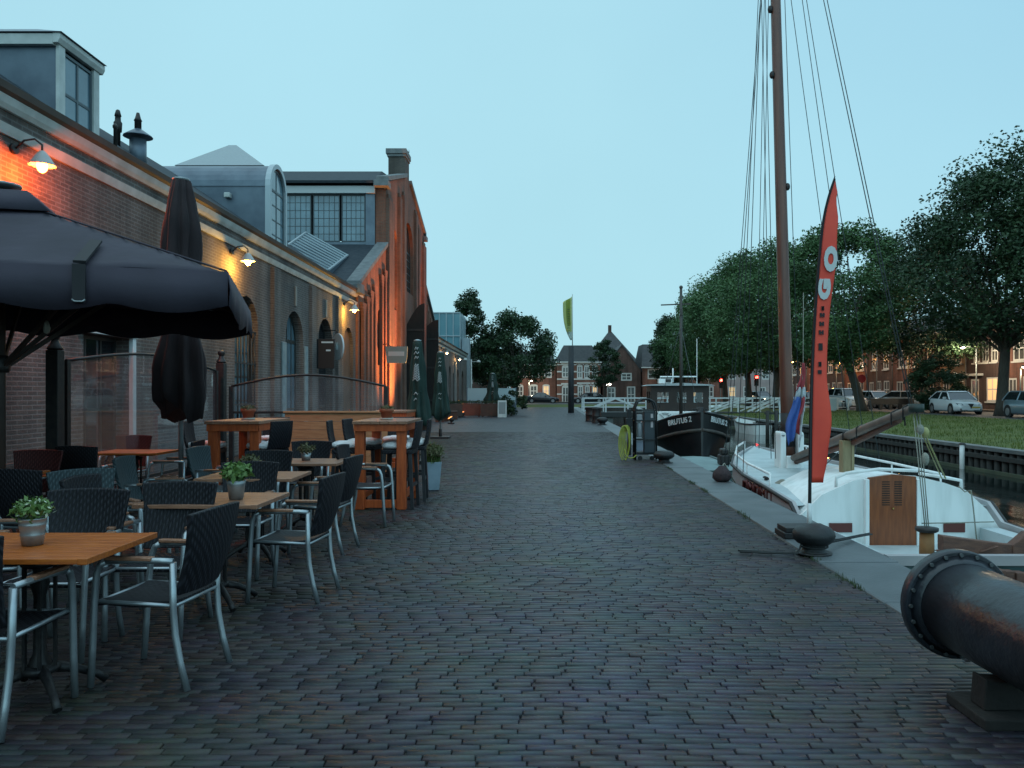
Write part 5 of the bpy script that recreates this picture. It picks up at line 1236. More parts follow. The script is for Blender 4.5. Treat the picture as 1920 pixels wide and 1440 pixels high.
# emblem on the deckhouse: a crossed device in a wreath, drawn as thin grey strokes
m = MB(); ex, ez = TX-.78, .28
m.tube([(ex+.22*math.cos(a),36.27,ez+.22*math.sin(a)) for a in [R(200)+R(280)*i/14 for i in range(15)]], .012, 5); m.tube([(ex-.26,36.27,ez+.22),(ex+.2,36.27,ez-.2)], .012, 5); m.tube([(ex+.26,36.27,ez+.22),(ex-.2,36.27,ez-.2)], .012, 5); m.tube([(ex-.15,36.27,ez+.25),(ex,36.27,ez+.28),(ex+.15,36.27,ez+.25)], .012, 5)
m.build("emblem", mat("emblem_grey", (.22,.25,.26), .6), dh, True)
LET = mat("white_lettering", (.62,.64,.64), .5)
m = MB()
def on_hull(s, txt, size, ya, yb):
    """lay the name along the bow between two stations"""
    xa = [p for p in rail_line(S2,TX,s)]
    def at(y):
        for i in range(len(S2)-1):
            if S2[i][0] <= y <= S2[i+1][0]:
                q = (y-S2[i][0])/(S2[i+1][0]-S2[i][0]); return TX+s*((S2[i][1]+(S2[i+1][1]-S2[i][1])*q)+.035), S2[i][2]+(S2[i+1][2]-S2[i][2])*q
    (x0,z0),(x1,z1) = at(ya),at(yb)
    P0, P1 = Vector((x0,ya,z0-.31)), Vector((x1,yb,z1-.31))
    ux = (P1-P0).normalized(); nrm = Vector((0,0,1)).cross(ux).normalized()*-1
    if nrm.y > 0: nrm = -nrm
    uz = nrm.cross(ux)*1; 
    if uz.z < 0: uz = -uz
    c = (P0+P1)/2+nrm*.02
    M4 = Matrix(((ux.x,uz.x,nrm.x,c.x),(ux.y,uz.y,nrm.y,c.y),(ux.z,uz.z,nrm.z,c.z),(0,0,0,1)))
    m.text(txt, M4, size*1.12, .012, .004)
on_hull(-1, "BRUTUS 2", .27, 31.25, 30.25); m.build("boat_name", LET, tg, True); m = MB(); on_hull(1, "BRUTUS 2", .27, 30.25, 31.25)
m.build("boat_name", LET, tg, True)
# ---- low teal punt and small white boat
pt = thing("teal_punt", "low flat grey-teal punt moored between the tug and the white sailing boat", "boat", (4.5,20,-.9))
S3 = [(17.9,.28,-.28,.2),(18.3,.52,-.34,.42),(19.5,.62,-.38,.52),(21.5,.62,-.38,.52),(22.6,.5,-.34,.4)]
MB().loft(hull(S3, 4.5, -1.1, 4), False).build("hull", mat("grey_teal_paint", (.12,.19,.19), .5, 0, (.08,.13,.135), 2), pt, True)
m = MB(); m.loft([[(4.5-hw+.02,y,zr+.005),(4.5,y,zr+.03),(4.5+hw-.02,y,zr+.005)] for (y,hw,zr,hb) in S3], closed=False, caps=False); m.build("deck", mat("grey_teal_deck", (.17,.25,.25), .55, 0, (.12,.18,.185), 3), pt, True, fix=False)
m = MB()
for s in (-1,1): m.tube(rail_line(S3,4.5,s,.02,.0), .03, 6)
m.build("gunwale", mat("grey_teal_paint", (0,0,0)), pt, True)
m = MB(); m.box(4.75,5.0,20.3,20.7,-.36,-.1); m.box(4.78,4.97,20.35,20.65,-.1,.05); m.build("outboard_motor", IRON, pt, True, .04)
wb = thing("small_white_boat", "small white round-sterned boat with a black rail near the foot of the bridge", "boat", (13.0,46,-.9))
S4 = [(44.8,.45,-.30,.3),(45.1,.68,-.32,.5),(45.8,.8,-.33,.62),(47.5,.82,-.30,.6),(49.5,.5,-.2,.3),(50.4,.06,-.1,.02)]
MB().loft(hull(S4, 12.9, -1.2, 5), False).build("hull", BWHITE, wb, True)
m = MB()
for s in (-1,1): m.tube(rail_line(S4,12.9,s,.0,.02), .045, 6)
m.tube([(12.45,44.78,-.3),(13.35,44.78,-.3)], .045, 6); m.build("gunwale", IRON, wb, True)
m = MB(); m.box(12.4,13.4,46.2,46.5,-.42,-.38); m.box(12.35,13.45,47.8,48.1,-.42,-.38); m.each("thwart", BWHITE, wb, True, .01)
# ------------------------------------------------------------------ things on the quay
def bollard(x, y, s, label, sy=1.0):
    t = thing("mooring_bollard", label, "bollard", (x,y,.004), 0, "cast iron mushroom bollards on the quay")
    m = MB(); m.lathe([(.135,0),(.135,.015),(.11,.03),(.10,.055),(.102,.075),(.15,.10),(.185,.135),(.193,.17),(.185,.205),(.15,.243),(.10,.262),(.001,.27)], n=32); m.build("head", mat("worn_black_iron", (.007,.008,.009), .5, .1, (.016,.018,.02), 6, .2, 40), t)
    m = MB(); m.lathe([(.165,-.0),(.165,.012),(.14,.02),(.10,.02)], n=24); m.build("base_flange", IRON, t)
    t.scale = (s,s,s*sy); return t
bollard(2.60,7.42,1.0,"big black mushroom bollard on the coping beside the red feather flag"); bollard(2.76,16.9,1.15,"squat black mushroom bollard beside the service cart", .85)
bollard(3.15,36.5,1.3,"black bollard far along the quay near the bridge")
t = thing("mooring_rope", "black doubled mooring rope led round the near mushroom bollard to the sailing boat", "rope", (2.6,7.42,.02))
m = MB()
for k in (0,1):
    c = [(3.62,8.55+.06*k,-.02),(3.34,8.16+.05*k,.03),(3.0,7.8+.05*k,.055),(2.74,7.52+.04*k,.075+.02*k)]
    c += [(2.60+.125*math.cos(a),7.42+.125*math.sin(a),.072+.02*k) for a in [R(60)-R(230)*i/10 for i in range(11)]]
    c += [(2.40,7.30-.03*k,.03),(2.12,7.42-.05*k,.016),(1.92,7.5-.06*k,.014)]
    m.tube(c, .0085, 7)
m.build("rope", mat("black_rope", (.012,.014,.015), .85, 0, (.025,.027,.028), 80), t, True)
# red feather flag on a steel foot
RED = mat("red_flag_cloth", (.86,.080,.040), .6, 0, (.76,.062,.038), 3)
ff = thing("feather_flag", "tall narrow red feather flag with white GO lettering, planted on the quay beside the boat", "flag", (2.82,8.3,.008))
m = MB(); m.box(-.27,.23,-.18,.16,0,.06); m.box(-.25,.21,-.16,.14,.06,.11); m.build("foot_plate", IRON, ff, bevel=.008)
pole = []
for i in range(33):
    q = i/32; z = .05+3.68*q; pole.append((.045+.03*q+.29*max(0,q-.25)**2.1+.075*(max(0,q-.84)/.16)**2, 0, z))
MB().tube(pole, [.020-.014*i/32 for i in range(33)], 8).build("pole", mat("black_pole", (.01,.01,.012), .4), ff)
MB().cyl((.045,0,.06),(.045,0,.34),.027,.024,10).build("socket", WHITE, ff)
def pz(z):
    for a,b_ in zip(pole,pole[1:]):
        if a[2] <= z <= b_[2]: return a[0]+(b_[0]-a[0])*(z-a[2])/(b_[2]-a[2])
    return pole[-1][0]
def trail(z):           # free edge of the sail
    ks = ((.55,.13),(.81,.165),(1.2,.20),(1.69,.145),(2.25,.15),(2.8,.165),(3.24,.145),(3.55,.075),(3.71,.0))
    for (za,wa),(zb,wb) in zip(ks,ks[1:]):
        if za-1e-6 <= z <= zb+1e-6: q = (z-za)/(zb-za); q = q*q*(3-2*q); return pz(z)+.012+wa+(wb-wa)*q
    return pz(z)+.012
m = MB(); n = 48; k = 7; vs = []
def flag_y(x, z): return .022*math.sin(z*3.1+x*5)*min(1,(x-pz(z))*6)
for i in range(n+1):
    z = .55+3.15*i/n; x0, x1 = pz(z)+.012, trail(z)
    for j in range(k): x = x0+(x1-x0)*j/(k-1); vs.append((x,flag_y(x,z),z))
m.add(vs, [(i*k+j,i*k+j+1,(i+1)*k+j+1,(i+1)*k+j) for i in range(n) for j in range(k-1)], 0, True)
c = m.build("sail", RED, ff, fix=False); so_ = c.modifiers.new("cloth", 'SOLIDIFY'); so_.thickness = .004
m = MB()
for i in range(n): 
    z0, z1 = .55+3.15*i/n, .55+3.15*(i+1)/n
    m.add([(pz(z0)-.008,-.012,z0),(pz(z0)+.016,-.012,z0),(pz(z1)+.016,-.012,z1),(pz(z1)-.008,-.012,z1)],[(0,1,2,3)])
m.build("pole_sleeve", mat("black_sleeve", (.012,.01,.012), .8), c)
m = MB()
def letters(txt, z, size, bold, depth, dx=0, zs=1):
    xm = (pz(z)+trail(z))/2+dx
    M4 = Matrix.Translation((xm,flag_y(xm,z)-.012,z)) @ Matrix.Rotation(R(90),4,'X') @ Matrix.Rotation(R(87),4,'Z') @ Matrix.Diagonal((zs,1,1,1)) @ Matrix.Translation((0,-size*.36,0))
    m.text(txt, M4, size, depth, bold)
letters("O", 2.87, .165, .012, .004, .026, 1.85); m.build("white_letter", mat("flag_white_print", (.55,.58,.58), .6), c); m = MB(); letters("G", 2.56, .155, .011, .004, -.008, 1.85); m.build("white_letter", mat("flag_white_print", (.55,.58,.58), .6), c)
# small black print below, too blurred in the place to be read: blocky strokes
for (z,h_,w_) in ((2.36,.045,.008),(2.29,.045,.028),(2.20,.045,.028),(2.11,.045,.03),(1.96,.075,.022),(1.78,.05,.010),(1.70,.04,.02)):
    xm = (pz(z)+trail(z))/2; m = MB()
    for s in (-1,1): m.box(xm+s*w_*.5-.010,xm+s*w_*.5+.010,flag_y(xm,z)-.014,flag_y(xm,z)-.009,z-h_/2,z+h_/2)
    m.box(xm-w_*.5,xm+w_*.5,flag_y(xm,z)-.0135,flag_y(xm,z)-.0095,z-h_*.2,z+h_*.2)
    m.build("black_letter", mat("flag_black_print", (.012,.008,.01), .6), c)
# iron pipe with a bolted flange, bottom right
PIPE = mat("black_cast_iron", (.008,.009,.012), .34, 0, (.026,.032,.042), 3.2, .25, 26, detail=8)
pp = thing("flanged_iron_pipe", "big black iron pipe with a bolted flange lying on a block in the near corner", "pipe", (2.19,3.0,0))
c0 = (2.19,4.13,.405); dx = .02
ax_ = [Vector((2.19+.02*(4.13-y),y,.405+.006*(4.13-y))) for y in (4.13,3.7,3.2,2.6,2.0,1.6)]
MB().tube(ax_, [.222,.22,.22,.222,.224,.224], 48).build("barrel", PIPE, pp, True)
m = MB(); m.tube([(2.19,4.10,.405),(2.19,4.12,.405),(2.19,4.165,.405),(2.19,4.175,.405)], [.272,.28,.28,.272], 48); fo = m.build("flange", PIPE, pp, True)
m = MB()
for i in range(20): a = 2*PI*i/20; p = Vector((2.19+.259*math.cos(a),4.10,.405+.259*math.sin(a))); m.cyl(p+Vector((0,-.014,0)),p,.0105,.0105,6)
m.each("bolt", mat("worn_bolt", (.10,.11,.115), .4, .6), fo, True)
MB().tube([(2.19,4.176,.405),(2.19,4.179,.405)], [.20,.20], 32).build("bore", mat("bore_black", (.003,.003,.003), .9), fo, True)
m = MB(); m.tube([(2.19,4.06,.405),(2.19,4.10,.405)], [.224,.258], 48); m.build("collar", PIPE, pp, True)
cr = thing("timber_cradle", "dark timber cradle block holding up the big iron pipe", "block", (2.22,3.55,0))
TIM = mat("dark_cradle_timber", (.014,.012,.011), .85, 0, (.026,.021,.018), 5, .4, 25)
m = MB(); m.prism([(2.04,.056),(2.42,.056),(2.40,.20),(2.30,.186),(2.19,.182),(2.08,.186),(2.05,.20)], lambda u,v,w: (u,w,v), 3.62, 3.74); m.build("saddle", TIM, cr, True, .008)
m = MB(); m.box(1.99,2.5,3.52,3.86,.004,.055); m.build("bearer", TIM, cr, True, .008)
# service cart with the yellow hose
sc_ = thing("service_cart", "black tube-framed service cart with a cabinet and coiled yellow hose on the quay", "cart", (2.46,17.7,0))
FR = mat("black_tube_frame", (.012,.014,.016), .4, .3)
m = MB()
for y in (-.14,.16): m.tube([(-.22,y,.0),(-.22,y,1.15),(-.17,y,1.28),(-.06,y,1.34),(.08,y,1.34),(.19,y,1.28),(.24,y,1.15),(.24,y,.02)], .022, 8)
for z in (.14,.45,.87,1.1): m.bar((-.22,-.14,z),(.24,-.14,z),.03,.03); m.bar((-.22,.16,z),(.24,.16,z),.03,.03); m.bar((-.22,-.14,z),(-.22,.16,z),.03,.03); m.bar((.24,-.14,z),(.24,.16,z),.03,.03)
m.build("frame", FR, sc_)
m = MB(); m.box(-.02,.21,-.12,.14,.16,1.08); cb_ = m.build("cabinet", mat("dark_slate_cabinet", (.022,.035,.045), .4, 0, (.03,.045,.055), 3), sc_, bevel=.01)
m = MB(); m.box(.12,.17,-.126,-.121,.93,1.02); m.box(.12,.17,-.126,-.121,.72,.86); m.build("label_plate", mat("pale_label", (.45,.42,.43), .5), cb_)
m = MB(); m.cyl((-.12,-.02,.5),(-.12,-.02,.82),.075,.075,14); m.box(-.19,-.06,-.1,.1,.87,1.0); m.build("pump", mat("pale_pump", (.25,.27,.29), .4, .3), sc_, bevel=.01)
m = MB(); m.box(-.2,-.04,-.1,.12,.20,.42); m.build("crate", mat("pale_blue_crate", (.20,.24,.30), .5), sc_, bevel=.01)
for s in (-1,1): MB().tube([(s*.13+.01,-.18,.05),(s*.13+.01,-.14,.05)], [.05,.05], 14).build("wheel", FR, sc_)
m = MB(); m.box(-.38,-.30,-.05,.03,.10,1.12); m.box(-.42,-.27,-.08,.06,.74,.92); hs = m.build("hose_post", FR, sc_, bevel=.006)
m = MB(); rr2 = random.Random(2)
for k in range(6):
    w_ = .030+.009*k; hgt = .30+.018*k; yy = -.06-.018*k
    m.tube([(-.37-(.02*k)+w_*math.sin(a)*1.5, yy+.01*math.sin(3*a), .47+hgt*math.cos(a)-.02*k) for a in [2*PI*i/20 for i in range(21)]], .013, 6)
m.tube([(-.45,-.15,.25),(-.44,-.16,.12),(-.36,-.17,.05),(-.26,-.16,.06),(-.2,-.15,.12)], .013, 6)
m.build("hose", mat("yellow_hose", (.36,.38,.05), .5, 0, (.28,.30,.05), 10), hs)
# fender bundle on the coping
fb = thing("rope_fender", "dark brown bundled rope fender lying at the quay edge by the bow", "fender", (3.16,13.4,.0))
m = MB(); m.lathe([(.001,.0),(.11,.01),(.15,.06),(.15,.13),(.12,.19),(.07,.23),(.05,.26),(.001,.27)], n=20, fn=lambda t_,z: 1+.08*math.sin(9*t_+z*30)); m.build("bundle", mat("brown_rope_bundle", (.055,.035,.038), .9, 0, (.035,.024,.026), 25, .6, 60), fb)
m = MB(); m.tube([(.0,0,.25),(.05,.05,.3),(.12,.1,.2),(.3,.2,-.1),(.5,.3,-.2)], .012, 6); m.build("lanyard", ROPE, fb)
# thick dark post carrying the yellow-green banner
fp_ = thing("banner_post", "thick dark timber post on the quay carrying a faded yellow-green banner flag", "flagpole", (2.72,57.7,0))
MB().cyl((0,0,0),(0,0,4.85),.22,.20,16).build("post", mat("dark_dolphin_timber", (.022,.026,.03), .7, 0, (.035,.04,.045), 3, stretch=(4,4,1)), fp_)
MB().cyl((.1,0,4.6),(.1,0,8.55),.035,.025,10).build("pole", mat("pale_pole", (.42,.45,.42), .5), fp_)
vs = []; k = 9; n = 20; m = MB(); fs_ = []
for i in range(n+1):
    q = i/n; z = 8.4-3.15*q; wd_ = .62*(1-q**3*.85) if q < 1 else .1; dz = .0
    for j in range(k): f = j/(k-1); vs.append((.06-f*wd_*(1-.16*math.sin(f*6)), -.12*math.sin(f*9+q*1.5)*f, z-.45*f*(1-q)-.02*math.sin(f*9)))
mi_ = []
for i in range(n):
    for j in range(k-1):
        q = i/n; m.add([], [], 0)
        fs_.append((i*k+j,i*k+j+1,(i+1)*k+j+1,(i+1)*k+j)); mi_.append(1 if (2 <= j <= 4 and q < .62) else (2 if q > .78 else 0))
m.v = vs; m.f = fs_; m.m = mi_; m.s = [True]*len(fs_)
bn = m.build("banner", [mat("banner_yellow", (.40,.46,.16), .7), mat("banner_olive", (.19,.25,.03), .7), mat("banner_pale", (.42,.50,.45), .7)], fp_, fix=False)
so_ = bn.modifiers.new("cloth", 'SOLIDIFY'); so_.thickness = .02
m = MB()
for i in range(11):
    z = 7.45-i*.17; m = MB()
    for s in (-1,1): m.box(-.19+s*.05-.018,-.19+s*.05+.018,-.17,-.15,z-.05,z+.05)
    m.box(-.16-.072,-.16+.01,-.168,-.152,z-.015+.03*(i%3-1),z+.015+.03*(i%3-1)); m.build("letter", mat("banner_print", (.05,.075,.04), .7), bn)
# ------------------------------------------------------------------ white footbridge
br = thing("footbridge", "white railed bridge on stone piers crossing the canal to the grassy bank", "bridge", (14,61,-.9))
RAILW = mat("bridge_white", (.66,.70,.70), .45, 0, (.54,.58,.58), 2)
MB().box(3.7,24.2,60.9,63.2,-.42,-.04).build("deck", mat("dark_bridge_deck", (.03,.035,.036), .7), br, True, .02)
for (a_,b_) in ((4.9,6.1),(7.1,8.6),(12.6,14.2)): MB().box(a_,b_,61.1,63,-2,-.425).build("pier", mat("pier_stone", (.20,.22,.21), .7, 0, (.13,.145,.14), 1.2), br, True, .04)
def railing(y, nm):
    m = MB(); x0, x1 = 3.85, 24.0
    m.bar((x0,y,1.03),(x1,y,1.03),.09,.09)
    for z in (.68,.34): m.bar((x0,y,z),(x1,y,z),.05,.05)
    n = 12
    for i in range(n+1): x = x0+(x1-x0)*i/n; m.box(x-.05,x+.05,y-.05,y+.05,-.04,.985)
    for (a,b_) in (((4.0,.0),(6.25,1.0)),((6.4,1.0),(8.7,.0)),((13.2,.0),(16.2,1.0)),((13.8,-.0),(16.6,1.0)),((16.3,.0),(18.6,1.0)),((16.9,.0),(19.0,1.0))): m.bar((a[0],y-.06,a[1]),(b_[0],y-.06,b_[1]),.05,.10)
    m.build("railing", RAILW, br, True)
railing(60.97, "near"); railing(63.1, "far")
m = MB(); m.box(22.0,23.05,60.80,60.84,-.06,1.0); m.build("notice_panel", mat("pale_blue_panel", (.42,.52,.54), .5), br, True, .01)
m = MB(); m.box(18.6,19.7,60.80,60.84,.45,1.0); m.build("notice_panel", mat("pale_blue_panel", (0,0,0)), br, True, .01)
m = MB()
for s in (0,.5): m.bar((13.55+s,44.0,-1.1),(13.55+s,44.0,1.0),.06,.06)
for i in range(7): m.bar((13.55,44.0,-.85+i*.27),(14.05,44.0,-.85+i*.27),.04,.04)
lad = thing("steel_ladder", "white steel ladder standing on the far piled bank behind the limp flag", "ladder", (13.6,44,-.9)); m.build("ladder", RAILW, lad, True)
m = MB()
for x in (12.0,12.45): m.cyl((x,41,-1.2),(x,41,.55),.10,.09,10)
m.bar((11.85,41,.40),(12.6,41,.40),.1,.1); dp = thing("mooring_dolphin", "pair of black timber mooring piles tied by a beam by the far bank", "mooring post", (12.2,41,-.9)); m.build("piles", PILE, dp, True)
for (x,y,s_,lab) in ((3.0,41.0,.34,"low black oil drum shape by the quay end of the bridge"),(3.05,38.6,.22,"squat black drum on the quay just before the bridge")):
    t = thing("black_drum", lab, "drum", (x,y,0)); m = MB(); m.lathe([(s_,0),(s_,.03),(s_*.95,.05),(s_*.95,.3),(s_,.32),(s_,.36),(s_*.95,.38),(s_*.95,.66),(s_,.68),(s_,.72),(s_*.9,.72),(s_*.88,.70),(.001,.70)], n=24); m.build("body", IRON, t)
# ------------------------------------------------------------------ trees
BARK = mat("bark", (.045,.038,.03), .9, 0, (.07,.062,.05), 5, .6, 20, stretch=(3,3,.6))
def leafmat(name, c, c2):
    m, nt, b, N, L = newmat(name)
    tc = N.new("ShaderNodeTexCoord"); no = N.new("ShaderNodeTexNoise"); no.inputs["Scale"].default_value = .55; no.inputs["Detail"].default_value = 5; L.new(tc.outputs["Object"], no.inputs[0])
    rp = N.new("ShaderNodeValToRGB"); rp.color_ramp.elements[0].position = .36; rp.color_ramp.elements[0].color = (*c,1); rp.color_ramp.elements[1].position = .66; rp.color_ramp.elements[1].color = (*c2,1); L.new(no.outputs["Fac"], rp.inputs[0])
    ge = N.new("ShaderNodeNewGeometry"); mr = N.new("ShaderNodeMapRange"); mr.inputs[3].default_value = .8; mr.inputs[4].default_value = 1.22; L.new(ge.outputs["Random Per Island"], mr.inputs[0])
    vm = N.new("ShaderNodeVectorMath"); vm.operation = 'SCALE'; L.new(rp.outputs[0], vm.inputs[0]); L.new(mr.outputs[0], vm.inputs["Scale"])
    L.new(vm.outputs[0], b.inputs["Base Color"]); b.inputs["Roughness"].default_value = .6; b.inputs["Specular IOR Level"].default_value = .3
    return m
LG = leafmat("elm_leaf", (.042,.095,.036), (.080,.155,.058)); LD = leafmat("dark_leaf", (.014,.032,.014), (.030,.056,.020)); LM = leafmat("lime_leaf", (.016,.040,.019), (.036,.072,.030))
def tree(name, seed, h, th, r, rz_, leafm, nl, lsz, label, lean=(0,0), trunk_r=.3, nclump=46, gap=.75, shape=0):
    """trunk with forking limbs; leaves gathered in clumps round the limb ends so that sky shows between them"""
    g = np.random.default_rng(seed)
    t = thing(name, label, "tree"); m = MB()
    top = Vector((lean[0],lean[1],th)); cz = (th+h)/2+.01*h; hz = (h-th)/2*1.12
    fork = Vector((lean[0]*.8, lean[1]*.8, th*.9))
    m.tube([(0,0,-.1),(lean[0]*.1,lean[1]*.1,th*.12),(lean[0]*.4,lean[1]*.4,th*.5),fork], [trunk_r*1.45,trunk_r*1.05,trunk_r*.9,trunk_r*.8], 10)
    cl = []
    for i in range(nclump):
        u = g.normal(size=3); u /= np.linalg.norm(u); q = g.uniform(.5,1)**.5
        rr_ = r*(1-.35*max(0,u[2])) if shape == 0 else r*(1.05-.5*(u[2]*.5+.5))
        c = Vector((lean[0]+u[0]*rr_*q, lean[1]+u[1]*rr_*q, cz+u[2]*hz*q))
        cl.append((c, g.uniform(.6,1.0)*r*.27))
    for i,(c,rad) in enumerate(cl):
        if i % 7 == 0:
            mid = fork.lerp(c,.5)+Vector((g.normal(0,.25),g.normal(0,.25),g.uniform(0,.5)))
            m.tube([fork+Vector((0,0,-g.uniform(0,.12)*th)),mid,c], [trunk_r*.34,trunk_r*.17,trunk_r*.05], 5, False)
    m.build("trunk", BARK, t)
    per = nl//nclump; V = []; k = 0
    P = []
    for (c,rad) in cl:
        u = g.normal(size=(per,3)); u /= np.linalg.norm(u,axis=1)[:,None]
        q = g.uniform(.2,1.15,size=(per,1))**.7
        P.append(np.array(c)+u*q*rad*np.array([1.15,1.15,.8]))
    P = np.concatenate(P); n = len(P)
    a = g.normal(size=(n,3)); a[:,2] *= .6; a /= np.linalg.norm(a,axis=1)[:,None]
    b2 = np.cross(a, g.normal(size=(n,3))); b2 /= np.linalg.norm(b2,axis=1)[:,None]
    s = (lsz*g.uniform(.55,1.4,size=(n,1)))
    V = np.stack([P-a*s, P-b2*s*.55, P+a*s, P+b2*s*.55], axis=1).reshape(-1,3)
    F = np.arange(n*4).reshape(n,4)
    np_mesh("crown", V, F, leafm, t)
    return t
def plant_tree(kind, x, y, z, label, rz_=0, scale=None):
    return kind.put((x,y,z), rz_, label, scale)
def retag(k, grp): k.root["group"] = grp; return k
GTR = "tall trees along the far bank"
kA = retag(Kind(tree("bank_tree", 21, 14.9, 4.5, 5.6, 0, LM, 44000, .115, "tree", (.3,0), .33, 120)), GTR)
kB = retag(Kind(tree("bank_tree", 22, 14.0, 3.6, 5.8, 0, LG, 44000, .12, "tree", (.2,.2), .32, 120)), GTR)
kC = retag(Kind(tree("bank_tree", 23, 13.6, 4.0, 4.6, 0, LG, 36000, .115, "tree", (-1.4,0), .33, 100)), GTR)
plant_tree(kA, 27.5, 47.0, .1, "tall dark tree with its trunk between the white hatchback and the silver car")
plant_tree(kA, 30.2, 42.0, .1, "tall dark tree cut off by the right edge beside the silver car", 2.0, (.95,.95,.93))
plant_tree(kA, 30.3, 62.0, .1, "dark tree behind the leaning trunk, before the orange-lit houses", 4.1, (.9,.9,.88))
plant_tree(kC, 23.9, 58.0, .05, "tree with a leaning grey trunk at the bridge's far end")
plant_tree(kB, 21.2, 70.0, .0, "broad green tree directly behind the sailing boat's mast")
plant_tree(kB, 21.6, 80.0, .0, "broad green tree between the two red traffic lights", 1.3, (1.02,1.02,1.05))
plant_tree(kB, 21.9, 91.0, .0, "green tree at the left shoulder of the long tree row, above the far traffic light", 2.6, (1,1,1.02))
plant_tree(kB, 21.2, 103.0, .0, "farthest green tree of the long row, above the tug's wheelhouse", 3.9, (.92,.92,.86))
t_ = tree("dark_tree", 31, 11.0, 2.4, 3.4, 0, LD, 13000, .15, "dark tree standing behind the tug's signal mast, before the brown gabled house", (0,0), .25, 70); t_.location = (17.9,104,0); t_.scale = (.82,.82,1)
t_ = tree("round_tree", 32, 10.2, 2.4, 4.6, 0, LM, 20000, .15, "big round green tree at the end of the quay, left of the white-banded house", (0,0), .3, 90); t_.location = (-2.0,92,0)
t_ = tree("slender_tree", 33, 12.6, 3.0, 2.9, 0, LD, 13000, .14, "tall slender dark tree just right of the glass annex", (0,0), .25, 70, shape=1); t_.location = (-7.4,93,0)
t_ = tree("bushy_tree", 34, 8.6, 2.0, 3.4, 0, LD, 12000, .15, "lower dark tree filling the gap between the slender tree and the round one", (0,0), .22, 64); t_.location = (-5.0,99,0)
t_ = tree("small_tree", 35, 8.0, 2.2, 2.2, 0, LM, 9000, .12, "small tree in front of the brown gabled house, above the bridge railing", (0,0), .16, 60); t_.location = (9.2,103,0)
t_ = tree("clipped_conifer", 36, 4.2, .3, 1.0, 0, LD, 3800, .10, "dark upright bush beyond the distant planter boxes", (0,0), .09, 26, shape=1); t_.location = (-2.0,58,0)
t_ = tree("garden_shrub", 37, 4.0, .4, 1.75, 0, LM, 11000, .085, "rounded green shrub beside the white hatchback", (0,0), .1, 64); t_.location = (27.6,54.6,.1); t_.scale = (1.08,1.08,.95); t_["category"] = "shrub"
t_ = tree("low_shrub", 38, 1.5, .1, 1.1, 0, LD, 2600, .07, "low dark shrub closing the terrace at the far left of the road", (0,0), .06, 20); t_.location = (-1.35,50.5,0); t_["category"] = "shrub"
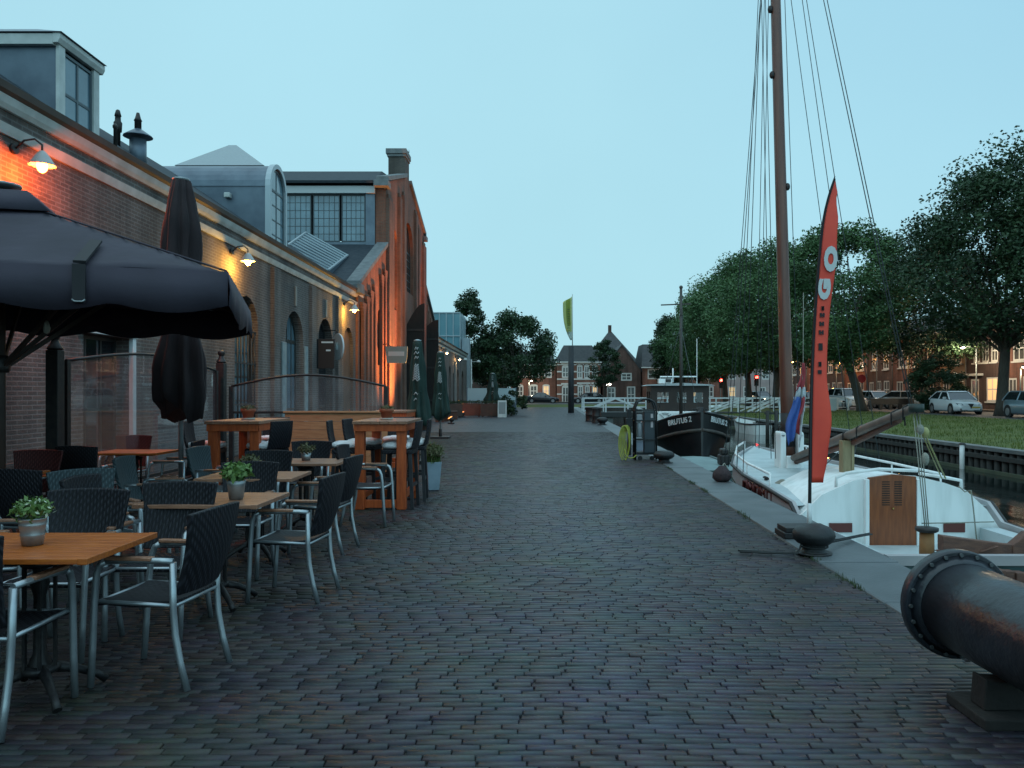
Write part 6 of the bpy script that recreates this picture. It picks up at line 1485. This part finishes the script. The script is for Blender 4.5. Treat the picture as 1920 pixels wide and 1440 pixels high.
# ------------------------------------------------------------------ cars
TYRE = mat("tyre_rubber", (.010,.010,.010), .8); RIM = mat("alloy_rim", (.28,.29,.30), .35, .8); CARG = mat("car_glass", (.012,.018,.022), .05, 0, None, spec=.9)
def car(name, label, cat, body, length=4.3, wdt=1.78, hgt=1.45, style="hatch", lights=None):
    t = thing(name, label, cat); L2 = length/2; w2 = wdt/2; s = hgt/1.45      # front faces -Y
    # stations: y, half width, sill z, belt z
    st_ = [(-L2,.62,.30,.52),(-L2+.10,.80,.22,.66),(-L2+.45,.97,.18,.76),(-L2+1.0,1.0,.17,.88),(-L2+1.5,1.0,.17,.95),(0,1.0,.17,.97),(L2-1.2,1.0,.17,.99),(L2-.45,.97,.19,1.0),(L2-.12,.86,.26,.96),(L2,.74,.36,.84)]
    rings = []
    for (y,f,z0,z1) in st_:
        w_ = w2*f; z1 *= s; zm = z0+(z1-z0)*.55
        rings.append([(-w_*.92,y,z0),(-w_,y,z0+.12),(-w_*1.0,y,zm),(-w_*.95,y,z1-.05),(-w_*.80,y,z1),(0,y,z1+.035),(w_*.80,y,z1),(w_*.95,y,z1-.05),(w_,y,zm),(w_,y,z0+.12),(w_*.92,y,z0)])
    bo_ = MB().loft(rings).build("body", body, t)
    hy = {"hatch": (-L2+1.05,-L2+1.85,L2-.95,L2-.22), "saloon": (-L2+1.15,-L2+1.95,L2-1.55,L2-.75), "van": (-L2+.75,-L2+1.25,L2-.2,L2-.06), "suv": (-L2+1.05,-L2+1.7,L2-.5,L2-.15)}[style]
    zb, zr = .94*s, hgt
    def gh(k, lift=0):
        return [[(-w2*.88*k,y0,z),(w2*.88*k,y0,z)] for (y0,z) in ()]
    a = [(-w2*.93,hy[0],zb-.06),(w2*.93,hy[0],zb-.06),(w2*.93,hy[3],zb-.02),(-w2*.93,hy[3],zb-.02)]
    b_ = [(-w2*.70,hy[1],zr-.06),(w2*.70,hy[1],zr-.06),(w2*.70,hy[2],zr-.06),(-w2*.70,hy[2],zr-.06)]
    g_ = MB().loft([a,b_], sm=False).build("windows", CARG, t, bevel=.04)
    m = MB(); m.loft([[(-w2*.72,hy[1]-.08,zr-.08),(w2*.72,hy[1]-.08,zr-.08),(w2*.72,hy[2]+.05,zr-.08),(-w2*.72,hy[2]+.05,zr-.08)],[(-w2*.62,hy[1]+.06,zr),(w2*.62,hy[1]+.06,zr),(w2*.62,hy[2]-.08,zr),(-w2*.62,hy[2]-.08,zr)]], sm=False)
    for sx in (-1,1):
        for (p,q) in ((0,1),(3,2)): m.bar((sx*w2*.93,hy[p],zb-.04),(sx*w2*.705,hy[q],zr-.06),.07,.06)
        ym = (hy[1]+hy[2])/2; m.bar((sx*w2*.945,ym,zb-.04),(sx*w2*.715,ym,zr-.06),.08,.05)
    m.build("roof", body, t, bevel=.02)
    for sx in (-1,1):
        for y in (-L2+.82,L2-.82):
            wl = MB().tube([(sx*(w2-.20),y,.315),(sx*(w2-.015),y,.315),(sx*(w2+.005),y,.315)], [.315,.315,.28], 20).build("wheel", TYRE, t)
            MB().tube([(sx*(w2+.004),y,.315),(sx*(w2+.014),y,.315)], [.215,.20], 14).build("rim", RIM, wl)
        hm = MB(); hm.loft([[(sx*w2*.50,-L2+.03,.56*s),(sx*w2*.80,-L2+.20,.58*s),(sx*w2*.86,-L2+.32,.70*s),(sx*w2*.56,-L2+.12,.66*s)],[(sx*w2*.50,-L2+.0,.57*s),(sx*w2*.82,-L2+.15,.59*s),(sx*w2*.90,-L2+.30,.70*s),(sx*w2*.56,-L2+.08,.67*s)]], sm=False)
        hm.build("headlight", lights or mat("headlamp_glass", (.10,.12,.14), .1), t)
        m = MB(); m.box(sx*w2*.98-.10,sx*w2*.98+.10,hy[0]+.55,hy[0]+.68,zb+.0,zb+.14); m.build("mirror", body, t, bevel=.03)
        m = MB(); m.box(sx*w2*.62-.12,sx*w2*.62+.12,L2-.06,L2-.0,.72*s,.86*s); m.build("tail_light", mat("tail_lens", (.20,.01,.01), .2), t)
    m = MB(); m.prism([(-.16,.66*s),(.16,.66*s),(.0,.36)], lambda u,v,w: (u,w,v), -L2-.012, -L2+.05); m.box(-.62,-.2,-L2+.02,-L2+.10,.26,.38); m.box(.2,.62,-L2+.02,-L2+.10,.26,.38); m.box(-.75,.75,-L2+.06,-L2+.14,.18,.24)
    m.build("grille", mat("grille_black", (.012,.012,.013), .5), t)
    m = MB(); m.box(.05,.55,-L2-.02,-L2+.03,.40,.50); m.build("number_plate", mat("plate_yellow", (.45,.33,.06), .5), t)
    for y in (-L2+.82,L2-.82):
        m = MB()
        for sx in (-1,1): m.tube([(sx*(w2-.12),y,.33),(sx*(w2+.002),y,.33)], [.37,.37], 18)
        m.each("wheel_arch", TYRE, t)
    return t
CW = mat("white_car_paint", (.62,.66,.68), .25, 0, None, coat=.6); CS = mat("silver_blue_car_paint", (.20,.28,.33), .28, .5, None, coat=.6); CD = mat("dark_car_paint", (.014,.016,.02), .25, .2, None, coat=.6); CGY = mat("grey_car_paint", (.30,.32,.33), .28, .4, None, coat=.5)
HEADL = emit("lit_headlamp", (1,.86,.62), 60)
c = car("parked_car", "white hatchback parked on the far bank beside the rounded shrub", "car", CW, 4.35, 1.8, 1.47); c.location = (27.15,51.5,.1); c.rotation_euler = (0,0,R(-4))
c = car("parked_car", "silver-blue estate car cut off by the right edge", "car", CS, 4.5, 1.8, 1.48, "suv"); c.location = (27.0,42.7,.1); c.rotation_euler = (0,0,R(-3))
c = car("parked_car", "white off-road car seen above the bridge's notice panel", "car", CW, 4.6, 1.85, 1.72, "suv"); c.location = (26.4,67.5,.1); c.rotation_euler = (0,0,R(4))
c = car("parked_car", "pale grey car just right of the leaning tree trunk", "car", CGY, 4.3, 1.78, 1.5); c.location = (29.8,69.5,.1); c.rotation_euler = (0,0,R(6))
c = car("parked_car", "light coloured car behind the low wooden barrier", "car", CGY, 4.3, 1.78, 1.5); c.location = (31.0,66.3,.1); c.rotation_euler = (0,0,R(60))
c = car("driving_car", "dark oncoming car with lit headlights beyond the bridge", "car", CD, 4.3, 1.78, 1.5, "hatch", HEADL); c.location = (27.6,97,.1); c.rotation_euler = (0,0,R(8))
c = car("parked_car", "dark saloon parked side-on below the orange brick house", "car", CD, 4.4, 1.8, 1.42, "saloon"); c.location = (1.2,105.4,.03); c.rotation_euler = (0,0,R(88))
c = car("parked_car", "dark car side-on in front of the white-banded house", "car", CD, 4.4, 1.8, 1.4, "hatch"); c.location = (7.2,105.2,.03); c.rotation_euler = (0,0,R(-90))
c = car("parked_car", "dark car parked behind the traffic light beyond the bridge", "car", CD, 4.4, 1.8, 1.42, "saloon"); c.location = (30.6,88,.1); c.rotation_euler = (0,0,R(2))
# ------------------------------------------------------------------ far houses
WHT = mat("window_white", (.62,.63,.60), .5); TILE = mat("dark_roof_tile", (.035,.038,.042), .7, 0, (.055,.056,.058), 3, .4, 14)
OBR = brickmat("orange_brick", (.30,.10,.065), (.22,.075,.05), (.18,.14,.11), .22, .066, dirt=.35); BBR = brickmat("brown_brick", (.16,.075,.058), (.12,.06,.048), (.09,.075,.065), .22, .066, dirt=.4)
DBR = brickmat("dark_purple_brick", (.085,.045,.04), (.065,.036,.034), (.08,.07,.065), .22, .066, dirt=.35); BEI = mat("beige_render", (.30,.22,.15), .8, 0, (.24,.175,.12), 1.2); PNK = mat("pale_render", (.42,.33,.31), .8, 0, (.34,.27,.26), .9)
HGL = mat('curtained_glass', (.05,.055,.06), .12, 0, (.13,.125,.115), .9, spec=.7)
LITW = emit("lit_window", (1,.62,.30), .55)
def house_s(name, label, x0, x1, y, eave, wm, wins, roofp=None, bands=None, gable=None, depth=9, roofm=TILE):
    """house facing the camera down the quay; roofp = polygon of its front profile above the eave"""
    t = thing(name, label, "house", ((x0+x1)/2,y,0)); fn = fS(y); m = MB()
    top = (lambda u: eave+gable*(1-abs((u-(x0+x1)/2)/((x1-x0)/2)))) if gable else None
    facade(m, fn, x0, x1, 0, eave, [w_[:5] for w_ in wins], .25, top)
    e0 = eave if not gable else eave
    for x in (x0,x1): m.add([(x,y,0),(x,y+depth,0),(x,y+depth,e0),(x,y,e0)],[(0,1,2,3)])
    m.build("wall", wm, t, True, fix=False)
    for w_ in wins: window(t, fn, w_[:5], .05, WHT, LITW if len(w_) > 5 and w_[5] else HGL, 2, 2, .17, .10, "window" if w_[2] > .3 else "door")
    if gable:
        xm = (x0+x1)/2; m = MB()
        for s in (-1,1):
            q0 = Vector((xm,y-.1,eave+gable+.05)); q1 = Vector((xm+s*((x1-x0)/2+.25),y-.1,eave-.2))
            m.loft([[q0,q1,q1+Vector((0,0,-.2)),q0+Vector((0,0,-.2))],[p+Vector((0,depth+.1,0)) for p in (q0,q1,q1+Vector((0,0,-.2)),q0+Vector((0,0,-.2)))]], sm=False)
        m.build("roof", roofm, t, True)
    if roofp:
        m = MB(); (xa,za),(xb,zb),dd = roofp
        m.loft([[(x0-.25,y-.3,eave),(x1+.25,y-.3,eave),(x1+.25,y+depth,eave),(x0-.25,y+depth,eave)],[(xa,y+dd,za),(xb,y+dd,zb),(xb,y+depth-dd,zb),(xa,y+depth-dd,za)]], sm=False); m.build("roof", roofm, t, True)
        MB().box(x0-.3,x1+.3,y-.36,y-.02,eave-.16,eave-.004).build("eaves_board", WHT, t, True)
    if bands:
        m = MB()
        for z in bands:
            xs_ = x0
            for w_ in sorted(wins)+[(x1,x1,0,0,0)]:
                if w_[2]-.05 < z < w_[3]+w_[4]+.05 and w_[0] < x1:
                    m.box(xs_,w_[0]-.02,y-.05,y-.002,z-.09,z+.09); xs_ = w_[1]+.02
            m.box(xs_,x1,y-.05,y-.002,z-.09,z+.09)
        for w_ in wins: m.box(w_[0]-.1,w_[1]+.1,y-.06,y-.002,w_[3]+w_[4]+.02,w_[3]+w_[4]+.24)
        m.build("white_band", WHT, t, True)
    return t
YH = 113.0
house_s("brick_house", "orange brick house partly hidden by the round tree", -3.2, 3.2, YH, 5.4, OBR, [(-2.4,-1.4,.9,2.3,.3),(-.5,.6,.9,2.4,.2),(1.3,2.3,.9,2.4,.2,1),(-2,-.9,3.5,4.9,.0),(-.2,.9,3.5,4.9,.2),(1.5,2.6,3.5,4.9,.2)], ((-2.2,7.4),(2.4,7.4),3.5))
house_s("white_banded_house", "brick house with white bands and a dark mansard roof behind the banner post", 3.3, 9.4, YH-1, 5.75, OBR, [(4.0,5.0,0,2.2,.3),(6.2,7.0,.7,2.3,.3),(7.2,7.9,.7,2.3,.3),(8.2,9.0,.7,2.3,.3,1),(4.0,5.0,3.5,5.0,.3),(6.1,6.9,3.4,5.1,.3),(7.1,7.9,3.4,5.1,.3),(8.2,9.0,3.4,5.1,.3)], ((4.3,8.1),(8.3,8.1),1.2), [1.2,2.45,3.3,4.35,5.35])
house_s("brown_gabled_house", "brown brick house with a steep pointed gable and small shuttered window", 9.8, 15.2, YH, 4.6, BBR, [(10.4,11.6,.6,2.2,0),(12.4,13.9,3.1,4.2,0),(13.2,14.4,0,2.3,0)], None, None, 3.6)
t_ = house_s("tall_roofed_house", "tall dark hipped roof with a chimney rising behind the brown gable", 8.6, 16.0, YH+11, 6.2, BBR, [], ((12.1,11.2),(12.5,11.2),4.2)); MB().box(12.0,12.5,YH+15,YH+15.6,10.8,12.2).build("chimney", BBR, t_, True)
house_s("corner_house", "red brick corner house with white window frames beside the dark tree", 15.4, 20.6, YH-1, 5.0, OBR, [(16.1,17.3,.8,2.5,0,1),(18,19.2,.8,2.5,0),(16.0,17.9,3.3,4.7,0),(18.4,19.8,3.3,4.7,0)], ((15.6,8.3),(19.0,8.3),2.2))
house_s("dark_cottage", "dark low house behind the distant terrace parasol", -10.2, -3.8, YH-4, 4.2, BBR, [(-9.2,-8.3,2.6,3.8,0),(-7.6,-6.6,2.6,3.8,0),(-5.6,-4.6,.8,2.2,0)], ((-9.4,7.2),(-4.6,7.2),3.5))
house_s("pale_house", "pale pinkish rendered house beyond the traffic lights", 30.2, 39.6, 128, 5.6, PNK, [(31.2,32.4,.7,2.4,0,1),(33.6,34.8,.7,2.4,0),(36.2,37.2,0,2.3,0),(31.2,32.4,3.5,4.9,0),(33.6,34.8,3.5,4.9,0),(36.6,37.8,3.5,4.9,0)], ((31,8),(38.5,8),3))
house_s("lit_brick_house", "brick house with a lit ground-floor window left of the pale pinkish house", 24.3, 30.0, 126, 5.6, OBR, [(25,26.2,.7,2.4,0,1),(27.2,28.4,.7,2.4,0),(25,26.2,3.5,4.9,0),(27.4,28.6,3.5,4.9,0)], ((25,8.2),(29.3,8.2),3))
house_s("end_house", "dark-roofed low house seen under the long tree row", 17.5, 24.2, 122, 4.8, BBR, [(18.4,19.6,.8,2.3,0),(21,22.2,.8,2.3,0)], ((18.5,7.6),(23,7.6),3.5))
# the terrace of houses along the far road, facing the canal
HXR = 34.2
def house_w(label, y0, y1, wm, wins, eave=6.6, roof_h=1.9, nm="terraced_house", lit=None, ledge=None):
    t = thing(nm, label, "house", (HXR,(y0+y1)/2,0), 0, "terraced houses along the far road"); fn = fW(HXR)
    ops_ = [(y0+a*(y1-y0),y0+b_*(y1-y0),s,sp_,ri) for (a,b_,s,sp_,ri) in wins]
    m = MB(); facade(m, fn, y0+.004, y1-.004, 0, eave, ops_, .10)
    m.add([(HXR,y0+.004,0),(HXR+9,y0+.004,0),(HXR+9,y0+.004,eave),(HXR,y0+.004,eave)],[(0,1,2,3)]); m.add([(HXR,y1-.004,0),(HXR+9,y1-.004,0),(HXR+9,y1-.004,eave),(HXR,y1-.004,eave)],[(0,1,2,3)])
    m.build("wall", wm, t, True, fix=False)
    for i,o_ in enumerate(ops_):
        dr_ = o_[2] < .4
        wo = window(t, fn, o_, .05, WHT, LITW if lit and i in lit else HGL, 2, 2 if not dr_ else 1, .13, .09, "door" if dr_ else "window")
        MB().box(HXR-.10,HXR-.002,o_[0]-.08,o_[1]+.08,o_[2]-.12,o_[2]-.01).build("sill", WHT, wo, True)
    m = MB(); m.loft([[(HXR-.35,y0+.01,eave),(HXR-.35,y1-.01,eave),(HXR+9,y1-.01,eave),(HXR+9,y0+.01,eave)],[(HXR+2.4,y0+.01,eave+roof_h),(HXR+2.4,y1-.01,eave+roof_h),(HXR+6,y1-.01,eave+roof_h),(HXR+6,y0+.01,eave+roof_h)]], sm=False); m.build("roof", TILE, t, True)
    MB().box(HXR-.40,HXR-.02,y0+.02,y1-.02,eave-.25,eave-.004).build("eaves_board", mat("dull_white_board", (.34,.35,.34), .6), t, True)
    if ledge: MB().box(HXR-.28,HXR-.004,y0+ledge[0]*(y1-y0),y0+ledge[1]*(y1-y0),2.75,2.92).build("canopy", WHT, t, True)
    MB().cyl((HXR-.08,y1-.18,.2),(HXR-.08,y1-.18,eave-.3),.045,.045,8).build("downpipe", mat('zinc_downpipe', (.14,.15,.15), .5, .4), t, True)
    return t
W2 = [(.10,.32,.85,2.6,0),(.42,.60,.85,2.6,0),(.72,.90,0.02,2.5,0),(.12,.34,3.7,5.5,0),(.56,.80,3.7,5.5,0)]
W3 = [(.12,.42,.8,2.6,0),(.62,.85,.02,2.5,0),(.12,.30,3.75,5.4,0),(.36,.54,3.75,5.4,0),(.60,.78,3.75,5.4,0)]
house_w("red brick terraced house at the right edge, behind the silver car", 46, 52.4, OBR, W2)
house_w("red brick terraced house with tall white window frames behind the big tree trunk", 52.5, 58.2, OBR, W2, lit=[1])
house_w("dark purple brick terraced house with a white door canopy", 58.3, 63.3, DBR, W3, ledge=(.5,.95), lit=[0])
house_w("beige rendered terraced house above the white hatchback", 63.4, 67.4, BEI, [(.15,.45,.8,2.5,0),(.6,.85,.02,2.5,0),(.12,.36,3.8,5.2,0),(.44,.62,3.8,5.2,0),(.7,.9,3.8,5.2,0)])
house_w("brown brick terraced house set beside the beige one, half behind the shrub", 67.5, 70.4, BBR, [(.3,.7,.8,2.5,0),(.3,.7,3.7,5.3,0)])
house_w("orange brick terraced house with three white upper windows under the street lamp", 70.5, 76.2, OBR, W3)
house_w("brown terraced house behind the pale grey car", 76.3, 82, BBR, W2)
house_w("orange-lit terraced house behind the leaning tree trunk", 82.1, 88, OBR, W3)
house_w("dark terraced house behind the red feather flag", 88.1, 94, DBR, W2)
house_w("orange-lit terraced house between mast and feather flag", 94.1, 100, OBR, W3)
house_w("farthest brown terraced house seen under the long tree row", 100.1, 107, BBR, W2, lit=[0])
# ------------------------------------------------------------------ street lamps, signals, barrier
def street_lamp(x, y, h, label, colr, watt, arm=-1.0, es=45):
    t = thing("street_lamp", label, "street lamp", (x,y,.1), 0, "street lamps across the water")
    m = MB(); m.tube([(0,0,0),(0,0,1.0),(0,0,h)], [.08,.06,.045], 10); m.tube([(0,0,h-.02),(arm*.5,0,h+.12),(arm,0,h+.1)], .03, 8); m.build("post", mat("lamp_post_grey", (.12,.14,.14), .5, .4), t)
    m = MB(); m.loft([[(arm-.22,-.1,h+.05),(arm+.22,-.1,h+.05),(arm+.22,.1,h+.05),(arm-.22,.1,h+.05)],[(arm-.15,-.06,h+.17),(arm+.15,-.06,h+.17),(arm+.15,.06,h+.17),(arm-.15,.06,h+.17)]], sm=False); hd = m.build("lamp_head", IRON, t)
    m = MB(); m.ball((arm,0,h+.04), .15, 12, 6, sz=.45); m.build("lens", emit("street_lens_%d" % int(colr[1]*100), colr, es), hd)
    l = bpy.data.lights.new("street_light", 'POINT'); l.energy = watt; l.color = colr; l.shadow_soft_size = .15
    o = bpy.data.objects.new("street_light", l); col.objects.link(o); o.parent = t; o.location = (arm,0,h-.12)
SOD = (1,.40,.08); WARM = (1,.78,.52)
street_lamp(32.4,58.5,4.6,"lit street lamp in front of the dark purple brick house",WARM,650); street_lamp(32.6,69.6,5.2,"lit street lamp before the orange brick house with three upper windows",SOD,330)
street_lamp(32.2,75.0,8.1,"tall street lamp showing as a bright spot among the leaves",WARM,300); street_lamp(32.4,85.5,5.0,"sodium street lamp among the trunks before the orange-lit houses",SOD,380)
street_lamp(32.4,97,5.0,"sodium street lamp behind the sailing boat's mast",SOD,420); street_lamp(24.0,109.5,5.2,"street lamp left of the traffic lights",WARM,400)
street_lamp(-.6,109,2.9,"low lit street lamp in front of the orange brick house",WARM,260,.3); street_lamp(31.9,52.4,3.0,"low lit porch lamp post behind the white hatchback",WARM,260,.3)
t = thing("double_street_lamp", "white lamp post with two small lit globes before the brown gabled house", "street lamp", (9.9,106,.02))
m = MB(); m.cyl((0,0,0),(0,0,5.2),.07,.05,10); m.tube([(-.25,0,2.35),(0,0,2.2),(.25,0,2.35)], .03, 8); m.tube([(0,0,5.15),(-.5,0,5.4),(-1.0,0,5.35)], .035, 8); m.tube([(0,0,5.15),(.3,0,5.3)], .035, 8); m.build("post", WHITE_M, t)
for s in (-1,1): MB().ball((s*.25,0,2.5), .14, 12, 8).build("globe", emit("globe_white", (1,.9,.75), 14), t)
t = thing("terrace_lamp_post", "thin pale lamp post with two arms by the far end of the brick wing", "street lamp", (-4.3,55.5,0))
m = MB(); m.cyl((0,0,0),(0,0,3.75),.05,.04,10); m.tube([(0,0,3.7),(-.35,0,3.75)], .02, 6); m.tube([(0,0,3.6),(.4,0,3.62)], .02, 6)
m.build("post", WHITE_M, t)
for (x,z) in ((-.42,3.74),(.5,3.6)): MB().lathe([(.16,-.04),(.12,.05),(.04,.12)], (x,0,z), 12).build("lamp_shade", WHITE_M, t)
def signal(x, y, z, label):
    t = thing("traffic_light", label, "traffic light", (x,y,.05), 0, "traffic lights beyond the bridge"); m = MB(); m.cyl((0,0,0),(0,0,z+.6),.055,.055,10); m.build("pole", mat("signal_pole", (.25,.26,.26), .5), t)
    m = MB(); m.box(-.2,.2,-.28,-.06,z-.68,z+.42); hd = m.build("signal_head", IRON, t, bevel=.03)
    for (k,c_) in ((.2,None),(-.14,1),(-.48,1)):
        mm = emit("signal_red", (1,.03,.02), 40) if c_ is None else mat("signal_off", (.02,.025,.02), .3)
        MB().ball((0,-.28,z+k), .115 if c_ else .15, 14, 6, sy=.3).build("lens", mm, hd)
    m = MB()
    for k in (.2,-.14,-.48): m.tube([(.14*math.cos(a),-.36,z+k+.14*math.sin(a)) for a in [PI*i/8 for i in range(9)]], .02, 5)
    m.build("hood", IRON, hd)
signal(20.6,88,2.55,"red traffic light farther left, just right of the tug's wheelhouse"); signal(22.4,80.5,2.75,"brighter red traffic light left of the sailing boat's mast")
wbk = thing("low_barrier", "low dark wooden barrier of squat posts on the grass in front of the light van", "fence", (28.6,64,.1))
m = MB()
for i in range(5): m.box(27.0+i*.78-.12,27.0+i*.78+.12,63.9,64.15,.0,.95)
m.each("post", DKW, wbk, True, .01); m = MB(); m.box(26.8,30.4,63.86,63.895,.5,.98); m.build("board", DKW, wbk, True, .006)
t = thing("round_red_sign", "round red traffic sign beside the leaning tree trunk", "sign", (28.3,69.0,.1)); MB().cyl((0,0,0),(0,0,2.7),.04,.04,8).build("pole", mat("signal_pole", (0,0,0)), t); MB().tube([(0,-.06,2.55),(0,-.03,2.55)], [.36,.36], 24).build("disc", mat("sign_red", (.45,.02,.03), .4), t)
